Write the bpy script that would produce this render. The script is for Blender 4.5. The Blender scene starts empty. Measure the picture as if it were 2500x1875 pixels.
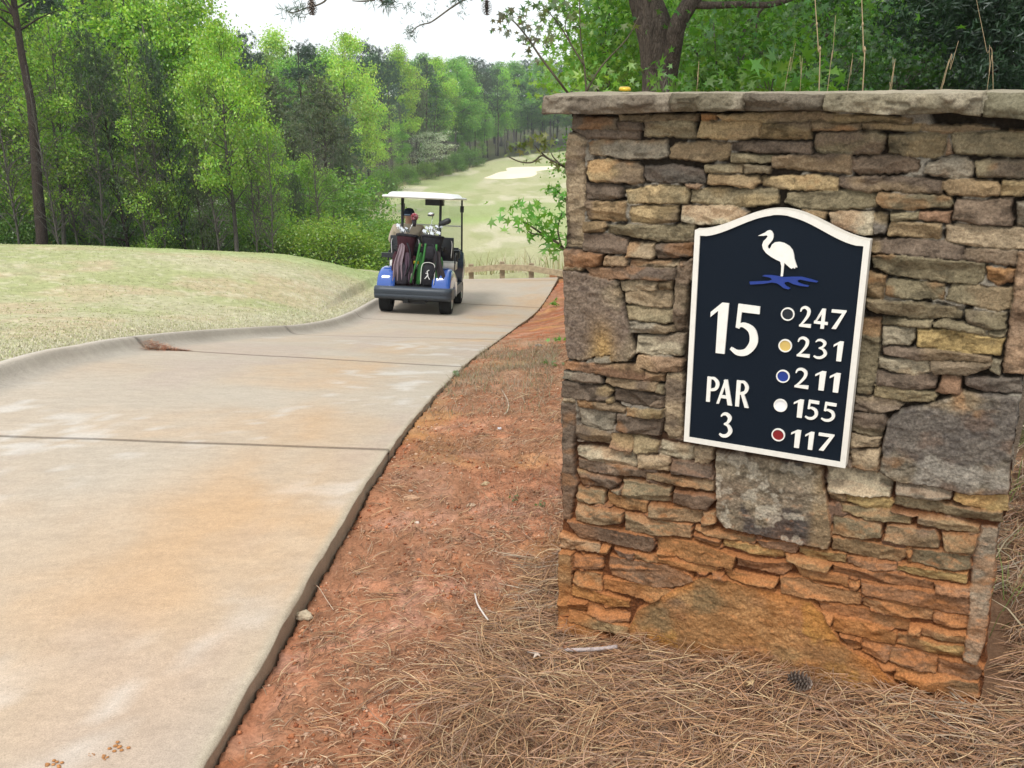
import bpy, bmesh, math, random
import numpy as np
from mathutils import Vector, Matrix, Euler, noise as mnoise

# ------------------------------------------------------------ camera, sky, sun
EYE = 1.60                       # eye height above the ground by the wall
PITCH, ROLL, FPX = math.radians(17.5), math.radians(0.4), 2250.0
sc = bpy.context.scene
col = sc.collection
cam_d = bpy.data.cameras.new('camera'); cam = bpy.data.objects.new('camera', cam_d); col.objects.link(cam)
cam_d.sensor_width = 36.0; cam_d.lens = 36.0 * FPX / 2500.0
cam_d.clip_start = 0.05; cam_d.clip_end = 3000
F_ = Vector((0, math.cos(PITCH), -math.sin(PITCH)))
U0 = Vector((0, math.sin(PITCH), math.cos(PITCH))); R0 = Vector((1, 0, 0))
R_ = R0 * math.cos(ROLL) - U0 * math.sin(ROLL)
U_ = R0 * math.sin(ROLL) + U0 * math.cos(ROLL)
m3 = Matrix((R_, U_, -F_)).transposed()
cam.matrix_world = Matrix.Translation((0, 0, EYE)) @ m3.to_4x4()
sc.camera = cam
sc.render.resolution_x, sc.render.resolution_y = 1024, 768

SUN_EL, SUN_AZ = math.radians(58), math.radians(205)      # behind the camera, to the left
world = bpy.data.worlds.new('World'); sc.world = world; world.use_nodes = True
nt = world.node_tree; nt.nodes.clear()
wo = nt.nodes.new('ShaderNodeOutputWorld'); bg = nt.nodes.new('ShaderNodeBackground')
sky = nt.nodes.new('ShaderNodeTexSky'); sky.sky_type = 'NISHITA'; sky.sun_disc = False
sky.sun_elevation = SUN_EL; sky.sun_rotation = SUN_AZ; sky.dust_density = 3.0; sky.air_density = 1.0
mixw = nt.nodes.new('ShaderNodeMixRGB'); mixw.inputs[0].default_value = 0.86    # cloud cover over the clear sky
mixw.inputs[2].default_value = (13.4, 13.8, 14.0, 1)
nt.links.new(sky.outputs[0], mixw.inputs[1]); nt.links.new(mixw.outputs[0], bg.inputs[0])
bg.inputs[1].default_value = 0.10
nt.links.new(bg.outputs[0], wo.inputs[0])
sun_d = bpy.data.lights.new('sun', 'SUN'); sun = bpy.data.objects.new('sun', sun_d); col.objects.link(sun)
sun_d.energy = 2.3; sun_d.angle = math.radians(14); sun_d.color = (1.0, 0.96, 0.90)
sd = Vector((math.cos(SUN_EL) * math.sin(SUN_AZ), math.cos(SUN_EL) * math.cos(SUN_AZ), math.sin(SUN_EL)))
sun.rotation_euler = sd.to_track_quat('Z', 'Y').to_euler()
sc.view_settings.view_transform = 'Standard'; sc.view_settings.look = 'None'
sc.view_settings.gamma = 1.0; sc.view_settings.exposure = 0.06
sc.cycles.max_bounces = 6; sc.cycles.transparent_max_bounces = 6; sc.cycles.use_denoising = True

# ------------------------------------------------------------ helpers
def ray(px, py):
    """direction of the photograph's pixel (2500 x 1875) in world space"""
    return F_ + R_ * ((px - 1250.0) / FPX) - U_ * ((py - 937.5) / FPX)
def at(px, py, Y):
    d = ray(px, py); t = Y / d.y
    return Vector((d.x * t, Y, EYE + d.z * t))
def tag(o, label=None, cat=None, group=None, kind=None):
    if label: o['label'] = label
    if cat: o['category'] = cat
    if group: o['group'] = group
    if kind: o['kind'] = kind
    return o
def empty(name, loc=(0, 0, 0), rz=0.0):
    o = bpy.data.objects.new(name, None); col.objects.link(o)
    o.empty_display_size = 0.1
    o.location = loc; o.rotation_euler = (0, 0, rz); return o
def add(name, me, mat=None, parent=None):
    o = bpy.data.objects.new(name, me); col.objects.link(o)
    if mat: me.materials.append(mat)
    if parent: o.parent = parent
    return o
def npmesh(name, V, Q, mat=None, parent=None, smooth=True, C=None, T=None):
    """mesh from numpy verts, quads Q and triangles T, optional per-vertex colour"""
    me = bpy.data.meshes.new(name)
    V = np.asarray(V, dtype=np.float32)
    loops, starts, n = [], [], 0
    if Q is not None and len(Q):
        Q = np.asarray(Q, dtype=np.int32); loops.append(Q.ravel()); starts.append(np.arange(len(Q)) * 4); n = Q.size
    if T is not None and len(T):
        T = np.asarray(T, dtype=np.int32); loops.append(T.ravel()); starts.append(n + np.arange(len(T)) * 3)
    L = np.concatenate(loops); S = np.concatenate(starts)
    me.vertices.add(len(V)); me.vertices.foreach_set('co', V.ravel())
    me.loops.add(len(L)); me.loops.foreach_set('vertex_index', L)
    me.polygons.add(len(S)); me.polygons.foreach_set('loop_start', S.astype(np.int32))
    me.update(calc_edges=True); me.validate()
    if smooth: me.polygons.foreach_set('use_smooth', np.ones(len(me.polygons), dtype=bool))
    if C is not None:
        a = me.color_attributes.new('Col', 'FLOAT_COLOR', 'POINT')
        C = np.asarray(C, dtype=np.float32)
        if C.shape[1] == 3: C = np.hstack([C, np.ones((len(C), 1), np.float32)])
        a.data.foreach_set('color', C.ravel())
    return add(name, me, mat, parent)
def joinm(parts):
    """parts: (V, Q) or (V, Q, C) -> one"""
    V, Q, C, n = [], [], [], 0
    for p in parts:
        V.append(p[0]); Q.append(np.asarray(p[1]) + n); n += len(p[0])
        if len(p) > 2: C.append(p[2])
    return np.vstack(V), np.vstack(Q), (np.vstack(C) if C else None)

def _h(ix, iy, seed):
    n = (ix.astype(np.int64) * 374761393 + iy.astype(np.int64) * 668265263 + seed * 1442695041) & 0xFFFFFFFF
    n = ((n ^ (n >> 13)) * 1274126177) & 0xFFFFFFFF
    n = n ^ (n >> 16)
    return (n & 0xFFFFFF) / float(0xFFFFFF)
def vnoise(x, y, seed=0):
    x = np.asarray(x, float); y = np.asarray(y, float)
    ix = np.floor(x); iy = np.floor(y); fx = x - ix; fy = y - iy
    fx = fx * fx * fx * (fx * (fx * 6 - 15) + 10); fy = fy * fy * fy * (fy * (fy * 6 - 15) + 10)
    ix = ix.astype(np.int64); iy = iy.astype(np.int64)
    a = _h(ix, iy, seed); b = _h(ix + 1, iy, seed); c = _h(ix, iy + 1, seed); d = _h(ix + 1, iy + 1, seed)
    return (a * (1 - fx) + b * fx) * (1 - fy) + (c * (1 - fx) + d * fx) * fy * 1.0
def fbm(x, y, seed=0, octv=4, gain=0.5):
    s = 0; a = 1.0; t = 0
    for k in range(octv):
        s = s + a * vnoise(x * 2 ** k + 17.3 * k, y * 2 ** k - 9.1 * k, seed + k * 7); t += a; a *= gain
    return s / t
def sstep(a, b, x):
    t = np.clip((x - a) / (b - a), 0, 1); return t * t * (3 - 2 * t)
def mixc(a, b, t):
    t = np.asarray(t)[..., None]; return np.asarray(a) * (1 - t) + np.asarray(b) * t

def tube(pts, rad, n=8, cap=True):
    """tapered tube -> (V, Q)"""
    P = np.array([tuple(p) for p in pts], float); m = len(P)
    rad = np.broadcast_to(np.asarray(rad, float), (m,))
    T = np.gradient(P, axis=0); T /= np.linalg.norm(T, axis=1)[:, None] + 1e-9
    up = np.array([0.13, 0.21, 1.0]) if abs(T[0][2]) < 0.9 else np.array([1.0, 0.1, 0.05])
    V = []
    for i in range(m):
        a = np.cross(T[i], up); a /= np.linalg.norm(a) + 1e-9; b = np.cross(T[i], a)
        up = np.cross(a, T[i])
        th = np.arange(n) * 2 * np.pi / n
        V.append(P[i] + rad[i] * (np.cos(th)[:, None] * a + np.sin(th)[:, None] * b))
    V = np.vstack(V); Q = []
    i = np.arange(m - 1)[:, None] * n; j = np.arange(n)[None]; k = (j + 1) % n
    Q = np.stack([i + j, i + k, i + n + k, i + n + j], -1).reshape(-1, 4)
    if cap:
        V = np.vstack([V, P[:1], P[-1:]]); c0, c1 = m * n, m * n + 1
        j = np.arange(0, n, 2)
        Q = np.vstack([Q, np.stack([np.full_like(j, c0), (j + 2) % n, (j + 1) % n, j], -1),
                       np.stack([np.full_like(j, c1), (m - 1) * n + j, (m - 1) * n + (j + 1) % n, (m - 1) * n + (j + 2) % n], -1)])
    return V, Q
def smooth_path(pts, k=6):
    P = np.array([tuple(p) for p in pts], float)
    if len(P) < 3: 
        t = np.linspace(0, 1, k + 1)[:, None]; return P[0] * (1 - t) + P[-1] * t
    E = np.vstack([2 * P[0] - P[1], P, 2 * P[-1] - P[-2]]); out = []
    for i in range(1, len(E) - 2):
        for t in np.linspace(0, 1, k, endpoint=False):
            a, b, c, d = E[i - 1], E[i], E[i + 1], E[i + 2]
            out.append(0.5 * (2 * b + (c - a) * t + (2 * a - 5 * b + 4 * c - d) * t * t + (3 * b - 3 * c + d - a) * t ** 3))
    out.append(E[-2]); return np.array(out)

# ------------------------------------------------------------ materials
def nmat(name, rough=0.8, spec=0.3):
    m = bpy.data.materials.new(name); m.use_nodes = True
    b = m.node_tree.nodes['Principled BSDF']; b.inputs['Roughness'].default_value = rough
    b.inputs['Specular IOR Level'].default_value = spec
    return m, m.node_tree, b
def nd(nt_, t, **kw):
    n = nt_.nodes.new(t)
    for k, v in kw.items(): setattr(n, k, v)
    return n
def noise_node(nt_, scale, detail=4, rough=0.6, coord='Object', stretch=None):
    tc = nd(nt_, 'ShaderNodeTexCoord'); n = nd(nt_, 'ShaderNodeTexNoise')
    n.inputs['Scale'].default_value = scale; n.inputs['Detail'].default_value = detail; n.inputs['Roughness'].default_value = rough
    src = tc.outputs[coord]
    if stretch:
        mp = nd(nt_, 'ShaderNodeMapping'); mp.inputs['Scale'].default_value = stretch
        nt_.links.new(src, mp.inputs[0]); src = mp.outputs[0]
    nt_.links.new(src, n.inputs['Vector']); return n
def ramp(nt_, fac, stops):
    r = nd(nt_, 'ShaderNodeValToRGB'); el = r.color_ramp.elements
    while len(el) < len(stops): el.new(0.5)
    for e, (p, c) in zip(el, stops):
        e.position = p; e.color = (c[0], c[1], c[2], 1) if hasattr(c, '__len__') else (c, c, c, 1)
    nt_.links.new(fac, r.inputs[0]); return r.outputs[0]
def mulc(nt_, a, b, fac=1.0, mode='MULTIPLY'):
    m = nd(nt_, 'ShaderNodeMixRGB'); m.blend_type = mode; m.inputs[0].default_value = fac
    for s, i in ((a, 1), (b, 2)):
        if isinstance(s, tuple): m.inputs[i].default_value = (*s[:3], 1)
        else: nt_.links.new(s, m.inputs[i])
    return m.outputs[0]
def bumpn(nt_, h, dist, strength=1.0, normal=None):
    b = nd(nt_, 'ShaderNodeBump'); b.inputs['Distance'].default_value = dist; b.inputs['Strength'].default_value = strength
    nt_.links.new(h, b.inputs['Height'])
    if normal: nt_.links.new(normal, b.inputs['Normal'])
    return b.outputs[0]
def colattr(nt_):
    a = nd(nt_, 'ShaderNodeAttribute'); a.attribute_name = 'Col'; return a.outputs['Color']
def vc_mat(name, n1=60, lo=0.75, hi=1.25, bump=0.004, rough=0.9, spec=0.15, n2=None, stretch=None):
    """vertex albedo times a fine procedural grain"""
    m, t, b = nmat(name, rough, spec)
    a = noise_node(t, n1, 5, 0.65, stretch=stretch)
    c = mulc(t, colattr(t), ramp(t, a.outputs[0], [(0.3, lo), (0.7, hi)]))
    h = a.outputs[0]
    if n2:
        a2 = noise_node(t, n2, 3, 0.6); c = mulc(t, c, ramp(t, a2.outputs[0], [(0.35, 0.86), (0.65, 1.14)]))
    t.links.new(c, b.inputs['Base Color']); t.links.new(bumpn(t, h, bump), b.inputs['Normal'])
    return m
def plain(name, c, rough=0.5, spec=0.4, var=0.12, n=25, bump=0.0, metal=0.0, coat=0.0):
    m, t, b = nmat(name, rough, spec)
    a = noise_node(t, n, 4, 0.6)
    cc = mulc(t, ramp(t, a.outputs[0], [(0.3, 1 - var), (0.7, 1 + var)]), tuple(c))
    t.links.new(cc, b.inputs['Base Color']); b.inputs['Metallic'].default_value = metal
    b.inputs['Coat Weight'].default_value = coat
    if bump: t.links.new(bumpn(t, a.outputs[0], bump), b.inputs['Normal'])
    return m
def leaf_mat(name, trans=0.45, tint=True):
    m = bpy.data.materials.new(name); m.use_nodes = True; t = m.node_tree; t.nodes.clear()
    o = nd(t, 'ShaderNodeOutputMaterial'); c = colattr(t)
    if tint:
        oi = nd(t, 'ShaderNodeObjectInfo'); c = mulc(t, c, oi.outputs['Color'])
    d = nd(t, 'ShaderNodeBsdfDiffuse'); tr = nd(t, 'ShaderNodeBsdfTranslucent'); mx = nd(t, 'ShaderNodeMixShader')
    g = nd(t, 'ShaderNodeBsdfGlossy'); g.inputs['Roughness'].default_value = 0.45; g.inputs['Color'].default_value = (0.9, 0.95, 1, 1)
    mx2 = nd(t, 'ShaderNodeMixShader'); mx2.inputs[0].default_value = 0.05
    mx.inputs[0].default_value = trans
    tc = mulc(t, c, (1.0, 1.15, 0.55))
    t.links.new(c, d.inputs[0]); t.links.new(tc, tr.inputs[0]); t.links.new(d.outputs[0], mx.inputs[1]); t.links.new(tr.outputs[0], mx.inputs[2])
    t.links.new(mx.outputs[0], mx2.inputs[1]); t.links.new(g.outputs[0], mx2.inputs[2]); t.links.new(mx2.outputs[0], o.inputs[0])
    return m
def bark_mat(name, c1, c2, sc_=(6, 6, 1.2), bump=0.02, warp=0.0):
    m, t, b = nmat(name, 0.95, 0.1)
    a = noise_node(t, 4.0, 6, 0.7, stretch=sc_)
    v = nd(t, 'ShaderNodeTexVoronoi'); v.feature = 'DISTANCE_TO_EDGE'; v.inputs['Scale'].default_value = 5
    tc = nd(t, 'ShaderNodeTexCoord'); mp = nd(t, 'ShaderNodeMapping'); mp.inputs['Scale'].default_value = sc_
    t.links.new(tc.outputs['Object'], mp.inputs[0])
    vec = mp.outputs[0]
    if warp:
        wn = nd(t, 'ShaderNodeTexNoise'); wn.inputs['Scale'].default_value = 2.5; wn.inputs['Detail'].default_value = 4; t.links.new(vec, wn.inputs['Vector'])
        ma = nd(t, 'ShaderNodeVectorMath'); ma.operation = 'MULTIPLY_ADD'; t.links.new(wn.outputs['Color'], ma.inputs[0]); ma.inputs[1].default_value = (warp,) * 3; t.links.new(vec, ma.inputs[2]); vec = ma.outputs[0]
    t.links.new(vec, v.inputs['Vector'])
    cr = ramp(t, v.outputs[0], [(0.0, 0.45), (0.18, 1.0)])
    c = mulc(t, ramp(t, a.outputs[0], [(0.3, c1), (0.7, c2)]), cr)
    t.links.new(c, b.inputs['Base Color'])
    n1 = bumpn(t, v.outputs[0], bump, 0.7); t.links.new(bumpn(t, a.outputs[0], bump * 0.6, 1, n1), b.inputs['Normal'])
    return m
# ------------------------------------------------------------ the cart path's line, then the land around it
# (pixel, pixel, metres ahead) of the slab's right edge and of the kerb's top
RE = [(490, 1875, 1.8), (950, 1097, 4.13), (1130, 895, 7.1), (1218, 829, 10.1), (1262, 797, 13.1), (1318, 751, 16.1), (1362, 679, 19.6)]
LE = [(0, 881, 5.8), (181, 842, 6.6), (289, 824, 7.3), (452, 808, 8.4), (633, 797, 9.9), (741, 790, 11.2), (836, 768, 12.9), (920, 725, 16.0)]
_r = [at(*p) for p in RE]; _l = [at(*p) for p in LE]
RY = np.array([-3.0, 0.4] + [p.y for p in _r] + [22, 26]); RX = np.array([-0.95, -0.80] + [p.x for p in _r] + [0.9, -0.5])
RZ = np.array([_r[0].z + 0.16, _r[0].z + 0.09] + [p.z for p in _r] + [_r[-1].z - 0.62, _r[-1].z - 1.6])
LY = np.array([-3.0, 0.5, 3.2] + [p.y for p in _l] + [19.9, 22, 26]); LX = np.array([-3.75, -3.6, -3.5] + [p.x for p in _l] + [-2.1, -2.6, -4.4])
LZ = np.array([_l[0].z + 0.42, _l[0].z + 0.34, _l[0].z + 0.22] + [p.z for p in _l] + [_l[-1].z - 0.34, _l[-1].z - 0.95, _l[-1].z - 1.9])
def _pch(X, Y):
    """smooth interpolation through the points (Catmull-Rom on a fine table)"""
    xs = np.linspace(X[0], X[-1], 600); P = smooth_path(np.stack([X, Y, X * 0], 1), 12)
    return xs, np.interp(xs, P[:, 0], P[:, 1])
_tab = {k: _pch(a, b) for k, (a, b) in dict(rx=(RY, RX), rz=(RY, RZ), lx=(LY, LX), lz=(LY, LZ)).items()}
def tb(k, y): return np.interp(y, *_tab[k])
KH = 0.115
def path_t(x, y):
    rx = tb('rx', y); lx = tb('lx', y); return (rx - x) / (rx - lx)
def path_z(x, y):
    t = np.clip(path_t(x, y), 0, 1); v = y - 0.3 * t
    return (1 - t) * tb('rz', v) + t * (tb('lz', v + 0.3) - KH)

# control points of the land, as x, y, z
CP = []
def cp(x, y, depth): CP.append((x, y, EYE - depth))
def cpp(px, py, Y, dz=0.0):
    p = at(px, py, Y); CP.append((p.x, p.y, p.z + dz))
for y in (1.0, 2.2, 3.4): CP.append((float(tb('rx', y)), y, float(tb('rz', y)) - 0.058))
for y, d in ((5, .032), (7, .018), (9, .014), (12, .02), (15, .02), (18, .03)): CP.append((float(tb('rx', y)), y, float(tb('rz', y)) - d))
for y in (-2, 1, 3.5, 5.8, 7.3, 9, 11, 13, 15.5, 18): CP.append((float(tb('lx', y)) - 0.05, y, float(tb('lz', y)) - 0.012))
cpp(1358, 1545, 2.52); cpp(2400, 1735, 1.97)                      # the wall's foot
cp(0.6, 3.1, 1.50); cp(1.8, 2.9, 1.30); cp(3, 5, 1.15); cp(0.5, 5.2, 1.72); cp(0.9, 8, 2.15); cp(1.2, 12, 2.85); cp(1.6, 16, 3.35)
cp(0.15, 1.2, 1.50); cp(1.5, 0.9, 1.33); cp(-0.2, 1.9, 1.53); cp(3.0, 1.5, 1.15); cp(6, 3, 1.0); cp(5, 9, 1.6); cp(6, 15, 2.4); cp(9, 22, 3.0)
cp(15, 10, 1.0); cp(20, 30, 2.5); cp(12, 40, 4.0)
cpp(0, 720, 11.5); cpp(250, 715, 11.8); cpp(450, 715, 12.5); cpp(620, 712, 13.4); cpp(760, 700, 14.8); cpp(870, 672, 17.5)   # the lawn
for q in ((-500, 588, 18), (0, 596, 18), (280, 603, 18), (560, 614, 18.5), (700, 622, 19), (820, 645, 19.5)): cpp(*q)
cpp(910, 668, 20)
for x in (-22, -15, -9, -4): cp(x, 25, 4.6)
for x in (-34, -24, -14, -6): cp(x, 34, 6.6)
cp(-3.2, 22.5, 4.2); cp(0, 22.5, 4.25); cp(2.2, 22, 4.0)
cp(0, 30, 5.7); cp(-3, 38, 6.9); cp(4, 45, 7.0)
cpp(1100, 560, 60); cpp(1330, 560, 62); cpp(1150, 480, 92); cpp(1340, 485, 88); cpp(1180, 436, 124); cpp(1340, 430, 124)
cpp(1330, 398, 148); cpp(1400, 378, 158); cpp(1300, 386, 160); cpp(1240, 396, 140); cpp(1440, 385, 150)
cp(-12, 60, 8.4); cp(-30, 60, 8.0); cp(-22, 100, 9.6); cp(-60, 100, 7); cp(-30, 150, 9.2); cp(-70, 170, 6); cp(30, 100, 6); cp(45, 60, 3.5)
cp(0, 230, 8.0); cp(60, 200, 4); cp(-90, 300, 3); cp(90, 320, 3); cp(0, 400, 3); cp(-60, 30, 5.5); cp(-60, 5, 3); cp(-12, 2, 1.5); cp(-14, 12, 2.3); cp(0, -4, 1.2); cp(10, -4, 0.8)
CPa = np.array(CP)
def _phi(d2): return np.where(d2 > 1e-12, 0.5 * d2 * np.log(d2 + 1e-12), 0.0)
def _warp(x, y):     # compress distance, so that near and far points weigh alike
    r = np.sqrt(x * x + (y + 6) ** 2) + 1e-9; g = np.log1p(r / 8.0) * 8.0 / r
    return x * g, (y + 6) * g
_wx, _wy = _warp(CPa[:, 0], CPa[:, 1])
_K = _phi((_wx[:, None] - _wx) ** 2 + (_wy[:, None] - _wy) ** 2) + 0.02 * np.eye(len(CPa))
_P = np.stack([np.ones(len(CPa)), _wx, _wy], 1)
_A = np.block([[_K, _P], [_P.T, np.zeros((3, 3))]])
_w = np.linalg.solve(_A, np.concatenate([CPa[:, 2], np.zeros(3)]))
def land(x, y):
    x = np.asarray(x, float); y = np.asarray(y, float); wx, wy = _warp(x.ravel(), y.ravel()); out = np.full(wx.shape, _w[-3]) + _w[-2] * wx + _w[-1] * wy
    for k in range(len(CPa)): out += _w[k] * _phi((wx - _wx[k]) ** 2 + (wy - _wy[k]) ** 2)
    return out.reshape(x.shape)

# plan curves of what grows where
EDGE = [(860, 585), (900, 505), (960, 462), (1000, 447), (1050, 436), (1100, 424), (1150, 410), (1190, 396), (1240, 384), (1300, 376), (1400, 368), (1520, 364)]
def hit(px, py, tmin=1.0, tmax=450):
    """where the photograph's pixel meets the land"""
    d = ray(px, py); t = np.geomspace(tmin, tmax, 1500); x = d.x * t; y = d.y * t; z = EYE + d.z * t; gzv = land(x, y); b = np.where(z < gzv)[0]
    k = b[0] if len(b) else len(t) - 1
    return Vector((x[k], y[k], gzv[k]))
EH = [hit(*q, tmin=25) for q in EDGE]; print('fairway edge', [(round(h.x, 1), round(h.y)) for h in EH])
_ey = np.maximum.accumulate(np.array([h.y for h in EH]) + np.arange(len(EH)) * .01); _ex = np.array([h.x for h in EH])
def treeline_x(y):   # fairway's left edge
    return np.interp(y, np.concatenate([[20, 30], _ey]), np.concatenate([[-5, -7], _ex]))
def ground_height(x, y):
    z = land(x, y)
    z = z + 0.05 * (fbm(x * 0.7, y * 0.7, 3, 3) - 0.5) * sstep(5, 12, y)
    t = path_t(x, y); w = np.maximum(tb('rx', y) - tb('lx', y), 0.1)
    inside = (t > 0.0) & (t < 1.0) & (y < 22.5)
    soil = (x > tb('rx', y) - 0.02) & (y < 24)
    amp = np.where(soil, 1.0, 0.25) * np.interp(np.hypot(x, y), [0, 4, 20, 40], [1, 1, 1.2, 0.4])
    bump_ = 0.050 * (fbm(x * 2.1, y * 2.1, 11, 3) - 0.5) + 0.022 * (fbm(x * 13, y * 13, 12, 4) - 0.5) + 0.010 * (vnoise(x * 60, y * 60, 14) - 0.5)
    z = z + bump_ * amp
    # washed-out trough beside the slab
    dr = x - tb('rx', y); z = z - 0.010 * np.exp(-(np.clip(dr, 0, 9) / 0.12) ** 2) * (y < 6)
    zp = path_z(x, y)
    soft = np.minimum(t, 1 - t) * w
    z = np.where(inside, np.minimum(z, zp - 0.14 - 0.0 * soft), z)
    near_l = (t >= 1.0) & (t < 1.15) & (y < 19)
    z = np.where(near_l, np.minimum(z, tb('lz', y) - 0.004 + 0.25 * (t - 1.0)), z)
    near_r = (t <= 0) & (t > -0.05) & (y > 3.5) & (y < 20)
    z = np.where(near_r, np.minimum(z, tb('rz', y) - 0.012), z)
    return z
def gz(x, y): return float(ground_height(np.array([float(x)]), np.array([float(y)]))[0])

def lawn_mask(x, y):
    left = (x < tb('lx', y) + 0.02) & (y < 27)
    fair = (y > 22) & (x > treeline_x(y)) & (y < 215)
    return left, fair
def ground_colour(x, y):
    n1 = fbm(x * 0.9, y * 0.9, 21, 4); n2 = fbm(x * 6, y * 6, 22, 4); n3 = fbm(x * 25, y * 25, 23, 3); n4 = fbm(x * 0.25, y * 0.45, 25, 4)
    soil = mixc((0.38, 0.128, 0.06), (0.45, 0.205, 0.115), sstep(0.35, 0.7, n1))
    soil = mixc(soil, (0.50, 0.27, 0.19), sstep(0.52, 0.72, n2) * 0.7)
    soil = mixc(soil, (0.24, 0.105, 0.055), sstep(0.52, 0.75, n3) * 0.6)
    soil = mixc(soil, (0.50, 0.27, 0.09), sstep(0.55, 0.75, fbm(x * 1.7, y * 1.7, 33, 3)) * 0.5)
    # dull litter cover between the path and the wall and under the straw
    lit = sstep(0.42, 0.60, fbm(x * 3, y * 3, 27, 4)) * 0.65
    soil = mixc(soil, (0.24, 0.125, 0.07), lit * .8)
    lawn = mixc((0.45, 0.42, 0.27), (0.36, 0.375, 0.185), sstep(0.38, 0.6, n4))
    lawn = mixc(lawn, (0.46, 0.37, 0.24), sstep(0.46, 0.64, n1) * 0.8)
    lawn = mixc(lawn, (0.55, 0.51, 0.36), sstep(0.55, 0.75, n2) * 0.55)
    lawn = mixc(lawn, (0.26, 0.28, 0.13), sstep(0.55, 0.75, n3) * 0.4)
    dk = tb('lx', y) - x                                   # pale frayed strip along the kerb
    lawn = mixc(lawn, (0.60, 0.57, 0.42), np.exp(-(np.clip(dk, 0, 50) / 0.5) ** 2) * (0.4 + 0.6 * n2))
    ridge = sstep(15.5, 18.5, y) * (y < 24); lawn = mixc(lawn, (0.27, 0.38, 0.12), ridge * 0.6)
    fair = mixc((0.33, 0.37, 0.17), (0.41, 0.40, 0.23), sstep(0.35, 0.65, fbm(x * 0.12, y * 0.05, 41, 4)))
    fair = mixc(fair, (0.52, 0.48, 0.34), sstep(0.5, 0.66, fbm(x * 0.35 + 5, y * 0.13, 42, 5)) * 0.8); fair = mixc(fair, (.27, .30, .12), sstep(.52, .68, fbm(x * .6, y * .16, 43, 5)) * .5)
    band = np.exp(-((y - 70 - 0.7 * x) / 3.0) ** 2); fair = mixc(fair, (0.33, 0.42, 0.15), band * 0.6)
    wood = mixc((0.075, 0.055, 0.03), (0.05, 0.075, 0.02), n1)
    L, Fm = lawn_mask(x, y)
    if BND is not None:
        d = sstep(-.12, .14, x - np.interp(y, BND[0], BND[1])) * (y < 5); soil = mixc(soil, mixc((.13, .075, .045), (.24, .14, .085), n2), d)
    c = soil
    far_soil = sstep(8, 14, y) * 0.0
    c = np.where(L[..., None], lawn, c)
    c = np.where(Fm[..., None], fair, c)
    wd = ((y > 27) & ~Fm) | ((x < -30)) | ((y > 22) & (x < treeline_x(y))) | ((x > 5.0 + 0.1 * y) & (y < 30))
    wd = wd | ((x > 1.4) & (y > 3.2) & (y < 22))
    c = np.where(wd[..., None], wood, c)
    # frayed weeds along the far right edge of the slab
    wdm = np.exp(-((y - 8) / 2.6) ** 2) * sstep(0.25, 0.5, n2) * (x > tb('rx', y)) * (x < 1.4)
    c = mixc(c, (0.36, 0.31, 0.20), wdm * 0.4)
    return c
def polar_grid():
    th = np.concatenate([np.linspace(-115, -36, 60, endpoint=False), np.linspace(-36, 36, 560, endpoint=False), np.linspace(36, 115, 60)])
    rr = np.concatenate([np.linspace(0.3, 1.4, 20, endpoint=False), np.geomspace(1.4, 480, 640)])
    TH, RR = np.meshgrid(np.radians(th), rr)
    X = RR * np.sin(TH); Y = RR * np.cos(TH) - 0.3
    n, m = X.shape
    i = np.arange(n - 1)[:, None] * m; j = np.arange(m - 1)[None]
    Q = np.stack([i + j, i + j + 1, i + m + j + 1, i + m + j], -1).reshape(-1, 4)
    return X, Y, Q
BNDp = np.array([tuple(hit(*p, tmin=1.0, tmax=30)) for p in [(1368, 1280), (1335, 1380), (1250, 1480), (1160, 1600), (1090, 1720), (1000, 1870)]])
BND = (np.concatenate([[0.3], BNDp[::-1, 1], [4.5]]), np.concatenate([[BNDp[-1, 0] - .08], BNDp[::-1, 0], [BNDp[0, 0] + .25]]))
GX, GY, GQ = polar_grid()
GZ = ground_height(GX, GY)
ground_m = vc_mat('ground', 90, 0.72, 1.28, 0.006, 0.95, 0.08, n2=8)
g = npmesh('ground', np.stack([GX, GY, GZ], -1).reshape(-1, 3), GQ[:, ::-1], ground_m, C=ground_colour(GX, GY).reshape(-1, 3)); tag(g, kind='structure')

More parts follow.
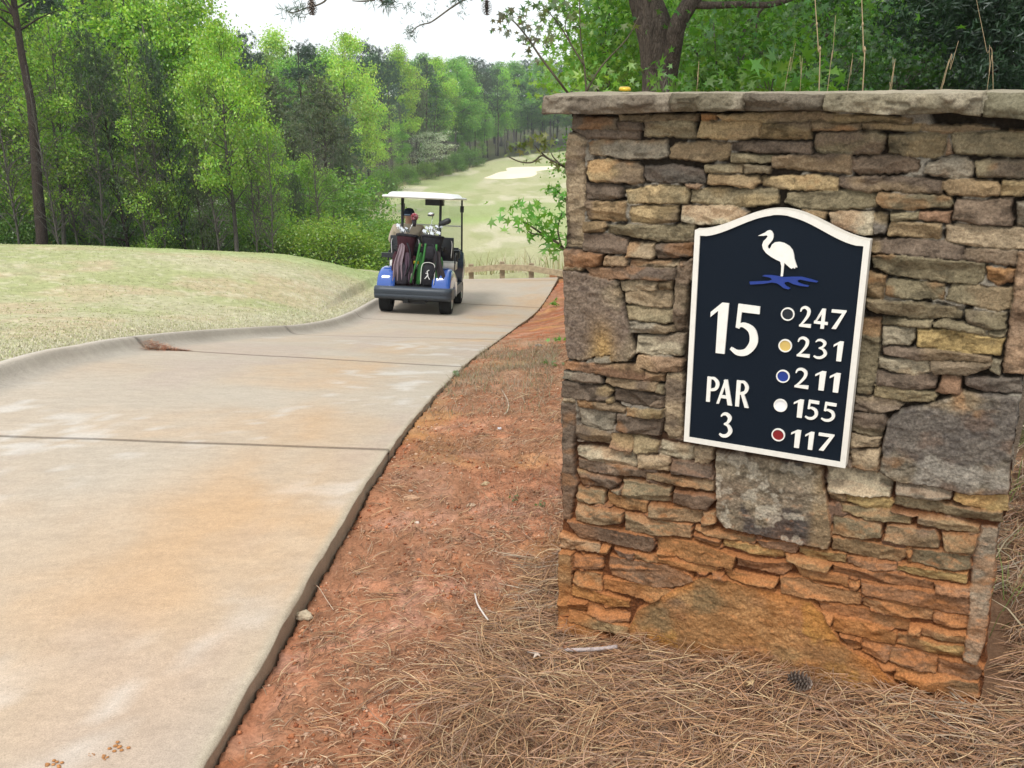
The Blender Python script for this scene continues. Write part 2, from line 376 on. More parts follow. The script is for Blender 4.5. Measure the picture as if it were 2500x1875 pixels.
# ------------------------------------------------------------ concrete path with rolled kerb
joints = [1.05, 4.13, 7.1, 10.1, 13.1, 16.1, 19.1]
vv = [x for x in np.geomspace(0.3, 3.3, 90) - 0.9] + list(np.linspace(2.42, 9, 130)) + list(np.linspace(9.05, 22, 150))
vv = [v for v in vv if all(abs(v - j) > 0.02 for j in joints)]
for j in joints: vv += [j - 0.011, j - 0.006, j + 0.006, j + 0.011]
vv = np.array(sorted(vv))
prof = [(-0.02, -0.30), (-0.012, -0.012), (0.012, 0.0), (0.07, 0.0), (0.090, -0.006), (0.105, -0.022), (0.125, -0.055), (0.15, -0.082), (0.20, -0.104), (0.36, -0.117)]
def path_rows(v):
    rx, rz = tb('rx', v), tb('rz', v); vl = v + 0.3; lx, lz = tb('lx', vl), tb('lz', vl)
    # edge wobble of the slab, as cast and chipped
    rx = rx + 0.006 * (vnoise(v * 2.3, 0 * v, 51) - 0.5) + 0.010 * (fbm(v * 9, 0 * v, 52, 3) - 0.5)
    pts = []
    W = rx - lx
    for o, h in prof: pts.append((lx + o, vl - 0 * o, lz + h))
    ts = np.concatenate([np.linspace(0, 0.94, 40), [0.97, 0.985, 0.993]])
    x0, z0 = lx + 0.36, lz - 0.117
    ze = rz
    for t in ts[1:]:
        x = x0 + (rx - x0) * t; y = vl + (v - vl) * t; z = z0 + (ze - z0) * t
        pts.append((x, y, z + 0.010 * (fbm(x * 1.3, y * 1.3, 53, 2) - 0.5)))
    chip = 0.006 + 0.010 * sstep(0.5, 0.8, fbm(v * 14, v * 0, 54, 3))
    for a_, b_ in ((-.012, .0), (-.006, .3), (-.002, .7), (0, 1)): pts.append((rx + a_, v, rz - chip * b_))
    for b_ in (.006, .014, .05, .07, .22): pts.append((rx - .002 - .006 * vnoise(v * 40, v * 0 + b_ * 99, 56), v, rz - chip - b_))
    return np.stack([np.stack([np.broadcast_to(c, v.shape) for c in p], -1) for p in pts], 1)
PR = path_rows(vv)
for j in joints:
    for k, v in enumerate(vv):
        if abs(v - j) < 0.008: PR[k, 2:-6, 2] -= 0.016
n, m_, _ = PR.shape
i = np.arange(n - 1)[:, None] * m_; j = np.arange(m_ - 1)[None]
PQ = np.stack([i + j, i + j + 1, i + m_ + j + 1, i + m_ + j], -1).reshape(-1, 4)
px_, py_ = PR[..., 0], PR[..., 1]
tt = path_t(px_, py_)
cA = mixc((0.455, 0.40, 0.33), (0.425, 0.355, 0.28), fbm(px_ * 1.3, py_ * 1.3, 61, 5))
wx_, wy_ = px_ + .5 * (fbm(px_ * 2, py_ * 2, 67, 4) - .5), py_ + .5 * (fbm(px_ * 2, py_ * 2, 68, 4) - .5)
or_ = sstep(0.34, 0.80, fbm(wx_ * 1.0 + 3.4, wy_ * 1.3, 62, 6)) * (0.30 + 0.70 * (1 - sstep(0.02, 0.7, tt))) * (.55 + .9 * fbm(px_ * 14, py_ * 5, 69, 4))
cA = mixc(cA, (0.50, 0.335, 0.20), np.clip(or_, 0, 1) * 0.75)
cA = mixc(cA, (0.42, 0.34, 0.29), sstep(0.5, 0.7, fbm(px_ * 2.2, py_ * 1.0, 63, 4)) * 0.5)
wh = sstep(0.54, 0.70, fbm(wx_ * 9, wy_ * 5 + 8, 64, 6)) * sstep(0.42, 0.60, fbm(px_ * 1.3, py_ * 1.1 + 4, 65, 3)) * (py_ < 10)
cA = mixc(cA, (0.58, 0.55, 0.51), wh * 0.6)
sp_ = np.exp(-((py_ - 3.2) / 1.3) ** 2) * np.exp(-((tt - .16) / .16) ** 2) * (.4 + 1.1 * fbm(wx_ * 5, wy_ * 3, 92, 5)); cA = mixc(cA, (.50, .31, .16), np.clip(sp_, 0, 1) * .6)
kb = sstep(0.87, 0.93, tt)
cA = mixc(cA, mixc((0.41, 0.37, 0.315), (0.31, 0.275, 0.23), fbm(px_ * 5, py_ * 3.4, 66, 5)), kb * (1 - sstep(0.965, 0.985, tt)) * 0.9)
cA = mixc(cA, (0.55, 0.51, 0.45), sstep(0.97, 0.985, tt) * 0.8)
eg = sstep(0.012, 0.0, tt); cA = mixc(cA, (0.43, 0.37, 0.28), eg * 0.9)
low = np.zeros_like(tt); low[:, -5:] = [.15, .5, .9, 1, 1]; cA = mixc(cA, mixc((0.27, 0.22, 0.16), (0.30, 0.19, 0.12), fbm(py_ * 5, tt * 0, 57, 3)), low * 0.9)
for jj in joints: cA = np.where((np.abs(vv - jj) < 0.02)[:, None, None], cA * (0.5 if jj < 8 else .75), cA)
conc = vc_mat('concrete', 45, 0.92, 1.08, 0.0012, 0.9, 0.2, n2=260)
_t = conc.node_tree; _b = _t.nodes['Principled BSDF']; _src = _b.inputs['Base Color'].links[0].from_socket
_n = noise_node(_t, 150, 2, 0.5); _n2 = noise_node(_t, 7, 6, 0.7, stretch=(1, 2.2, 1)); _c = mulc(_t, _src, ramp(_t, _n.outputs[0], [(0.66, 1.0), (0.74, 0.72)])); _c = mulc(_t, _c, ramp(_t, _n2.outputs[0], [(0.3, .90), (0.7, 1.08)]))
_t.links.new(_c, _b.inputs['Base Color'])
p = npmesh('path', PR.reshape(-1, 3), PQ, conc, C=cA.reshape(-1, 3)); tag(p, kind='structure')

# ------------------------------------------------------------ bunker and green on the far hill
def drape(pts_px, name, lift, colour, mat, n=22, wob=0.0):
    """sheet from an outline on the ground, each outline point given as pixel + metres ahead"""
    O = np.array([(at(*q).x, q[2]) for q in pts_px]); c = O.mean(0)
    O = smooth_path(np.vstack([O, O[:1]]), 8)[:-1]; k = len(O)
    V = []; 
    for r in np.linspace(1, 0.0, n): V.append(c + (O - c) * r)
    V = np.vstack(V); z = ground_height(V[:, 0], V[:, 1]) + lift
    rr_ = np.repeat(np.linspace(1, 0, n), k)
    z = np.where(rr_ > 0.99, z - 0.25, z)
    i = np.arange(n - 1)[:, None] * k; j = np.arange(k)[None]
    Q = np.stack([i + j, i + (j + 1) % k, i + k + (j + 1) % k, i + k + j], -1).reshape(-1, 4)
    C = mixc(colour[0], colour[1], fbm(V[:, 0] * 0.8, V[:, 1] * 0.4, 71, 3))
    o = npmesh(name, np.column_stack([V, z]), Q, mat, C=C); tag(o, kind='structure'); return o
sand = vc_mat('sand', 12, 0.92, 1.08, 0.01, 0.95, 0.1)
turf = vc_mat('green_turf', 12, 0.9, 1.1, 0.01, 0.95, 0.1)
def drape_px(px, name, lift, colour, mat, **kw):
    H = [hit(*q, tmin=60) for q in px]
    return drape([(1250 + FPX * 0, 0, 0)] * 0 or [(q[0], q[1], h.y) for q, h in zip(px, H)], name, lift, colour, mat, **kw)
drape_px([(1178, 436), (1200, 428), (1214, 422), (1236, 418), (1236, 411), (1275, 408), (1322, 407), (1366, 405), (1372, 409), (1336, 415), (1312, 419), (1312, 426), (1296, 433), (1262, 436), (1218, 438)],
         'sand_bunker', 0.05, ((0.82, 0.74, 0.58), (0.80, 0.68, 0.50)), sand)
# ------------------------------------------------------------ the stone wall
WU = Vector((-0.884 * -1, -0.468, 0)).normalized()            # along the face, to the right
W0 = at(1358, 1540, 2.52); W0.z = 0
WN = Vector((WU.y, -WU.x, 0))                                 # out of the face, towards the viewer
def wpt(px, py, off=0.0):
    """pixel -> (along, up) on the wall's face, 'off' metres in front of it"""
    d = ray(px, py); o = Vector((0, 0, EYE)); q = W0 + WN * off
    t = (q - o).dot(WN) / d.dot(WN); p = o + d * t
    return (p - W0).dot(WU), p.z
def w3(s, z, off=0.0): return W0 + WU * s + WN * off + Vector((0, 0, z))
PAL = dict(y=(.37, .27, .14), o=(.37, .19, .075), b=(.27, .195, .115), g=(.215, .18, .11), p=(.135, .10, .078), l=(.43, .37, .26), q=(.37, .285, .185),
           d=(.11, .10, .09), r=(.25, .14, .085), e=(.31, .20, .125), s=(.105, .09, .08), k=(.245, .215, .165), w=(.40, .285, .115), m=(.28, .19, .10), i=(.175, .125, .09))
ORG = dict(A=(1300, 200), B=(1900, 200), C=(1300, 650), D=(1900, 650), E=(1300, 1100), F=(1900, 1100))
ST = """A p 325 305 740 325 742 425 330 430
A p 755 355 965 358 960 435 755 435
A p 335 437 935 440 930 510 470 512 400 470
A g 985 360 1440 345 1460 505 970 490
A b 755 300 1480 290 1470 345 980 352 760 352
A o 1508 288 1645 290 1640 335 1508 350
A b 1655 290 2500 262 2900 300 3400 330 3400 365 2500 355 2050 362 1700 342
A y 1500 358 2045 345 2025 500 1740 520 1470 492
A y 2055 372 2495 360 2495 512 2040 508
A q 330 470 400 480 465 522 455 680 445 900 430 1500 272 1490 270 1000 275 760 300 560
A k 480 550 600 525 1180 535 1195 670 1130 695 850 705 640 665 500 655
A b 1260 555 1560 530 1770 560 1770 640 1730 700 1540 725 1330 705 1210 690 1215 600
A p 1785 545 2190 540 2495 550 2495 645 2180 640 1785 618
A g 1790 645 2135 665 2135 730 1770 725
A y 490 720 640 700 930 745 970 790 965 915 700 910 520 895 470 830
A d 985 770 1250 750 1530 800 1555 880 1540 920 1150 915 1000 895 975 850
A g 1545 755 1890 745 1875 820 1555 815
A g 1905 745 2125 765 2120 822 1900 822
A i 2145 672 2860 650 2855 840 2140 770
A m 1580 830 2025 855 2030 905 1965 960 1760 935 1565 930
A y 2045 862 2500 850 2740 880 2735 990 2300 975 2050 930
A p 455 915 760 925 795 960 790 1040 700 1065 460 1065
A y 810 980 1150 930 1390 960 1400 1040 1370 1100 850 1100
A e 1370 925 1510 935 1480 968 1380 968
A g 1420 990 1560 965 2190 960 2200 1100 2100 1120 1620 1120 1410 1080
A m 460 1080 830 1085 815 1250 700 1255 475 1235
A y 865 1130 1290 1120 1280 1265 1090 1285 865 1265
A l 1320 1120 1830 1130 1930 1180 1890 1235 1700 1285 1400 1290 1320 1270
A m 445 1265 620 1265 645 1310 620 1355 450 1360
A g 655 1290 1440 1300 1440 1450 1120 1445 850 1400 660 1370
A p 435 1375 640 1375 830 1430 830 1555 600 1545 430 1520
A q 850 1460 1075 1465 1080 1560 1065 1595 830 1590
A p 1110 1475 1430 1465 1425 1585 1105 1590
A r 255 1525 615 1555 590 1655 430 1670 260 1665
A r 640 1575 800 1575 850 1620 845 1660 615 1655
A q 870 1615 1300 1620 1290 1670 870 1668
A e 1320 1630 1420 1640 1415 1680 1300 1680
B b 295 370 735 375 730 437 300 437
B b 750 375 1275 385 1260 450 750 437
B b 1290 385 1830 400 1990 430 1500 460 1290 447
B m 2080 430 2560 450 2560 470 2080 455
B g 330 480 380 460 900 455 960 500 940 580 900 655 700 655 330 630 305 560
B g 980 490 1300 470 1510 480 1490 660 1400 680 1170 655 985 640
B e 1525 520 1565 650 1515 665
B g 1545 470 2100 450 2580 490 2580 690 1800 665 1590 650
B i 660 690 1000 665 1160 665 1270 710 1240 810 960 825 720 840 660 790
B k 1340 740 1560 675 1680 690 1760 760 1755 850 1600 870 1290 820
B g 1770 730 1900 705 2580 720 2580 890 1800 852
B p 540 870 900 850 1350 870 1460 900 1450 1015 1200 1000 950 975 780 995 600 970 540 940
B m 1475 890 1700 870 1980 900 2005 960 1990 1025 1520 1020 1470 980
B y 2030 895 2580 915 2580 1050 2010 1032
B g 70 1010 700 990 880 1010 870 1110 840 1135 500 1160 190 1155 50 1090
B g 895 1000 1540 1040 1560 1100 1540 1140 1200 1155 930 1120 885 1070
B i 1610 1060 2110 1060 2080 1190 2120 1240 2100 1300 1750 1285 1570 1250 1580 1110
B k 2150 1100 2560 1120 2560 1320 2150 1300
B l 440 1190 560 1170 850 1180 845 1385 800 1385 580 1350 450 1290
B d 860 1185 980 1190 955 1370 860 1375
B m 200 1150 420 1185 410 1240 330 1250 190 1190
B g 1005 1180 1250 1180 1250 1250 1010 1260
B r 1265 1190 1550 1180 1535 1280 1400 1270 1260 1250
B y 1010 1265 1470 1295 1440 1420 975 1390 985 1300
B q 1510 1300 2560 1340 2560 1530 1900 1500 1500 1440
B p 830 1430 1200 1420 1500 1450 1670 1490 1650 1610 1400 1590 1080 1550 825 1545
B p 1690 1500 2150 1530 2130 1659 1660 1612
B g 825 1570 1100 1560 1500 1612 1855 1645 1850 1790 1780 1855 1400 1810 1000 1740 850 1680
D e 2165 -120 2400 -120 2330 970 2200 985 2025 970 2100 400
D o 1870 20 2130 30 2110 150 1990 190 1890 140
D m 770 110 800 70 960 95 930 295 780 285
D g 1000 120 1490 185 1480 310 1200 305 970 260 965 170
D g 1570 195 2110 215 2090 390 1990 410 1730 360 1510 310 1530 240
D g 780 305 1170 320 1600 390 1660 420 1650 495 1200 465 840 420 780 370
D g 1695 405 2055 430 2040 575 1900 580 1690 520
D g 740 490 910 480 910 560 880 960 820 1170 700 1160 700 800
D g 925 470 1390 490 1370 560 920 545
D g 1395 520 1480 500 1860 570 1870 625 1700 610 1400 545
D g 1890 600 2050 600 2030 650 1900 640
D l 940 570 1230 570 1210 680 1150 720 930 720
D w 1250 580 1500 580 2035 670 2000 810 1700 790 1240 725
D p 930 740 1300 750 1920 830 1920 885 1300 860 940 800
D l 900 840 1350 870 1360 970 1200 985 900 930
D i 1375 875 1910 900 1900 930 1700 990 1400 990 1370 920
D k 1940 850 2000 870 1990 990 1910 950
D p 885 960 1430 1000 1400 1120 1100 1110 880 1075
D r 1480 1005 1640 1010 1630 1165 1420 1150
D s 1680 1005 2190 1030 2200 1150 1900 1150 1680 1085
D y 860 1080 1400 1150 1430 1190 1400 1235 1100 1240 850 1190
D q 680 1180 1000 1220 1110 1270 1080 1310 900 1340 670 1320
D p 670 1345 950 1350 970 1400 930 1545 650 1510
D q 655 1530 930 1550 900 1645 650 1640
D G 1660 1150 1900 1168 2170 1195 2140 1420 2090 1760 2060 2070 1800 2065 1370 1985 1050 1940 915 1850 945 1620 985 1400 1110 1318 1430 1245
C p 450 20 960 10 1270 30 1260 125 700 120 500 80
C b 262 0 440 5 430 35 262 38
C K 260 50 350 40 740 140 780 300 910 790 850 870 700 870 680 810 540 830 430 860 290 840 270 500
C k 550 840 680 825 700 875 560 878
C q 760 150 1000 130 1110 150 1095 225 790 240
C b 1125 150 1240 135 1235 215 1120 215
C q 800 245 1220 225 1230 270 1225 375 1000 375 810 340
C g 820 370 1100 385 1240 400 1230 515 850 485
C k 850 500 1020 510 1240 550 1255 600 1150 615 870 610
C i 1290 0 1440 -60 1380 200 1350 580 1270 600 1240 520 1260 200
C l 930 640 1350 630 1330 810 1050 810 920 790
C e 930 815 1300 838 1355 872 1340 950 1200 960 900 930
C r 260 865 400 880 900 900 980 960 985 1035 700 1000 260 935
C r 1000 960 1175 975 1170 1045 990 1040
C q 1200 980 1340 960 1340 1250 1320 1560 1200 1570 1160 1500 1180 1100
C k 250 960 600 1000 620 1055 400 1060 250 1035
C i 650 1010 1110 1060 1095 1145 900 1120 700 1090 640 1050
C q 1115 1080 1165 1090 1160 1170 1100 1140
C p 250 1060 650 1092 700 1130 650 1220 380 1205 240 1190
C p 720 1115 1100 1170 1160 1200 1040 1275 880 1260 715 1220
C i 1045 1200 1160 1210 1155 1290 1040 1280
C y 655 1200 705 1205 705 1240 655 1240
C b 385 1210 650 1240 820 1290 800 1340 560 1310 390 1275
C y 830 1280 1155 1310 1150 1385 830 1350
C q 262 1195 370 1210 365 1240 265 1228
C p 252 1240 370 1255 365 1500 350 1620 365 1900 385 1950 355 2080 320 2300 252 2300
C k 395 1290 725 1345 710 1490 600 1480 410 1430
C p 745 1350 1145 1395 1130 1545 900 1520 750 1490
C p 375 1450 520 1460 700 1520 700 1620 370 1580
C r 710 1520 870 1535 900 1700 700 1630
C g 880 1540 1000 1555 1120 1610 1110 1690 910 1690
E l 390 -20 900 10 940 130 920 165 600 115 395 50
E l 1140 -60 1430 -10 1435 95 1350 105 1130 50
E q 1445 -5 1600 0 1620 90 1560 135 1445 118
E q 930 30 1215 80 1210 200 950 160
E p 1235 95 1615 145 1600 270 1230 215
E i 405 75 880 165 1000 200 1000 270 700 230 395 180
E b 1010 210 1625 290 1620 385 1010 270
E p 380 195 740 250 775 300 700 360 420 320
E g 385 340 640 375 625 510 385 470
E l 705 365 785 350 780 400 710 400
E g 800 280 1230 345 1215 490 1000 475 800 425
E p 1265 370 1590 410 1635 450 1560 550 1250 490
E o 660 390 1020 485 1010 580 850 560 660 510
E b 380 490 800 570 795 660 600 675 380 640
E b 1040 500 1520 560 1505 680 1250 650 1040 600
E b 1530 560 1630 580 1640 660 1520 690
E b 815 580 1100 640 1415 690 1410 800 820 740
E p 290 640 700 720 1085 790 1085 880 1050 925 700 850 400 790
E q 230 750 580 860 590 940 230 885
E o 1110 800 1450 840 1820 960 1790 1080 1400 1010 1110 900
E m 1460 700 1990 810 1980 845 1700 815 1440 730
E o 1445 760 1690 820 1675 895 1440 800
E w 1710 820 2212 900 2265 930 2250 985 2000 955 1705 880
E r 2000 815 2400 850 2355 945 2050 880
E d 720 900 900 925 890 990 760 960
E m 900 925 1120 960 1110 1015 900 990
E o 610 870 680 880 650 950 610 945
E s 360 960 610 990 615 1080 480 1090 360 1050
E y 250 910 350 930 340 1180 300 1500 205 1510 220 1150
E i 680 970 1200 1040 1420 1150 1430 1190 1250 1245 1050 1240 700 1130 670 1030
E g 370 1090 610 1130 610 1270 530 1275 355 1190
E o 1120 960 1400 1020 1700 1090 1600 1120 1350 1100 1120 1010
E o 1120 905 1330 970 1250 985 1120 940
E o 630 1160 1000 1220 1240 1270 1230 1290 1090 1370 900 1330 640 1260
E r 1830 960 2080 1010 2320 1030 2310 1100 2250 1140 1840 1050
E m 2272 950 2512 990 2692 1040 2652 1090 2462 1060 2290 1000
E p 1610 1110 1700 1130 1750 1200 1620 1165
E o 1720 1100 2200 1180 2170 1240 1760 1175
E w 340 1230 700 1320 860 1380 850 1430 700 1420 340 1320
E s 310 1350 475 1390 470 1450 310 1430
E r 485 1400 860 1490 850 1560 700 1550 480 1490
E y 310 1440 500 1500 850 1600 840 1680 600 1640 310 1540
E o 215 1530 400 1570 600 1640 430 1690 215 1610
E O 1500 1155 1750 1190 2250 1310 2500 1380 2640 1520 2760 1740 3060 1920 3360 2200 3700 2450 860 2450 860 1610 930 1460 1200 1300
E Q 1645 25 2580 150 2630 400 2690 780 2660 890 2200 800 1720 690 1650 600
F l 430 170 900 220 1030 280 1000 440 800 420 620 395 440 370
F q 640 15 905 8 890 205 660 180
F k 1055 290 1400 340 1560 380 1540 460 1300 440 1060 400
F w 1600 385 2060 420 2060 570 1900 570 1700 510 1570 450
F m 450 380 610 400 605 470 560 480 460 450
F w 620 410 1000 460 1040 490 1000 555 800 530 610 470
F g 1060 430 1440 460 1500 500 2005 580 2000 680 1600 620 1300 570 1040 520
F y 560 490 900 540 1200 600 1190 690 800 640 570 560
F e 1010 550 1250 600 1200 612 1000 575
F s 1260 600 1600 640 1800 700 1790 770 1500 740 1250 670
F g 490 600 780 640 920 680 920 800 480 770
F b 970 700 1400 730 1450 830 1440 900 1200 880 950 820
F m 1470 770 1790 790 1750 940 1500 910
F m 490 790 700 810 1140 910 1140 980 1080 1020 800 980 480 910
F g 1200 900 1730 950 1720 1090 1400 1060 1190 1030
F o 1140 890 1190 895 1190 1040 1160 1020
F w 185 880 600 960 590 1030 300 1000 180 930
F r 610 970 1055 1040 1050 1100 800 1070 610 1030
F w 1070 1040 1400 1080 1700 1120 1690 1210 1400 1170 1060 1090
F r 490 1040 1000 1110 1395 1190 1385 1280 900 1200 490 1110
F r 1405 1200 1720 1250 1720 1350 1410 1290
F m 130 1040 620 1150 620 1250 400 1200 200 1150
F b 10 1150 200 1160 420 1230 730 1290 730 1400 600 1400 20 1290
F o 640 1175 725 1195 720 1250 670 1290 630 1260
F p 740 1190 1400 1290 1720 1350 1710 1500 1500 1470 1000 1350 750 1290
F b 760 1330 1100 1380 1390 1450 1370 1560 1000 1490 760 1410
F r 1400 1460 1700 1520 1690 1625 1390 1580
F k 1830 710 1980 735 1930 1150 1880 1550 1850 1750 1790 1920 1670 1880 1700 1600 1735 1200 1760 950
F p 360 1385 750 1440 1175 1570 1165 1650 700 1540 380 1460
F b 390 1470 490 1490 470 1580
F o 495 1500 900 1590 1055 1660 1050 1770 850 1730 490 1630
F w 1065 1670 1400 1730 1665 1770 1660 1880 1400 1850 1070 1770
F b 1180 1590 1285 1610 1275 1670 1170 1650
F r 1295 1612 1680 1660 1680 1750 1290 1680
F s 550 1670 740 1720 740 1800 640 1800
F s 760 1720 1000 1780 1000 1890 960 1930 750 1830
F s 1010 1790 1425 1870 1420 2000 1200 1970 1005 1910
F p 1440 1880 1800 1940 1840 2000 1790 2080 1680 2090 1440 2000
F s 880 1930 1050 1960 1040 2000 960 2010
F g 1060 1970 1500 2020 1800 2110 1800 2250 1450 2210 1200 2120 1050 2060
F o 1160 2180 1350 2230 1350 2250 1250 2240
F r 1380 2220 1700 2260 1780 2290 1780 2400 1380 2330"""
K2 = 600 / 2212.0
stones = []
for ln in ST.split('\n'):
    f = ln.split(); ox, oy = ORG[f[0]]; q = list(map(float, f[2:]))
    poly = np.array([wpt(ox + q[k] * K2, oy + q[k + 1] * K2) for k in range(0, len(q), 2)])
    stones.append((f[1], poly))
outl = [(1384, 285), (1388, 315), (1388, 330), (1380, 365), (1374, 405), (1373, 480), (1372, 605), (1370, 615), (1370, 700), (1374, 740), (1377, 880), (1370, 890), (1368, 980), (1365, 1010), (1365, 1290), (1364, 1300), (1361, 1345), (1359, 1440), (1355, 1510), (1358, 1560), (1355, 1700),
        (2390, 1860), (2393, 1735), (2404, 1640), (2412, 1540), (2420, 1400), (2434, 1300), (2445, 1285), (2460, 1250), (2470, 1160), (2488, 1000), (2499, 960), (2500, 930), (2560, 800), (2620, 500), (2640, 285)]
OUT = np.array([wpt(*q) for q in outl])
OUT = np.vstack([[OUT[0][0], OUT[0][1] + 0.03], OUT, [OUT[-1][0], OUT[-1][1] + 0.05]])

def sdist(poly, X, Z):
    """signed distance, positive inside"""
    d = np.full(X.shape, 1e9); ins = np.zeros(X.shape, bool); n = len(poly)
    for a in range(n):
        x1, z1 = poly[a]; x2, z2 = poly[(a + 1) % n]; dx, dz = x2 - x1, z2 - z1
        t = np.clip(((X - x1) * dx + (Z - z1) * dz) / (dx * dx + dz * dz + 1e-12), 0, 1)
        d = np.minimum(d, np.hypot(X - x1 - t * dx, Z - z1 - t * dz))
        c = (z1 > Z) != (z2 > Z)
        with np.errstate(divide='ignore', invalid='ignore'):
            ins ^= c & (X < dx * (Z - z1) / (dz if abs(dz) > 1e-12 else 1e-12) + x1)
    return np.where(ins, d, -d)
def face_field(stones_, OUT_, s0, s1, z0, z1, res, seed=5, clay=True):
    rng = np.random.RandomState(seed)
    S, Z = np.meshgrid(np.arange(s0, s1, res), np.arange(z0, z1, res))
    wS = S + 0.0045 * (fbm(S * 26, Z * 26, seed + 1, 2) - 0.5) + 0.0035 * (vnoise(S * 110, Z * 110, seed + 2) - 0.5)
    wZ = Z + 0.006 * (fbm(S * 14 + 7, Z * 22, seed + 3, 2) - 0.5) + 0.004 * (vnoise(S * 110, Z * 110, seed + 4) - 0.5)
    best = np.full(S.shape, -1.0); depth = np.full(S.shape, -0.032); C = np.zeros(S.shape + (3,))
    # mortar and packed clay between the stones
    mn = fbm(S * 14, Z * 14, seed + 6, 4)
    depth += 0.020 * sstep(0.58, 0.72, mn) + 0.008 * (fbm(S * 60, Z * 60, seed + 7, 3) - 0.5)
    C[:] = mixc((0.026, 0.019, 0.013), (0.22, 0.195, 0.155), sstep(0.58, 0.68, mn))
    for code, poly in stones_:
        m = 0.03; a0, b0 = poly.min(0) - m; a1, b1 = poly.max(0) + m
        ia, ib = max(0, int((b0 - z0) / res)), min(S.shape[0], int((b1 - z0) / res) + 1)
        ja, jb = max(0, int((a0 - s0) / res)), min(S.shape[1], int((a1 - s0) / res) + 1)
        if ia >= ib or ja >= jb: continue
        sl = (slice(ia, ib), slice(ja, jb)); s_, z_ = S[sl], Z[sl]
        sd_ = sdist(poly, wS[sl], wZ[sl]) + 0.0019
        area = (poly.max(0) - poly.min(0)).prod(); big = area > 0.035
        r = rng.rand(12); cx, cz = poly.mean(0)
        top = -0.004 + 0.010 * (r[0] - 0.35) + (0.004 if big else 0)
        h = top + (s_ - cx) * 0.10 * (r[1] - 0.5) + (z_ - cz) * 0.45 * (r[2] - 0.5) * (0.2 if big else 1)
        sd0 = int(r[3] * 9999)
        # cleft rock: stepped, ridged layers plus grain
        rd = 1 - np.abs(2 * fbm(s_ * 7 + r[4] * 50, z_ * 19, sd0, 3) - 1)
        st = fbm(s_ * 9, z_ * 15, sd0 + 3, 3); st = (np.floor(st * 8) + sstep(.7, 1.0, st * 8 % 1)) / 8 * .8 + st * 0.2
        # a few broken planes meeting in crisp ridges
        pr = rng.rand(9, 4); hh = (poly[:, 1].max() - poly[:, 1].min()); ww = (poly[:, 0].max() - poly[:, 0].min()); wa = 0.010 * (fbm(s_ * 30, z_ * 30, sd0 + 31, 3) - .5)
        fac = np.full(s_.shape, 9.0)
        for pk in range(8 if big else 6):
            qx = cx + (pr[pk, 0] - .5) * ww * .9; qz = cz + (pr[pk, 1] - .5) * hh * .9
            fac = np.minimum(fac, (s_ + wa - qx) * .34 * (pr[pk, 2] - .5) * 2 + (z_ + wa - qz) * .75 * (pr[pk, 3] - .5) * 2 + .004 * pr[pk, 2])
        fac = np.clip(fac, -0.016, 0.004) * (0.5 if big else 1.0)
        h = h + fac + 0.004 + 0.005 * (rd - 0.75) + 0.008 * (st - 0.5) * (0.6 if big else 1) + 0.007 * (fbm(s_ * 55, z_ * 75, sd0 + 5, 4) - 0.5)
        rim = np.clip(sd_ / (0.003 + 0.004 * r[5]), 0, 1)
        h = h - 0.008 * (1 - rim) ** 2
        e = sstep(-0.0015, 0.0012, sd_)
        base = {'G': (.19, .165, .125), 'K': (.235, .185, .125), 'O': (.34, .20, .085), 'Q': (.25, .21, .15)}.get(code) or PAL[code]
        base = np.array(base) * .76 + np.array((.215, .165, .105)) * .24; base = base * (0.86 + 0.24 * r[6])
        n1 = fbm(s_ * 16 + r[7] * 9, z_ * 24, sd0 + 8, 4); n2 = fbm(s_ * 80, z_ * 100, sd0 + 9, 3)
        c = base * (0.26 + 0.95 * n1 + 0.42 * n2)[..., None]
        c = c * (1 - 0.45 * sstep(0.60, 0.72, fbm(s_ * 28, z_ * 60, sd0 + 21, 4)))[..., None]
        alt = np.array(PAL['ygpbi'[int(r[8] * 5)]]); c = mixc(c, alt * (0.7 + 0.5 * n2)[..., None], sstep(0.52, 0.68, fbm(s_ * 8 + r[9] * 30, z_ * 12, sd0 + 11, 3)) * (0.65 if r[10] > 0.35 else 0.3))
        c = mixc(c, np.array((.36, .16, .055)), sstep(0.58, 0.72, fbm(s_ * 11 + 3, z_ * 16, sd0 + 23, 4)) * 0.32 * (r[11] > .6))
        if code == 'G': c = mixc(c, (0.105, 0.09, 0.082), sstep(0.45, 0.62, fbm(s_ * 9, z_ * 10, 801, 4)) * 0.7); c = mixc(c, (0.31, 0.28, 0.23), sstep(0.55, 0.7, fbm(s_ * 12, z_ * 11, 802, 4)) * 0.6)
        if code == 'K': c = mixc(c, (0.15, 0.11, 0.09), sstep(0.42, 0.62, fbm(s_ * 8, z_ * 7, 803, 4)) * 0.7); c = mixc(c, (0.42, 0.26, 0.09), np.exp(-(((s_ - cx - 0.02) / 0.035) ** 2 + ((z_ - cz + 0.05) / 0.06) ** 2)) * 0.7)
        if code == 'Q':
            c = mixc(c, (0.045, 0.045, 0.047), sstep(0.46, 0.56, fbm(s_ * 8 + 3, z_ * 8, 804, 5)) * 0.85); c = mixc(c, (0.42, 0.38, 0.30), sstep(0.57, 0.66, fbm(s_ * 30, z_ * 30, 805, 4)) * 0.6)
            c = mixc(c, (0.27, 0.19, 0.10), sstep(0.07, 0.1, s_ - cx) * 0.6)
        if code == 'O':
            c = mixc(c, (.46, .20, .06), sstep(.035, .006, sd_) * .7)
            c = mixc(c, (0.17, 0.13, 0.07), sstep(0.46, 0.60, fbm(s_ * 6, z_ * 7, 806, 5)) * 0.75); c = mixc(c, (0.46, 0.28, 0.06), sstep(0.56, 0.7, fbm(s_ * 9, z_ * 9, 807, 4)) * 0.6)
        if code in 'GKQO': c = c * (0.7 + 0.6 * vnoise(s_ * 190, z_ * 190, 808))[..., None]
        upd = sd_ > best[sl]
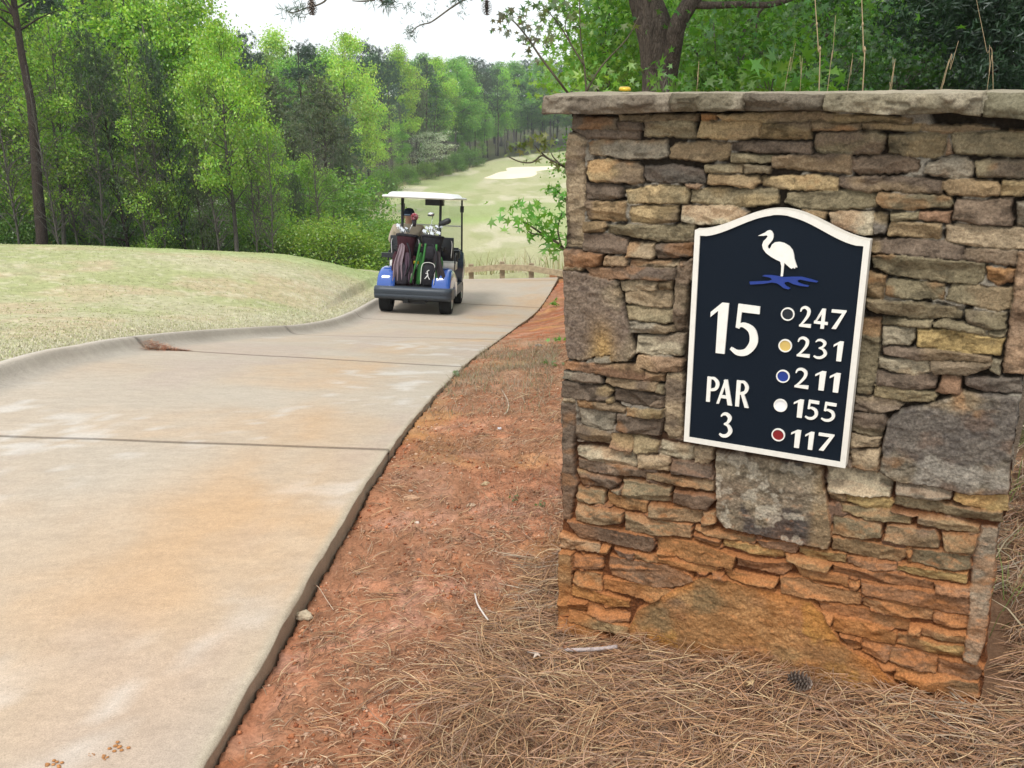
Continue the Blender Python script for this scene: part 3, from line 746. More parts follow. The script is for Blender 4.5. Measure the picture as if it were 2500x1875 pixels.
        w = np.where(upd, e, 0.0)
        hd = depth[sl] * (1 - w) + h * w; depth[sl] = hd
        C[sl] = C[sl] * (1 - w[..., None]) + c * w[..., None]
        best[sl] = np.where(upd, sd_, best[sl])
    if clay:       # red clay splashed up the foot of the wall, thickest in the joints
        lvl = Z - (0.10 + 0.10 * np.clip(S, 0, 1.2))
        cl = sstep(0.55, 0.0, lvl) * (0.25 + 0.75 * sstep(0.38, 0.62, fbm(S * 5, Z * 6, 901, 4)))
        jn = sstep(0.006, -0.004, best) * sstep(0.72, 0.2, lvl)
        C = mixc(C, (0.44, 0.165, 0.045), np.clip(cl * 0.38 + .30 * sstep(.30, .0, lvl) * sstep(.35, .6, fbm(S * 7, Z * 9, 902, 4)), 0, 1)); C = mixc(C, (0.13, 0.048, 0.02), np.clip(jn * 0.9, 0, 1))
        gx = np.gradient(depth, axis=0) / res; C = mixc(C, (0.45, 0.18, 0.065), np.clip(sstep(0.1, 0.9, -gx) * sstep(0.62, 0.1, lvl) * .62, 0, 1))
        depth = np.where(best < 0.004, depth + 0.008 * sstep(0.45, 0.1, lvl) * np.clip(1 - best / 0.004, 0, 1), depth)
    mask = (sdist(OUT_, wS, wZ) > 0) | (best > 0)
    return S, Z, depth, C, mask
stone_m = vc_mat('stacked_stone', 170, 0.62, 1.34, 0.0035, 0.93, 0.12, n2=480)
def face_mesh(name, fld, P, back, parent, mat=stone_m):
    """P(S, Z, depth) -> xyz arrays; ragged ends are closed towards the back"""
    S, Z, D, C, M = fld; n, m = S.shape
    idx = np.full(M.shape, -1); idx[M] = np.arange(M.sum())
    V = P(S[M], Z[M], D[M]); CC = C[M]
    q = M[:-1, :-1] & M[1:, :-1] & M[:-1, 1:] & M[1:, 1:]
    Q = np.stack([idx[:-1, :-1][q], idx[:-1, 1:][q], idx[1:, 1:][q], idx[1:, :-1][q]], -1)
    rows = np.where(M.any(1))[0]; ex_V, ex_Q, ex_C = [], [], []; nb = len(V)
    for side in (0, 1):
        L = [(np.where(M[r])[0][0] if side == 0 else np.where(M[r])[0][-1]) for r in rows]
        f = [idx[r, c] for r, c in zip(rows, L)]
        nd_ = 14
        S_ = np.array([S[r, c] for r, c in zip(rows, L)]); Z_ = Z[rows, 0]; base_c = np.array([C[r, c] for r, c in zip(rows, L)])
        prev = np.array(f)
        for k in range(1, nd_ + 1):
            dd = -back * k / nd_; wob = (0.018 * (fbm(Z_ * 25, 0 * Z_ + dd * 9, 77 + side, 3) - 0.5)) * (1 if k < nd_ else 0)
            ex_V.append(P(S_ + wob - (0.004 if side == 0 else -0.004) * 0, Z_, np.full_like(S_, dd))); ex_C.append(base_c * (0.75 + 0.5 * fbm(Z_ * 12, 0 * Z_ + dd * 14, 79, 3))[:, None])
            cur = nb + np.arange(len(rows)); nb += len(rows)
            a, b_ = prev[:-1], prev[1:]; c_, d_ = cur[1:], cur[:-1]
            qq = np.stack([a, b_, c_, d_], -1) if side == 0 else np.stack([b_, a, d_, c_], -1)
            ex_Q.append(qq); prev = cur
    V = np.vstack([V] + ex_V); Q = np.vstack([Q] + ex_Q); CC = np.vstack([CC] + ex_C)
    return npmesh(name, V, Q, mat, parent, C=CC)

wall = empty('stone_wall', w3(0.6, 0.0)); wall.rotation_euler = (0, 0, 0)
tag(wall, 'stacked fieldstone tee marker wall with overhanging flagstone cap, dark hole sign on its face', 'wall')
WINV = -Vector(wall.location)
def Pw(S, Z, D):
    S, Z, D = np.broadcast_arrays(S, Z, D)
    b = W0 + WINV
    return np.stack([b.x + WU.x * S + WN.x * D, b.y + WU.y * S + WN.y * D, Z + b.z], -1)
ztop = wpt(1900, 276)[1]; print('wall top', ztop, 'ends', OUT[:, 0].min(), OUT[:, 0].max(), 'bottom z', [round(wpt(*q)[1], 3) for q in ((1358, 1540), (2393, 1735))])
RES = 0.0022
RES = globals().get('RES', RES)
face_mesh('stonework', face_field(stones, OUT, -0.03, 1.42, -0.08, ztop + 0.012, RES), Pw, 0.42, wall)
bb = [Pw(np.array(s), np.array(z), np.array(d)) for s, z, d in ((0.06, -0.1, -0.40), (1.15, -0.1, -0.40), (1.22, ztop - 0.001, -0.40), (0.03, ztop - 0.001, -0.40))]
core = npmesh('back_face', np.array(bb), [[0, 1, 2, 3]], stone_m, wall, smooth=False, C=np.array([[.25, .2, .15]] * 4))

# cap of thick flagstones, rough on the front, mortared end to end
cap_px = [1316, 1632, 1812, 2010, 2400, 2780]
cap_bot = [(1316, 279), (1400, 279), (1500, 279), (1560, 277), (1600, 276), (1640, 274), (1700, 272), (1800, 271), (1900, 271), (2000, 271), (2080, 275), (2150, 280), (2230, 281), (2290, 277), (2340, 278), (2420, 288), (2500, 292), (2800, 300)]
cb = np.array([wpt(x, y, 0.055) for x, y in cap_bot])
ctop = EYE - 0.004
capcol = [(.13, .105, .078), (.135, .115, .078), (.115, .095, .07), (.215, .185, .125), (.14, .125, .082)]
for k in range(5):
    s0 = wpt(cap_px[k], 250, 0.055)[0]; s1 = wpt(cap_px[k + 1], 250, 0.055)[0]
    if k: s0 += 0.002
    s1 -= 0.002
    ns = int((s1 - s0) / 0.004) + 2; ss = np.linspace(s0, s1, ns)
    fr = 0.055 + 0.012 * (k % 2) - 0.006
    # profile around the slab: front bottom -> front top -> top -> back
    ring = [(-0.40, 0.0), (-0.2, 0), (-0.03, 0.0), (0.02, 0.0), (0.045, 0.01)] + [(0.055 + 0.006 * math.sin(3.1 * u), 0.03 + u * 0.80) for u in np.linspace(0, 1, 12)] + [(0.052, 0.88), (0.047, 0.93), (0.04, 0.965), (0.028, 0.985), (0.01, 1.0), (-0.02, 1.0), (-0.06, 1.03), (-0.12, 1.05), (-0.2, 1.06), (-0.3, 1.05), (-0.42, 1.02), (-0.46, 0.6), (-0.44, 0.1)]
    R = np.array(ring); m = len(R)
    SS = np.repeat(ss[:, None], m, 1); OO = np.repeat(R[None, :, 0], ns, 0) + (fr - 0.055); HH = np.repeat(R[None, :, 1], ns, 0)
    zb = np.interp(SS, cb[:, 0], cb[:, 1]); Zc = zb + (ctop - zb) * HH
    nf = fbm(SS * 9 + k * 3, Zc * 22, 301 + k, 3); nfs = np.round(nf * 6) / 6 * 0.6 + nf * 0.4
    isf = sstep(-0.02, 0.03, OO)
    OO = OO + isf * (0.055 * (nfs - 0.5) + 0.018 * (fbm(SS * 40, Zc * 60, 303, 3) - 0.5)) - 0.010 * isf * np.exp(-(np.minimum(SS - s0, s1 - SS) / 0.012))
    SS = SS + 0.03 * (fbm(Zc * 25 + k, OO * 20, 304, 2) - 0.5) * np.exp(-(SS - s0) / 0.05) * (1 if k == 0 else 0)
    Zc = Zc + (HH > 0.9) * (0.010 * (fbm(SS * 7, OO * 8, 305, 3) - 0.45) + 0.004 * (fbm(SS * 40, OO * 30, 306, 3) - 0.5)) + (HH < 0.05) * 0.006 * (fbm(SS * 30, OO * 30, 307, 2) - 0.5)
    i = np.arange(ns - 1)[:, None] * m; j = np.arange(m)[None]
    Q = np.stack([i + j, i + (j + 1) % m, i + m + (j + 1) % m, i + m + j], -1).reshape(-1, 4)
    V = Pw(SS, Zc, OO).reshape(-1, 3)
    e0 = V[:m].mean(0) ; e1 = V[-m:].mean(0); V = np.vstack([V, e0[None], e1[None]]); c0 = ns * m
    jj = np.arange(m); T = np.vstack([np.stack([np.full(m, c0), (jj + 1) % m, jj], -1), np.stack([np.full(m, c0 + 1), c0 - m + jj, c0 - m + (jj + 1) % m], -1)])
    c = np.array(capcol[k])[None] * (0.45 + 1.1 * fbm(SS * 14, Zc * 20 + OO * 14, 310 + k, 4)).reshape(-1, 1)
    c = mixc(c, (.42, .36, .27), (sstep(0.5, 0.68, fbm(SS * 10, Zc * 10 + OO * 12, 320 + k, 3)).ravel() * 0.35))
    c = mixc(c, (.40, .35, .26), (HH > 0.95).ravel() * 0.6)  # upper face painted paler, the light on it put into the colour
    c = np.vstack([c, c[:1], c[-1:]])
    npmesh('capstone', V, Q[:, ::-1], stone_m, wall, C=c, T=T[:, ::-1])
# pale mortar pads between two capstones
for x, k in ((1632, 0), (1812, 1), (2010, 2), (2400, 3)):
    s = wpt(x, 250, 0.055)[0]; zb = float(np.interp(s, cb[:, 0], cb[:, 1])); ns = 10
    g1 = np.linspace(-0.016, 0.016, ns); g2 = np.linspace(0, 1, 14); A, B = np.meshgrid(g1, g2)
    D = 0.032 - 0.007 * (A / 0.016) ** 2 + 0.014 * (fbm(A * 60 + k, B * 6, 331, 3) - 0.5); D[0] = -0.05; D[-1] = -0.1
    D[:, 0] = D[:, -1] = 0.0
    Zm = zb + 0.003 + (ctop - 0.006 - zb) * B
    V = Pw(s + A + 0.006 * (fbm(A * 0, B * 5 + k, 332, 2) - 0.5) * 2, Zm, D).reshape(-1, 3)
    i = np.arange(13)[:, None] * ns; j = np.arange(ns - 1)[None]
    Q = np.stack([i + j, i + j + 1, i + ns + j + 1, i + ns + j], -1).reshape(-1, 4)
    npmesh('mortar_joint', V, Q, stone_m, wall, C=np.full((len(V), 3), 1.0) * np.array([.27, .24, .175]))
# ------------------------------------------------------------ the hole sign
SO = 0.040                                        # its face stands this far off the wall
ZS = 500 / 1238.0
def sp(x, y, off=SO):                             # close-up pixel -> (along, up) on the sign
    return np.array(wpt(1650 + x * ZS, 490 + y * ZS, off))
navy = plain('navy_paint', (0.005, 0.0095, 0.017), 0.6, 0.12, 0.10, 300)
ivory = plain('ivory_paint', (0.74, 0.71, 0.64), 0.5, 0.4, 0.05, 60)
ivory2 = plain('ivory_letters', (0.80, 0.78, 0.72), 0.5, 0.4, 0.05, 60)
blue_p = plain('blue_paint', (0.012, 0.038, 0.235), 0.45, 0.4, 0.08, 80)
dark_p = plain('black_paint', (0.010, 0.014, 0.020), 0.45, 0.4)
yel_p = plain('yellow_paint', (0.62, 0.44, 0.13), 0.45, 0.4, 0.06)
red_p = plain('red_paint', (0.22, 0.012, 0.014), 0.45, 0.4, 0.06)
white_p = plain('white_paint', (0.80, 0.80, 0.80), 0.45, 0.4, 0.03)
sign = empty('hole_sign', w3(0.6, 0.9, 0)); tag(sign, 'dark navy sign for hole 15 with a white heron, on the stone wall', 'sign')
SI = -Vector(sign.location)
def s3(s, z, off): 
    p = w3(s, z, off) + SI; return (p.x, p.y, p.z)
def prism(name, poly, o0, o1, mat, parent, bevel=0.0, hole=None, mesh_only=False):
    """flat board: outline poly (N x 2) between offsets o0 and o1; one bmesh, filled outline"""
    bm = bmesh.new(); poly = np.asarray(poly)
    def loop(pp, o): return [bm.verts.new(s3(a, b, o)) for a, b in pp]
    n = len(poly); f1 = loop(poly, o1); f0 = loop(poly, o0)
    for k in range(n): bm.faces.new((f0[k], f0[(k + 1) % n], f1[(k + 1) % n], f1[k]))
    if hole is None:
        ed = [bm.edges.get((f1[k], f1[(k + 1) % n])) for k in range(n)]
        r = bmesh.ops.triangle_fill(bm, use_beauty=True, edges=ed)
    else:
        h1 = loop(hole, o1); h0 = loop(hole, o0)
        for k in range(n):
            bm.faces.new((f1[k], f1[(k + 1) % n], h1[(k + 1) % n], h1[k]))
            bm.faces.new((h1[k], h1[(k + 1) % n], h0[(k + 1) % n], h0[k]))
    bmesh.ops.recalc_face_normals(bm, faces=bm.faces)
    me = bpy.data.meshes.new(name); bm.to_mesh(me); bm.free()
    if mesh_only: return me
    return add(name, me, mat, parent)
# outline: left foot, left shoulder, bell top, right shoulder, right foot, made symmetric on the board
TLc, TRc, BRc, BLc, PK = sp(112, 178), sp(1168, 240), sp(1032, 1617), sp(52, 1455), sp(612, 50)
SW0 = (TLc[0] + BLc[0]) / 2; SW1 = (TRc[0] + BRc[0]) / 2; SB = (BLc[1] + BRc[1]) / 2; SH = (TLc[1] + TRc[1]) / 2; SP = PK[1]
print('sign', SW1 - SW0, SP - SB, 'corners', TLc, TRc, BRc, BLc, PK)
SC = (SW0 + SW1) / 2; HW = (SW1 - SW0) / 2
def bell(inset=0.0):
    hw = HW - inset; pts = [(SC - hw, SB + inset)]
    for u in np.linspace(-1, 1, 49):
        f = 0.5 * (1 + math.cos(math.pi * u)) ; f = f ** 0.92
        zz = SH + (SP - SH) * f
        pts.append((SC + u * hw, zz - inset * (1 if abs(u) > 0.02 else 1) * (1.0 if f < 0.02 or f > .98 else 1.08)))
    pts.append((SC + hw, SB + inset)); return np.array(pts)
prism('board', bell(0.003), 0.004, SO - 0.004, navy, sign)
prism('border', bell(0.0), 0.002, SO + 0.001, ivory, sign, hole=bell(0.0135))

def ribbon(pts, k=8):
    """stroke of varying width -> closed outline; points are (x, y, w)"""
    P = smooth_path(pts, k) if len(pts) > 2 else smooth_path(pts, 2)
    T = np.gradient(P[:, :2], axis=0); T /= np.linalg.norm(T, axis=1)[:, None] + 1e-9
    N = np.stack([-T[:, 1], T[:, 0]], 1) * P[:, 2:3] / 2
    return np.vstack([P[:, :2] + N, (P[:, :2] - N)[::-1]])
# strokes in a unit box: x 0..1, y 0..1; widths in glyph heights; ('p', ...) is a plain polygon in the box
G = {
 '1': [('p', [(.42, .84), (.0, .70), (.0, .80), (.60, 1.0), (1.0, 1.0), (.93, .0), (.42, .0)]),],
 '2': [('s', [(.06, .74, .05), (.16, .90, .10), (.44, .955, .12), (.72, .83, .15), (.70, .60, .145), (.46, .34, .115), (.20, .13, .09), (.06, .05, .08)]), ('p', [(.02, .02), (1.0, .0), (1.0, .17), (.22, .14)])],
 '3': [('s', [(.10, .83, .04), (.25, .93, .09), (.52, .945, .11), (.76, .81, .145), (.62, .62, .10), (.36, .535, .05)]), ('s', [(.36, .545, .05), (.68, .49, .10), (.86, .28, .155), (.62, .09, .13), (.30, .045, .10), (.04, .11, .05)])],
 '4': [('p', [(.50, 1.0), (.74, 1.0), (.20, .34), (.0, .34), (.0, .26)]), ('p', [(.0, .36), (.0, .23), (1.0, .21), (1.0, .345)]), ('p', [(.52, .98), (.78, 1.0), (.76, .0), (.50, .0)])],
 '5': [('p', [(.20, 1.0), (.98, .985), (.98, .84), (.22, .85)]), ('p', [(.20, 1.0), (.36, .98), (.30, .52), (.16, .54)]), ('s', [(.20, .555, .05), (.44, .60, .09), (.76, .50, .14), (.84, .28, .155), (.62, .09, .13), (.30, .045, .10), (.02, .12, .05)])],
 '7': [('p', [(.04, .99), (1.0, 1.0), (1.0, .92), (.92, .84), (.04, .84)]), ('p', [(.74, .86), (1.0, .94), (.44, .0), (.14, .0)])],
 'P': [('p', [(.06, 1.0), (.36, 1.0), (.34, .0), (.06, .0)]), ('s', [(.26, .955, .08), (.58, .955, .09), (.84, .78, .135), (.72, .56, .12), (.28, .475, .08)])],
 'A': [('p', [(.0, .0), (.16, .0), (.56, .90), (.44, 1.0)]), ('p', [(.38, .97), (.62, 1.0), (1.0, .0), (.72, .0)]), ('p', [(.22, .25), (.78, .25), (.74, .36), (.27, .36)])],
 'R': [('p', [(.04, 1.0), (.33, 1.0), (.31, .0), (.04, .0)]), ('s', [(.26, .955, .08), (.56, .955, .09), (.78, .78, .13), (.66, .58, .115), (.28, .50, .08)]), ('p', [(.36, .53), (.60, .52), (1.0, .0), (.72, .0)])],
}
def glyph(bm, ch, q0, q1, h):
    """q0, q1: foot corners (s, z) on the sign; h: height"""
    w = q1[0] - q0[0]
    for n_, st in enumerate(G[ch]):
        if st[0] == 'p': P = np.array(st[1], float); P = P * [w, h]
        else: P = ribbon([(x * w, y * h, ww * h) for x, y, ww in st[1]])
        P = P + [q0[0], 0]; P[:, 1] += q0[1] + (P[:, 0] - q0[0]) / max(w, 1e-6) * (q1[1] - q0[1])
        zc = P.mean(0); o1 = SO + 0.0015 + 0.0002 * n_
        n = len(P)
        f0 = [bm.verts.new(s3(a, b, SO - 0.004 - 0.0001 * n_)) for a, b in P]
        f1 = [bm.verts.new(s3(a, b, o1)) for a, b in P]
        for k in range(n): bm.faces.new((f0[k], f0[(k + 1) % n], f1[(k + 1) % n], f1[k]))
        if st[0] == 's':
            m = n // 2
            for k in range(m - 1): bm.faces.new((f1[k], f1[k + 1], f1[n - 2 - k], f1[n - 1 - k]))
        else: bm.faces.new(f1)
def lettering(name, items, label):
    bm = bmesh.new()
    for ch, x0, x1, ytl, yb0, yb1 in items:
        q0 = sp(x0, yb0); q1 = sp(x1, yb1); tl = sp(x0, ytl)
        zb = (q0[1] + q1[1]) / 2; q0[1] = q1[1] = zb                # the letters stand level on the board
        glyph(bm, ch, q0, q1, tl[1] - zb)
    bmesh.ops.recalc_face_normals(bm, faces=bm.faces)
    me = bpy.data.meshes.new(name); bm.to_mesh(me); bm.free()
    o = add(name, me, ivory2, sign); o['label'] = label
lettering('hole_number', [('1', 197, 302, 609, 915, 926), ('5', 325, 490, 618, 930, 943)], 'large ivory hole number 15')
lettering('par_lettering', [('P', 178, 258, 1062, 1214, 1222), ('A', 245, 340, 1074, 1226, 1238), ('R', 355, 440, 1084, 1242, 1252), ('3', 258, 337, 1276, 1424, 1438)], 'ivory words PAR 3')
rows = [('247', [('2', 742, 815, 636, 762, 768), ('4', 832, 915, 648, 770, 775), ('7', 928, 1020, 655, 773, 780)]),
        ('231', [('2', 727, 808, 820, 942, 949), ('3', 828, 912, 832, 952, 960), ('1', 945, 1003, 846, 966, 972)]),
        ('211', [('2', 713, 800, 1008, 1130, 1137), ('1', 835, 898, 1025, 1142, 1148), ('1', 922, 985, 1036, 1154, 1161)]),
        ('155', [('1', 706, 765, 1196, 1306, 1313), ('5', 778, 858, 1200, 1318, 1328), ('5', 875, 962, 1213, 1330, 1340)]),
        ('117', [('1', 690, 748, 1380, 1488, 1495), ('1', 775, 828, 1392, 1500, 1506), ('7', 850, 948, 1400, 1508, 1517)])]
for t_, it in rows: lettering('yardage_number', it, 'ivory yardage number ' + t_)
dots = [((676, 686), dark_p, 'black'), ((661, 877), yel_p, 'yellow'), ((647, 1062), blue_p, 'blue'), ((632, 1238), white_p, 'white'), ((619, 1416), red_p, 'dark red')]
for (x, y), mt, nm in dots:
    c = sp(x, y); rad = (sp(x + 41, y)[0] - sp(x - 41, y)[0]) / 2
    th = np.linspace(0, 2 * np.pi, 41)[:-1]; circ = np.stack([np.cos(th), np.sin(th)], 1)
    o = prism('tee_marker', c + circ * rad * 0.84, SO - 0.005, SO - 0.001, mt, sign); o['label'] = nm + ' tee dot with an ivory ring'
    prism('ring', c + circ * rad, SO - 0.005, SO + 0.0012, ivory2, o, hole=c + circ * rad * 0.82)
heron = [(497, 212), (540, 192), (552, 182), (567, 178), (580, 184), (590, 202), (590, 222), (583, 240), (568, 258), (557, 272), (556, 284), (564, 293), (572, 284), (582, 264), (598, 252), (625, 249), (655, 256), (686, 274), (706, 298), (714, 325), (717, 352), (724, 374), (734, 404), (724, 401), (719, 411), (709, 405), (700, 412), (684, 400), (668, 386), (657, 374), (653, 400), (650, 430), (647, 457), (634, 457), (637, 425), (638, 395), (632, 368), (606, 356), (575, 338), (546, 316), (528, 292), (522, 268), (530, 244), (548, 227), (556, 215), (550, 209), (530, 212)]
prism('heron_figure', np.array([sp(*q) for q in heron]), SO - 0.005, SO + 0.0015, ivory2, sign)
waves = [(445, 490), (500, 487), (560, 485), (582, 478), (572, 466), (548, 460), (522, 456), (535, 450), (575, 450), (612, 455), (650, 462), (700, 460), (760, 460), (815, 474), (860, 488), (852, 494), (800, 487), (752, 476), (735, 482), (740, 495), (770, 506), (805, 513), (800, 520), (755, 515), (710, 504), (680, 490), (660, 492), (656, 502), (668, 516), (692, 530), (680, 536), (652, 528), (632, 512), (612, 499), (580, 494), (530, 502), (450, 507)]
prism('water_figure', np.array([sp(*q) for q in waves]), SO - 0.005, SO + 0.0008, blue_p, sign)
# ------------------------------------------------------------ golf cart, its rider and the bags
def bmo(name, bm, mat, parent, smooth=False, bevel=0.0, seg=2):
    if bevel: bmesh.ops.bevel(bm, geom=[e for e in bm.edges if e.is_manifold and e.calc_face_angle(0) > 0.5], offset=bevel, segments=seg, affect='EDGES', profile=0.6, clamp_overlap=True)
    bmesh.ops.recalc_face_normals(bm, faces=bm.faces)
    me = bpy.data.meshes.new(name); bm.to_mesh(me); bm.free()
    if smooth:
        for p in me.polygons: p.use_smooth = True
    return add(name, me, mat, parent)
def box(bm, c, s, rot=None, taper=1.0):
    vs = []
    for dz in (-.5, .5):
        k = taper if dz > 0 else 1
        for dx, dy in ((-.5, -.5), (.5, -.5), (.5, .5), (-.5, .5)):
            v = Vector((dx * s[0] * k, dy * s[1] * k, dz * s[2]))
            if rot: v = rot @ v
            vs.append(bm.verts.new(v + Vector(c)))
    for f in ((0, 3, 2, 1), (4, 5, 6, 7), (0, 1, 5, 4), (1, 2, 6, 5), (2, 3, 7, 6), (3, 0, 4, 7)): bm.faces.new([vs[i] for i in f])
def extr(bm, prof, x0, x1, closed=True, fn=None):
    """profile in (y, z) swept along x"""
    a = [bm.verts.new((x0, y, z)) for y, z in prof]; b = [bm.verts.new((x1, y, z)) for y, z in prof]; n = len(prof)
    for k in range(n if closed else n - 1): bm.faces.new((a[k], a[(k + 1) % n], b[(k + 1) % n], b[k]))
    if closed: bm.faces.new(a[::-1]); bm.faces.new(b)
def tubeo(name, pts, r, mat, parent, n=10):
    V, Q = tube(pts, r, n); return npmesh(name, V, Q, mat, parent)
def loft(name, rings, mat, parent, smooth=True, cap=True, closed=True, level=0):
    m = len(rings[0]); V = np.vstack(rings); n = len(rings)
    i = np.arange(n - 1)[:, None] * m; j = np.arange(m)[None]
    Q = np.stack([i + j, i + (j + 1) % m, i + m + (j + 1) % m, i + m + j], -1).reshape(-1, 4); T = None
    if cap:
        V = np.vstack([V, rings[0].mean(0)[None], rings[-1].mean(0)[None]]); jj = np.arange(m); c0 = n * m
        T = np.vstack([np.stack([np.full(m, c0), (jj + 1) % m, jj], -1), np.stack([np.full(m, c0 + 1), c0 - m + jj, c0 - m + (jj + 1) % m], -1)])
    o = npmesh(name, V, Q, mat, parent, smooth=smooth, T=T)
    if level: s = o.modifiers.new('sub', 'SUBSURF'); s.levels = s.render_levels = level
    return o
def ring_xy(cx, cy, z, rx, ry, n=16, p=2.0):
    th = np.arange(n) * 2 * np.pi / n; c, s = np.cos(th), np.sin(th)
    return np.stack([cx + rx * np.sign(c) * np.abs(c) ** (2 / p), cy + ry * np.sign(s) * np.abs(s) ** (2 / p), np.full(n, z)], 1)

m_blue = plain('blue_body_paint', (0.020, 0.085, 0.38), 0.18, 0.5, 0.05, 4, coat=1.0)
m_blk = plain('black_plastic', (0.022, 0.024, 0.028), 0.45, 0.4, 0.2, 40)
m_gry = plain('grey_plastic', (0.048, 0.060, 0.078), 0.42, 0.4, 0.12, 30)
m_rub = plain('tyre_rubber', (0.020, 0.020, 0.021), 0.85, 0.2, 0.2, 60)
m_rim = plain('rim_metal', (0.62, 0.62, 0.62), 0.28, 0.5, 0.08, 30, metal=0.8)
m_wht = plain('white_roof', (0.82, 0.83, 0.82), 0.35, 0.4, 0.02, 8)
m_seat = plain('white_vinyl', (0.70, 0.69, 0.66), 0.5, 0.3, 0.05, 20)
m_chr = plain('club_steel', (0.75, 0.76, 0.78), 0.18, 0.5, 0.1, 50, metal=1.0)
m_red = plain('dull_red', (0.30, 0.03, 0.05), 0.7, 0.2)
m_glass = bpy.data.materials.new('windshield'); m_glass.use_nodes = True
_t = m_glass.node_tree; _t.nodes.clear(); _o = nd(_t, 'ShaderNodeOutputMaterial'); _m = nd(_t, 'ShaderNodeMixShader'); _a = nd(_t, 'ShaderNodeBsdfTransparent'); _g = nd(_t, 'ShaderNodeBsdfGlossy')
_g.inputs['Roughness'].default_value = 0.08; _m.inputs[0].default_value = 0.06; _a.inputs[0].default_value = (0.93, 0.95, 0.95, 1)
_t.links.new(_a.outputs[0], _m.inputs[1]); _t.links.new(_g.outputs[0], _m.inputs[2]); _t.links.new(_m.outputs[0], _o.inputs[0])

CY = 14.75                                            # rear axle, metres ahead
CX = at(1016, 760, CY).x
CYF = CY + 1.65
HD = math.radians(-3.5)
zr, zf = path_z(np.array([CX]), np.array([CY]))[0], path_z(np.array([CX + .1]), np.array([CYF]))[0]
zR, zL = path_z(np.array([CX + .5]), np.array([CY]))[0], path_z(np.array([CX - .5]), np.array([CY]))[0]
pit = math.atan2(zf - zr, 1.65); rol = math.atan2(zL - zR, 1.0)
CM = Matrix.Translation((CX, CY, zr)) @ Matrix.Rotation(HD, 4, 'Z') @ Matrix.Rotation(pit, 4, 'X') @ Matrix.Rotation(rol, 4, 'Y')
cart = empty('golf_cart'); cart.matrix_world = CM
tag(cart, 'blue golf cart with a white roof, seen from behind on the concrete path', 'golf cart')
# rear body: fenders either side of the bag well
for sx in (-1, 1):
    rings = []
    for y, zt, zb, xo in ((-0.40, 0.53, 0.42, .575), (-0.37, 0.66, 0.42, .585), (-0.30, 0.745, 0.42, .59), (-0.16, 0.80, 0.47, .595), (0.02, 0.815, 0.52, .595), (0.2, 0.80, 0.50, .595), (0.36, 0.76, 0.40, .59), (0.62, 0.72, 0.30, .585)):
        xi = 0.30; r = []; zt -= 0.065; zb -= 0.065
        for u in range(9):
            a = u / 8 * math.pi / 2; r.append((sx * (xi + (xo - xi) * (0.62 + 0.38 * math.sin(a))), y, zt - 0.13 * (1 - math.cos(a)) ** 1.3))
        r = [(sx * xi, y, zt - 0.01), (sx * (xi + .08), y, zt)] + r + [(sx * xo, y, zb + (zt - zb) * 0.35), (sx * xo, y, zb), (sx * (xo - .12), y, zb), (sx * xi, y, zb)]
        rings.append(np.array(r)[::sx])
    loft('rear_fender', rings, m_blue, cart, True)
bm = bmesh.new(); box(bm, (0, 0.1, 0.44), (0.62, 0.95, 0.06)); box(bm, (0, 0.52, 0.62), (1.10, 0.10, 0.34)); box(bm, (0, 0.1, 0.34), (0.5, 1.1, 0.14)); box(bm, (0, 0.0, 0.23), (0.9, 0.07, 0.07)); box(bm, (0, -0.1, 0.26), (0.36, 0.3, 0.16)); box(bm, (-.12, -0.3, 0.26), (0.08, 0.1, 0.14)); box(bm, (.2, -0.3, 0.3), (0.3, 0.08, 0.05))
bmo('chassis', bm, m_blk, cart, bevel=0.012)
# bumper, ribbed
bm = bmesh.new()
BZ=-0.085
prof = [(-0.42, 0.34), (-0.475, 0.37), (-0.495, 0.42), (-0.485, 0.427), (-0.50, 0.435), (-0.487, 0.444), (-0.502, 0.452), (-0.489, 0.461), (-0.50, 0.47), (-0.475, 0.53), (-0.43, 0.545), (-0.36, 0.545), (-0.36, 0.40)]
xs = [-.625, -.60, -.5, -.25, 0, .25, .5, .60, .625]; rr_ = []
for x in xs:
    k = abs(x) / .625; pull = 0.20 * max(0, k - 0.78) / 0.22 * (1 if k > .78 else 0)
    rr_.append(np.array([(x, y + (0.10 if k > .99 else 0.02 if k > .9 else 0), (z if abs(x) < .62 else 0.45 + (z - 0.45) * .8) + BZ) for y, z in prof]))
loft('rear_bumper', rr_, m_gry, cart, False)
for sx in (-1, 1):
    bm = bmesh.new(); box(bm, (sx * .53, -0.16, 0.34), (.17, .5, .15)); bmo('wheel_guard', bm, m_gry, cart, bevel=0.02)
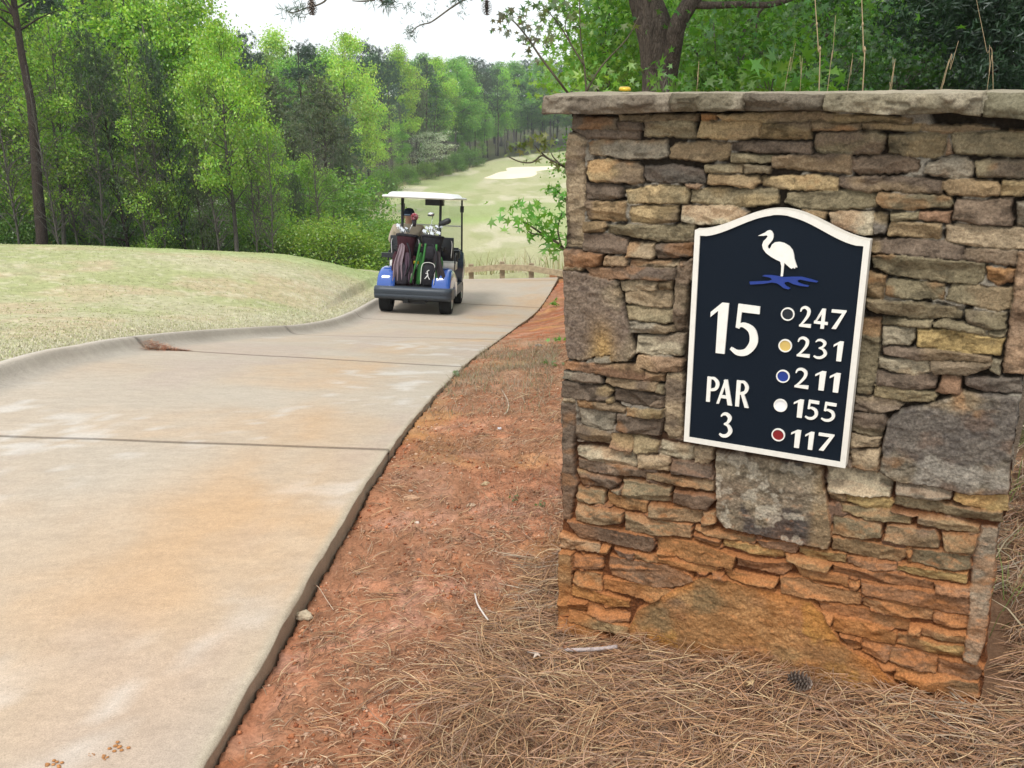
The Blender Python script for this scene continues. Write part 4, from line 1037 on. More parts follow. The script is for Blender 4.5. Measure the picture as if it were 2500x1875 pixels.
# wheels
def wheel(x, y, sx):
    w_ = empty('wheel', (x, y, 0.228)); w_.parent = cart; w_.rotation_euler = (0, 0, 0)
    R = 0.228; W = 0.20; pr = [(-.085, .13), (-.10, .15), (-.10, .185), (-.092, .212), (-.07, .226), (0, .229), (.07, .226), (.092, .212), (.10, .185), (.10, .15), (.085, .13)]
    n = 36; th = np.arange(n) * 2 * np.pi / n
    rings = [np.array([(px, r * math.cos(t), r * math.sin(t)) for px, r in pr]) for t in th]
    V = np.vstack(rings); m = len(pr); i = np.arange(n)[:, None]; j = np.arange(m - 1)[None]
    Q = np.stack([i * m + j, i * m + j + 1, ((i + 1) % n) * m + j + 1, ((i + 1) % n) * m + j], -1).reshape(-1, 4)
    npmesh('tyre', V, Q, m_rub, w_)
    pr2 = [(.085, .135), (.095, .13), (.088, .115), (.03, .10), (.045, .05), (.07, .045), (.075, 0.001)]
    rings = [np.array([(sx * px, r * (1 - 0.0 * k) * math.cos(t), r * math.sin(t)) for px, r in pr2]) for k, t in enumerate(th)]
    for k in range(n):
        if (k // 3) % 2: rings[k][3:5, 0] -= sx * 0.035
    V = np.vstack(rings); m = len(pr2); j = np.arange(m - 1)[None]
    Q = np.stack([i * m + j, i * m + j + 1, ((i + 1) % n) * m + j + 1, ((i + 1) % n) * m + j], -1).reshape(-1, 4)
    npmesh('rim', V, Q, m_rim, w_)
for x, y, sx in ((-.49, 0, -1), (.49, 0, 1), (-.44, 1.65, -1), (.46, 1.65, 1)): wheel(x, y, sx)
# floor, side sill, front cowl, dash
bm = bmesh.new(); box(bm, (0, 1.15, 0.30), (1.06, 1.0, 0.08)); box(bm, (.54, 1.10, 0.33), (.06, .95, .16)); box(bm, (-.54, 1.10, 0.33), (.06, .95, .16)); bmo('floor', bm, m_gry, cart, bevel=0.02)
rings = []
for y, zt, zb, w_ in ((1.42, .93, .42, .56), (1.50, .985, .40, .58), (1.60, .97, .52, .59), (1.75, .88, .54, .585), (1.92, .74, .40, .54), (2.05, .58, .32, .44)):
    rings.append(np.array([(-w_, y, zb), (w_, y, zb), (w_ + .01, y, zb + .5 * (zt - zb)), (w_ - .01, y, zt - .06), (w_ - .07, y, zt), (-w_ + .07, y, zt), (-w_ + .01, y, zt - .06), (-w_ - .01, y, zb + .5 * (zt - zb))]))
loft('front_cowl', rings, plain('dark_blue_cowl', (0.03, 0.05, 0.09), 0.25, 0.5, 0.05, 4, coat=.6), cart, False)
bm = bmesh.new(); box(bm, (0, 1.36, 0.90), (1.06, 0.16, 0.14)); box(bm, (.40, 1.30, 1.0), (.22, .12, .03)); bmo('dashboard', bm, m_blk, cart, bevel=0.02)
th = np.linspace(0, 2 * np.pi, 25); tubeo('steering_wheel', [(-.27 + .17 * math.cos(t), 1.16 + .10 * math.sin(t), 1.0 + .12 * math.sin(t)) for t in th], .014, m_blk, cart)
# seat
bm = bmesh.new(); box(bm, (0, 0.70, 0.74), (1.08, 0.50, 0.13)); bmo('seat', bm, m_seat, cart, True, bevel=0.045, seg=3)
for sx in (-1, 1):
    bm = bmesh.new(); box(bm, (sx * .275, 0.455, 1.03), (.50, .075, .38), Matrix.Rotation(.12, 3, 'X')); o = bmo('backrest', bm, m_blk, cart, True, bevel=0.035, seg=3)
    tubeo('piping', smooth_path([(sx * .275 + a, .405 + (b + .19) * -.12 * 0, 1.03 + b) for a, b in ((-.22, -.14), (-.23, .1), (-.17, .165), (0, .172), (.17, .165), (.23, .1), (.22, -.14))], 5), .006, m_seat, o, 6)
tubeo('hip_rail', smooth_path([(.56, .42, .80), (.56, .45, .93), (.56, .62, .95), (.56, .72, .82)], 5), .014, m_blk, cart)
tubeo('hip_rail', smooth_path([(-.56, .42, .80), (-.56, .45, .93), (-.56, .62, .95), (-.56, .72, .82)], 5), .014, m_blk, cart)
# roof: shallow pan with a raised centre and moulded lip
rings = []
def rr(hw, y0, y1, z, cr=0.09, n=6):
    pts = []
    for cx, cy, a0 in ((hw - cr, y1 - cr, 0), (-hw + cr, y1 - cr, 90), (-hw + cr, y0 + cr, 180), (hw - cr, y0 + cr, 270)):
        for u in range(n): a = math.radians(a0 + 90 * u / (n - 1)); pts.append((cx + cr * math.cos(a), cy + cr * math.sin(a), z))
    return np.array(pts)
RZ_=.09
rings = [rr(.50, .02, 1.60, 1.745), rr(.585, -.07, 1.68, 1.748), rr(.598, -.085, 1.695, 1.758), rr(.60, -.09, 1.70, 1.77), rr(.585, -.075, 1.68, 1.785), rr(.52, -.02, 1.62, 1.79), rr(.49, 0.02, 1.58, 1.825, .07), rr(.45, .06, 1.54, 1.84, .07), rr(.20, .25, 1.3, 1.85, .05)]
loft('roof', [r + [0, 0, RZ_] for r in rings], m_wht, cart, False)
for sx in (-1, 1):
    tubeo('roof_support', [(sx * .31, .36, .62), (sx * .31, .33, 1.1), (sx * .315, .26, 1.838)], .022, m_blk, cart)
    o = tubeo('roof_support', [(sx * .535, 1.62, .93), (sx * .52, 1.52, 1.838)], .017, m_blk, cart)
    bm = bmesh.new(); box(bm, (sx * .525, 1.53, 1.68), (.06, .06, .11)); bmo('clamp', bm, m_blk, o, bevel=0.012)
bm = bmesh.new(); box(bm, (0, 1.58, 1.38), (1.03, .006, .88), Matrix.Rotation(.12, 3, 'X')); ws = bmo('windshield', bm, m_glass, cart)
bm = bmesh.new(); box(bm, (0, 1.565, 1.38), (1.03, .02, .022)); bmo('windshield_seam', bm, plain('seam', (.62, .66, .64), .4), ws)
bm = bmesh.new(); box(bm, (.13, .9, 1.78), (.30, .2, .10)); bmo('overhead_console', bm, m_blk, cart, bevel=.015)
bm = bmesh.new(); box(bm, (.0, .02, 1.05), (.80, .05, .06)); box(bm, (.37, .2, 1.05), (.05, .36, .06)); box(bm, (-.37, .2, 1.05), (.05, .36, .06)); bmo('bag_rack', bm, m_blk, cart, bevel=.012)
bm = bmesh.new(); box(bm, (-.35, 0.0, .92), (.46, .10, .07)); bmo('bag_strap', bm, m_blk, cart, bevel=.012)

# ---- rider: continuous skinned body seated on the left
m_skin = plain('skin', (0.46, 0.26, 0.18), 0.6, 0.3, 0.06, 30)
m_shirt = plain('tan_shirt', (0.42, 0.36, 0.28), 0.9, 0.1, 0.10, 14, bump=0.01)
m_trous = plain('dark_trousers', (0.10, 0.10, 0.11), 0.9, 0.1)
rider = empty('person'); rider.matrix_world = CM
tag(rider, 'person in a tan shirt and dark cap seated in the golf cart', 'person')
def skinned(name, joints_, edges, mat, parent, sub=2):
    me = bpy.data.meshes.new(name); me.from_pydata([j[0] for j in joints_], edges, []); o = add(name, me, mat, parent)
    s = o.modifiers.new('skin', 'SKIN'); sv = me.skin_vertices[0].data
    for k, j in enumerate(joints_):
        r = j[1]; sv[k].radius = r if hasattr(r, '__len__') else (r, r); sv[k].use_root = (k == 0)
    b = o.modifiers.new('sub', 'SUBSURF'); b.levels = b.render_levels = sub
    return o
PX = -0.27
J = [((PX, .66, .90), (.17, .14)), ((PX, .62, 1.05), (.185, .135)), ((PX, .62, 1.22), (.20, .13)), ((PX, .64, 1.335), (.15, .10)), ((PX, .66, 1.40), (.062, .06)), ((PX, .67, 1.455), (.058, .06)), ((PX, .685, 1.52), (.078, .092)), ((PX, .68, 1.59), (.076, .092)), ((PX, .68, 1.635), (.045, .05)),
     ((PX - .20, .64, 1.32), .066), ((PX - .27, .68, 1.16), .052), ((PX - .26, .86, 1.03), .042), ((PX - .16, 1.06, 1.06), .032), ((PX - .14, 1.13, 1.08), (.04, .02)),
     ((PX + .20, .64, 1.32), .066), ((PX + .28, .68, 1.16), .052), ((PX + .24, .86, 1.03), .042), ((PX + .05, 1.06, 1.06), .032), ((PX + .03, 1.13, 1.08), (.04, .02)),
     ((PX - .10, .86, .87), .085), ((PX - .14, 1.14, .84), .065), ((PX - .15, 1.24, .50), .05), ((PX - .15, 1.34, .38), .045), ((PX + .10, .86, .87), .085), ((PX + .14, 1.14, .84), .065), ((PX + .13, 1.24, .50), .05), ((PX + .13, 1.34, .38), .045)]
E = [(0, 1), (1, 2), (2, 3), (3, 4), (4, 5), (5, 6), (6, 7), (7, 8), (3, 9), (9, 10), (10, 11), (11, 12), (12, 13), (3, 14), (14, 15), (15, 16), (16, 17), (17, 18), (0, 19), (19, 20), (20, 21), (21, 22), (0, 23), (23, 24), (24, 25), (25, 26)]
skinned('body', J, E, m_skin, rider)
JS = [(J[0][0], (.19, .16)), (J[1][0], (.205, .155)), (J[2][0], (.25, .16)), ((PX, .64, 1.33), (.20, .13)), ((PX, .655, 1.40), (.10, .095)), ((PX - .20, .64, 1.32), .10), ((PX - .275, .68, 1.15), .092), ((PX - .27, .74, 1.09), .074), ((PX + .20, .64, 1.32), .10), ((PX + .285, .68, 1.15), .088), ((PX + .275, .74, 1.09), .074)]
skinned('shirt', JS, [(0, 1), (1, 2), (2, 3), (3, 4), (3, 5), (5, 6), (6, 7), (3, 8), (8, 9), (9, 10)], m_shirt, rider)
skinned('trousers', [(J[0][0], (.185, .15)), (J[19][0], .10), (J[20][0], .08), (J[21][0], .065), (J[23][0], .10), (J[24][0], .08), (J[25][0], .065)], [(0, 1), (1, 2), (2, 3), (0, 4), (4, 5), (5, 6)], m_trous, rider)
rings = [ring_xy(PX, .68, 1.545, .093, .108, 20), ring_xy(PX, .68, 1.58, .094, .108, 20), ring_xy(PX, .68, 1.625, .086, .098, 20), ring_xy(PX, .68, 1.66, .062, .07, 20), ring_xy(PX, .68, 1.675, .02, .02, 20)]
cap_o = loft('cap', rings, plain('navy_cloth', (0.012, 0.018, 0.035), .85, .1), rider)
bm = bmesh.new(); box(bm, (PX, .82, 1.565), (.15, .12, .012)); bmo('cap_peak', bm, plain('navy_cloth2', (0.012, 0.018, 0.035), .85, .1), cap_o, bevel=.004)
bm = bmesh.new(); box(bm, (PX - .01, .575, 1.563), (.10, .012, .022)); bmo('cap_band', bm, plain('pale_blue_cloth', (0.25, 0.34, 0.48), .8, .1), cap_o, bevel=.003)
for sx in (-1, 1):
    loft('ear', [ring_xy(PX + sx * .083, .675, z, r * .5, r, 8) for z, r in ((1.495, .008), (1.505, .018), (1.53, .022), (1.55, .014))], m_skin, rider)
loft('nose', [ring_xy(PX, .79, 1.50, .014, .018, 8), ring_xy(PX, .785, 1.53, .010, .012, 8), ring_xy(PX, .775, 1.55, .006, .008, 8)], m_skin, rider)

# ---- golf bags
def bag(name, label, x, y, lean, hx, mats, group=None):
    b = empty(name); b.matrix_world = CM @ Matrix.Translation((x, y, .41)) @ Matrix.Rotation(lean[0], 4, 'X') @ Matrix.Rotation(lean[1], 4, 'Y') @ Matrix.Diagonal((1.22, 1.1, 1.03, 1))
    tag(b, label, 'golf bag', 'golf bags strapped on the cart')
    zs = [(0, .105), (.02, .118), (.10, .12), (.30, .112), (.50, .108), (.68, .115), (.74, .128), (.80, .135), (.82, .13)]
    loft('bag_body', [ring_xy(0, 0, z, r * hx, r * .95, 20, 2.4) for z, r in zs], mats[0], b)
    loft('bag_rim', [ring_xy(0, 0, z, r * hx, r * .95, 20, 2.4) for z, r in ((.80, .14), (.805, .146), (.835, .146), (.84, .13))], mats[1], b)
    for sx, z0, z1, d, w in ((-1, .06, .56, .06, .05), (1, .06, .52, .06, .05)):
        rg = [ring_xy(sx * .125 * hx, -.02, z, d * k * .6, .07 * k, 12, 3) for z, k in ((z0, .5), (z0 + .02, 1), (z1 - .08, 1), (z1, .4))]
        loft('side_pocket', rg, mats[2], b)
    rg = [ring_xy(0, -.135, z, .085 * k, .045 * k, 14, 3) for z, k in ((.06, .6), (.08, 1), (.34, 1), (.40, .55))]
    fp = loft('front_pocket', rg, mats[3], b)
    rg = [ring_xy(0, -.125, z, .07 * k, .035 * k, 14, 3) for z, k in ((.46, .6), (.48, 1), (.62, 1), (.67, .55))]
    loft('upper_pocket', rg, mats[0], b)
    tubeo('carry_strap', smooth_path([(.03, -.13, .70), (.09, -.2, .55), (.10, -.21, .35), (.05, -.17, .20)], 6), .012, mats[1], b, 6)
    return b, fp
c_mar = plain('maroon_cloth', (0.040, 0.010, 0.016), .7, .2, .2); c_blk = plain('black_cloth', (0.020, 0.019, 0.024), .75, .2, .3); c_grn = plain('green_cloth', (0.035, 0.16, 0.035), .6, .3, .15); c_dk = plain('charcoal_cloth', (0.04, 0.035, 0.045), .8, .1, .2)
bag1, fp1 = bag('golf_bag', 'maroon and black golf bag on the left of the cart, draped with a grey towel', -.20, -.20, (-.10, .05), 1.0, (c_mar, c_blk, c_mar, c_dk))
bag2, fp2 = bag('golf_bag', 'black and green golf bag with a white figure on its pocket, right on the cart', .22, -.20, (-.10, .04), 1.05, (c_blk, c_blk, c_grn, c_blk))
for sx in (-.62, -.30, .34):
    tubeo('green_stripe', smooth_path([(sx * .22, -.135, .70), (sx * .26, -.15, .45), (sx * .36, -.14, .08)], 6), .016, c_grn, bag2, 6)
tubeo('pocket_piping', smooth_path([(-.085, -.185, .08), (-.088, -.188, .33), (-.05, -.186, .405), (.05, -.186, .405), (.088, -.188, .33), (.085, -.185, .08)], 5), .005, m_seat, fp2, 6)
c_wl = plain('white_mark', (.7, .7, .7), .6)
tubeo('figure_mark', smooth_path([(-.035, -.187, .16), (-.01, -.187, .20), (.0, -.187, .235), (-.01, -.187, .275), (.015, -.187, .30)], 4), .007, c_wl, fp2, 6)
tubeo('figure_mark', smooth_path([(.03, -.187, .155), (.005, -.187, .20), (.0, -.187, .235), (-.03, -.187, .25)], 4), .006, c_wl, fp2, 6)
def cloth(name, label, M, w0, w1, L, mat, seed, cat='towel', fold=.03):
    u = np.linspace(-1, 1, 26); v = np.linspace(0, 1, 34); Uu, Vv = np.meshgrid(u, v)
    wd = w0 + (w1 - w0) * Vv ** .7
    X = Uu * wd * .5 + .012 * np.sin(Vv * 7 + seed); Zz = -Vv * L + .02 * np.cos(Uu * 2.2)
    Yy = -fold * (.3 + Vv) * np.sin(Uu * 7.5 + seed + Vv * 1.2) * .8 - .03 * np.sin(Vv * 3) - .018 * fbm(Uu * 3, Vv * 6, seed + 90, 3)
    P = np.stack([X, Yy, Zz], -1).reshape(-1, 3); P2 = P + [0, .006, 0]
    n, m = X.shape; i = np.arange(n - 1)[:, None] * m; j = np.arange(m - 1)[None]
    Q = np.stack([i + j, i + j + 1, i + m + j + 1, i + m + j], -1).reshape(-1, 4)
    o = npmesh(name, np.vstack([P, P2]), np.vstack([Q, Q[:, ::-1] + n * m]), mat); o.matrix_world = CM @ M
    tag(o, label, cat); return o
cloth('towel', 'mauve grey towel hanging down the left golf bag', Matrix.Translation((-.205, -.335, 1.12)) @ Matrix.Rotation(.10, 4, 'Y'), .08, .17, .60, plain('mauve_towel', (.26, .20, .23), .95, .1, .1, 60), 1)
cloth('jacket', 'dark grey jacket hanging beside the mauve towel on the left bag', Matrix.Translation((-.10, -.32, .98)) @ Matrix.Rotation(-.05, 4, 'Y'), .09, .17, .47, plain('plum_cloth', (.10, .065, .09), .95, .1, .15, 60), 5, 'jacket')
cloth('towel', 'long charcoal towel hanging at the right side of the green bag', Matrix.Translation((.36, -.31, 1.02)) @ Matrix.Rotation(-.12, 4, 'Y'), .09, .20, .56, plain('charcoal_towel', (.055, .045, .05), .95, .1, .15, 60), 9)
# extra kit between the bags
bm = bmesh.new(); box(bm, (.02, -.26, .84), (.085, .05, .045)); o = bmo('glove', bm, plain('yellow_knit', (.55, .42, .03), .8, .1), None, True, bevel=.018); o.matrix_world = CM; tag(o, 'small yellow glove tucked between the two golf bags', 'glove')
o = loft('ball_pouch', [ring_xy(-.06, -.30, z, .055 * k, .04 * k, 14) for z, k in ((.56, .5), (.58, 1), (.66, 1.05), (.70, .6))], plain('pale_pouch', (.42, .36, .36), .8, .1, .5, 30), None); o.matrix_world = CM; tag(o, 'grey and red ball pouch hanging between the bags', 'pouch')
# ---- clubs
def club(base, top, kind, label, group=None, mat=None):
    root = empty('golf_club'); root.matrix_world = CM; tag(root, label, 'golf club', group)
    tubeo('shaft', [base, top], .0055, m_chr if kind != 'cover' else m_blk, root, 6)
    T = Vector(top)
    if kind == 'iron':
        bm = bmesh.new(); a = random.uniform(-.7, .7); box(bm, T + Vector((.028 * math.cos(a), .02 * math.sin(a), .012)), (.075, .02, .042), Matrix.Rotation(a, 3, 'Z') @ Matrix.Rotation(.35, 3, 'Y'), .8)
        bmo('club_head', bm, m_chr, root, bevel=.006)
    elif kind == 'driver':
        loft('club_head', [ring_xy(T.x - .03, T.y, T.z + z, rx, ry, 16) for z, rx, ry in ((-.02, .02, .02), (-.012, .05, .045), (.012, .055, .05), (.03, .04, .035), (.036, .01, .01))], m_chr, root)
        loft('club_face', [ring_xy(T.x - .035, T.y - .005, T.z + z, rx, ry, 16) for z, rx, ry in ((-.028, .02, .02), (-.02, .055, .05), (-.013, .053, .048))], m_blk, root)
    elif kind == 'cover':
        a = mat or m_blk; d = Vector((1, 0, .42)).normalized()
        V, Q = tube([T - d * .05, T - d * .02, T + d * .03, T + d * .10, T + d * .14, T + d * .155], [.022, .035, .044, .05, .038, .012], 16); npmesh('head_cover', V, Q, a, root)
    elif kind == 'pompom':
        rng = np.random.RandomState(3); n = 420; dv = rng.normal(size=(n, 3)); dv /= np.linalg.norm(dv, axis=1)[:, None]; c = np.array(T) + [0, 0, .05]
        Vv, Qq, Cc = [], [], []
        for k in range(n):
            a_, b_ = np.cross(dv[k], [.3, .5, .8]), None; a_ /= np.linalg.norm(a_); b_ = np.cross(dv[k], a_)
            t_ = c + dv[k] * rng.uniform(.048, .066); Vv += [c + dv[k] * .02 + a_ * .006, c + dv[k] * .02 - a_ * .006, t_ - a_ * .010, t_ + a_ * .010]; Qq.append([4 * k, 4 * k + 1, 4 * k + 2, 4 * k + 3])
            cc = (.62, .08, .14) if rng.rand() < .5 else (.75, .62, .64); Cc += [cc] * 4
        npmesh('pompom', np.array(Vv), Qq, vc_mat('wool', 100, .9, 1.1, .001), root, C=np.array(Cc))
        V, Q = tube([T + Vector((0, 0, -.10)), T + Vector((0, 0, -.04)), T + Vector((0, 0, .0)), T + Vector((0, 0, .03))], [.022, .036, .036, .02], 14); npmesh('head_cover', V, Q, c_dk, root)
random.seed(4)
club((.22, -.24, 1.25), (.27, -.26, 1.60), 'driver', 'driver with a bare silver head standing highest in the right bag')
club((.26, -.24, 1.25), (.41, -.24, 1.47), 'cover', 'club under a plump black head cover in the right bag')
club((-.14, -.24, 1.25), (-.03, -.22, 1.50), 'pompom', 'club under a pink and white pompom head cover in the left bag')
for k, (x, z) in enumerate([(.12, 1.33), (.155, 1.38), (.19, 1.35), (.225, 1.39), (.26, 1.35), (.30, 1.40), (.335, 1.36), (.36, 1.41), (.13, 1.29), (.24, 1.30), (.33, 1.31)]):
    club((.16 + .10 * (x - .1) / .25, -.22, 1.24), (x, -.26 + .05 * (k % 3), z), 'iron', 'steel iron in the cluster of club heads above the right bag, row place %d of 11 from the left' % (k + 1) if False else 'steel iron among the club heads clustered above the right bag', 'irons in the right bag')
for k, (x, z) in enumerate([(-.30, 1.40), (-.26, 1.36), (-.22, 1.33), (-.18, 1.35), (-.15, 1.32)]):
    club((-.24 + .05 * k / 4, -.22, 1.24), (x, -.26 + .04 * (k % 2), z), 'iron', 'steel iron poking out of the left bag', 'irons in the left bag')
# ------------------------------------------------------------ foliage
def rnd_dirs(rng, n, up=0.0):
    v = rng.normal(size=(n, 3)); v[:, 2] += up; return v / np.linalg.norm(v, axis=1)[:, None]
def leaf_quads(C0, L, W, rng, cols, up=0.6, fold=0.25, dirs=None):
    """one bent diamond per leaf"""
    n = len(C0); N = rnd_dirs(rng, n, up); A = rnd_dirs(rng, n) if dirs is None else dirs
    A = A - N * (A * N).sum(1)[:, None]; A /= np.linalg.norm(A, axis=1)[:, None] + 1e-9; B = np.cross(N, A)
    L = np.broadcast_to(L, (n,))[:, None]; W = np.broadcast_to(W, (n,))[:, None]
    V = np.stack([C0 - A * L * .5, C0 + B * W * .5 + N * W * fold, C0 + A * L * .5 - N * L * .12, C0 - B * W * .5 + N * W * fold], 1).reshape(-1, 3)
    Q = np.arange(4 * n).reshape(-1, 4); return V, Q, np.repeat(cols, 4, 0)
def star_leaves(C0, R, rng, cols, up=0.5, droop=None):
    """five-pointed sweetgum leaves, triangle fans"""
    n = len(C0); N = rnd_dirs(rng, n, up); A = rnd_dirs(rng, n)
    if droop is not None: A = A * 0.5 + droop
    A = A - N * (A * N).sum(1)[:, None]; A /= np.linalg.norm(A, axis=1)[:, None] + 1e-9; B = np.cross(N, A)
    ang = [0, 32, 58, 88, 118, 150, 180, 210, 242, 272, 302, 328]; rad = [1.0, .36, .92, .34, .74, .22, .30, .22, .74, .34, .92, .36]
    R = np.broadcast_to(R, (n,))
    pts = [C0 + N * (R * .05)[:, None]]
    for a, r in zip(ang, rad):
        a = math.radians(a); pts.append(C0 + (A * math.cos(a) + B * math.sin(a)) * (R * r)[:, None] - N * (R * r * r * .18)[:, None])
    V = np.stack(pts, 1).reshape(-1, 3); k = 12
    f = np.array([[0, 1 + i, 1 + (i + 1) % k] for i in range(k)])
    T = (np.arange(n)[:, None, None] * (k + 1) + f[None]).reshape(-1, 3)
    return V, T, np.repeat(cols, k + 1, 0)
def leafcols(rng, n, base, var=0.25, hue=0.12):
    c = np.array(base)[None] * (1 + var * (rng.rand(n, 1) * 2 - 1)); c[:, 0] *= 1 + hue * (rng.rand(n) * 2 - 1) * 2; return np.clip(c, .003, 1)
m_leaf = leaf_mat('leaves'); m_needle = leaf_mat('needles', 0.2)
m_near_leaf = leaf_mat('near_leaves', 0.45, False)
m_bark_g = bark_mat('grey_bark', (.12, .105, .09), (.24, .22, .19)); m_bark_p = bark_mat('pine_bark', (.045, .035, .03), (.115, .085, .07)); m_bark_r = bark_mat('red_bark', (.10, .05, .035), (.22, .11, .07))
def skeleton(rng, H, r0, lean, limbs, clumps, nseg=10):
    zz = np.linspace(0, 1, nseg); wob = np.cumsum(rng.normal(size=(nseg, 2)) * .05 * H / nseg, 0)
    P = np.stack([zz * lean[0] + wob[:, 0], zz * lean[1] + wob[:, 1], zz * H], 1); R = r0 * (1 - .82 * zz) ; R[0] *= 1.25
    parts = [tube(P, R, 8)]
    for k in rng.permutation(len(clumps))[:limbs]:
        c = clumps[k]; zb = max(.12 * H, c[2] - (.25 + .5 * rng.rand()) * np.hypot(c[0], c[1]) - .3); zb = min(zb, .93 * H)
        b = np.array([np.interp(zb, P[:, 2], P[:, 0]), np.interp(zb, P[:, 2], P[:, 1]), zb]); rb = np.interp(zb, P[:, 2], R)
        mid = (b + c) / 2 + rng.normal(size=3) * .12 * np.linalg.norm(c - b) * [1, 1, .5] + [0, 0, .08 * np.linalg.norm(c - b)]
        parts.append(tube(smooth_path([b, mid, c], 3), np.linspace(rb * .42, .012, 7), 5, False))
    V, Q, _ = joinm(parts); return V, Q
def tree_proto(kind, seed):
    """returns (trunk mesh, crown mesh or None, height)"""
    rng = np.random.RandomState(seed); mat = m_leaf; bark = m_bark_g
    if kind in ('hard', 'column', 'sap', 'yel'):
        H, rx, zb, nc, per, lf, base = dict(hard=(13, 3.3, 5.0, 70, 165, .18, (.275, .425, .07)), column=(13, 2.1, 4.4, 58, 165, .17, (.275, .425, .07)), sap=(7, 2.3, 1.4, 44, 140, .13, (.24, .39, .06)), yel=(9, 2.9, .8, 62, 110, .14, (.22, .30, .05)))[kind]
        cl = []
        while len(cl) < nc:
            u = rng.rand(); z = zb + (H - zb) * u; prof = (math.sin(math.pi * min(1, (u * .93 + .10)) ** .85)) ** .7
            th = rng.rand() * 2 * np.pi; r = rx * prof * (.25 + .75 * rng.rand() ** .5) * (1 + .25 * math.sin(3 * th + seed)); cl.append((r * math.cos(th), r * math.sin(th), z + rng.normal() * .2))
        cl = np.array(cl); C0, CC = [], []
        for c in cl:
            n = int(per * rng.uniform(.5, 1.4)); s = rng.uniform(.32, .62)
            C0.append(c + rng.normal(size=(n, 3)) * [s, s, s * .55]); CC.append(leafcols(rng, n, np.array(base) * rng.uniform(.6, 1.35), .25))
        C0 = np.vstack(C0); CC = np.vstack(CC); V, Q, C = leaf_quads(C0, lf * rng.uniform(.7, 1.3, len(C0)), lf * .75, rng, CC, .5)
        tV, tQ = skeleton(rng, H * .93, .16 if kind != 'hard' else .2, (rng.normal() * .5, rng.normal() * .5), 34, cl)
    elif kind in ('pine', 'virginia', 'tall', 'cedar'):
        H, zb, rx, base, bark = dict(pine=(16, 7.5, 2.7, (.055, .095, .035), m_bark_p), virginia=(12, 2.4, 2.8, (.105, .145, .058), m_bark_p), tall=(24, 15, 3.4, (.05, .095, .03), m_bark_p), cedar=(9, .4, 2.2, (.028, .065, .022), m_bark_p))[kind]
        mat = m_needle; cl = []; nb = dict(pine=85, virginia=130, tall=90, cedar=150)[kind]
        for k in range(nb):
            u = rng.rand() ** .9; z = zb + (H - zb) * u; r = rx * (1 - u) ** .6 * (.3 + .7 * rng.rand() ** .6) + .15; th = rng.rand() * 2 * np.pi
            cl.append((r * math.cos(th), r * math.sin(th), z + .12 * r))
        cl = np.array(cl); C0, CC, DD = [], [], []
        for c in cl:
            n = int(150 * rng.uniform(.6, 1.3)); s = rng.uniform(.32, .6)
            sub = c + rng.normal(size=(9, 3)) * [s, s, s * .38]; q = sub[rng.randint(0, 9, n)] ; d = rnd_dirs(rng, n, .5)
            C0.append(q + d * .10 + rng.normal(size=(n, 3)) * .05); DD.append(d); CC.append(leafcols(rng, n, np.array(base) * rng.uniform(.7, 1.3), .3))
        C0 = np.vstack(C0); CC = np.vstack(CC); V, Q, C = leaf_quads(C0, .24, .042, rng, CC, .2, dirs=np.vstack(DD))
        tV, tQ = skeleton(rng, H * .97, .17 if kind != 'tall' else .27, (rng.normal() * .35, rng.normal() * .3), 44, cl)
    elif kind == 'bush':
        cl = []
        for k in range(46):
            th = rng.rand() * 2 * np.pi; u = rng.rand(); r = 1.7 * math.sqrt(rng.rand()) * (1 - .5 * u); cl.append((r * math.cos(th), r * math.sin(th), .25 + 2.3 * u))
        cl = np.array(cl); n = 120; C0 = np.vstack([c + rng.normal(size=(n, 3)) * [.3, .3, .26] for c in cl]); CC = np.vstack([leafcols(rng, n, np.array((.17, .29, .045)) * rng.uniform(.75, 1.2), .25) for c in cl])
        V, Q, C = leaf_quads(C0, .12, .06, rng, CC, .4); H = 2.7
        tV, tQ, _ = joinm([tube(smooth_path([(0, 0, 0), c * [.4, .4, .6], c], 3), np.linspace(.03, .006, 7), 5, False) for c in cl[:16]])
    elif kind == 'dogwood':
        cl = np.array([(r * math.cos(t), r * math.sin(t), z) for r, t, z in zip(2.6 * np.sqrt(rng.rand(60)), rng.rand(60) * 6.3, 1.5 + rng.rand(60) * 3.6)])
        n = 60; C0 = np.vstack([c + rng.normal(size=(n, 3)) * [.42, .42, .10] for c in cl]); w = rng.rand(len(C0)) < .72
        CC = np.where(w[:, None], leafcols(rng, len(C0), (.66, .68, .62), .12, .02), leafcols(rng, len(C0), (.14, .26, .05), .2))
        V, Q, C = leaf_quads(C0, .13, .12, rng, CC, 1.6); H = 5.2; tV, tQ = skeleton(rng, 4.6, .08, (.3, .1), 30, cl)
    elif kind == 'bare':
        H = 12; cl = np.array([(r * math.cos(t), r * math.sin(t), z) for r, t, z in zip(.5 + 1.6 * rng.rand(70), rng.rand(70) * 6.3, 3 + rng.rand(70) * 8.6)])
        tV, tQ = skeleton(rng, H, .11, (.3, .2), 70, cl); parts = [(tV, tQ)]
        for c in cl:
            for k in range(3): parts.append(tube([c * [.7, .7, .97], c + rng.normal(size=3) * .35, c + rng.normal(size=3) * .7 + [0, 0, .3]], [.012, .01, .006], 4, False))
        tV, tQ, _ = joinm(parts); V = None
    for o in (None,): pass
    t = npmesh('trunk', tV, tQ, bark); tm = t.data; bpy.data.objects.remove(t)
    cm = None
    if V is not None: c_ = npmesh('crown', V, Q, mat, C=C, smooth=False); cm = c_.data; bpy.data.objects.remove(c_)
    return tm, cm, H
PROTO = {}
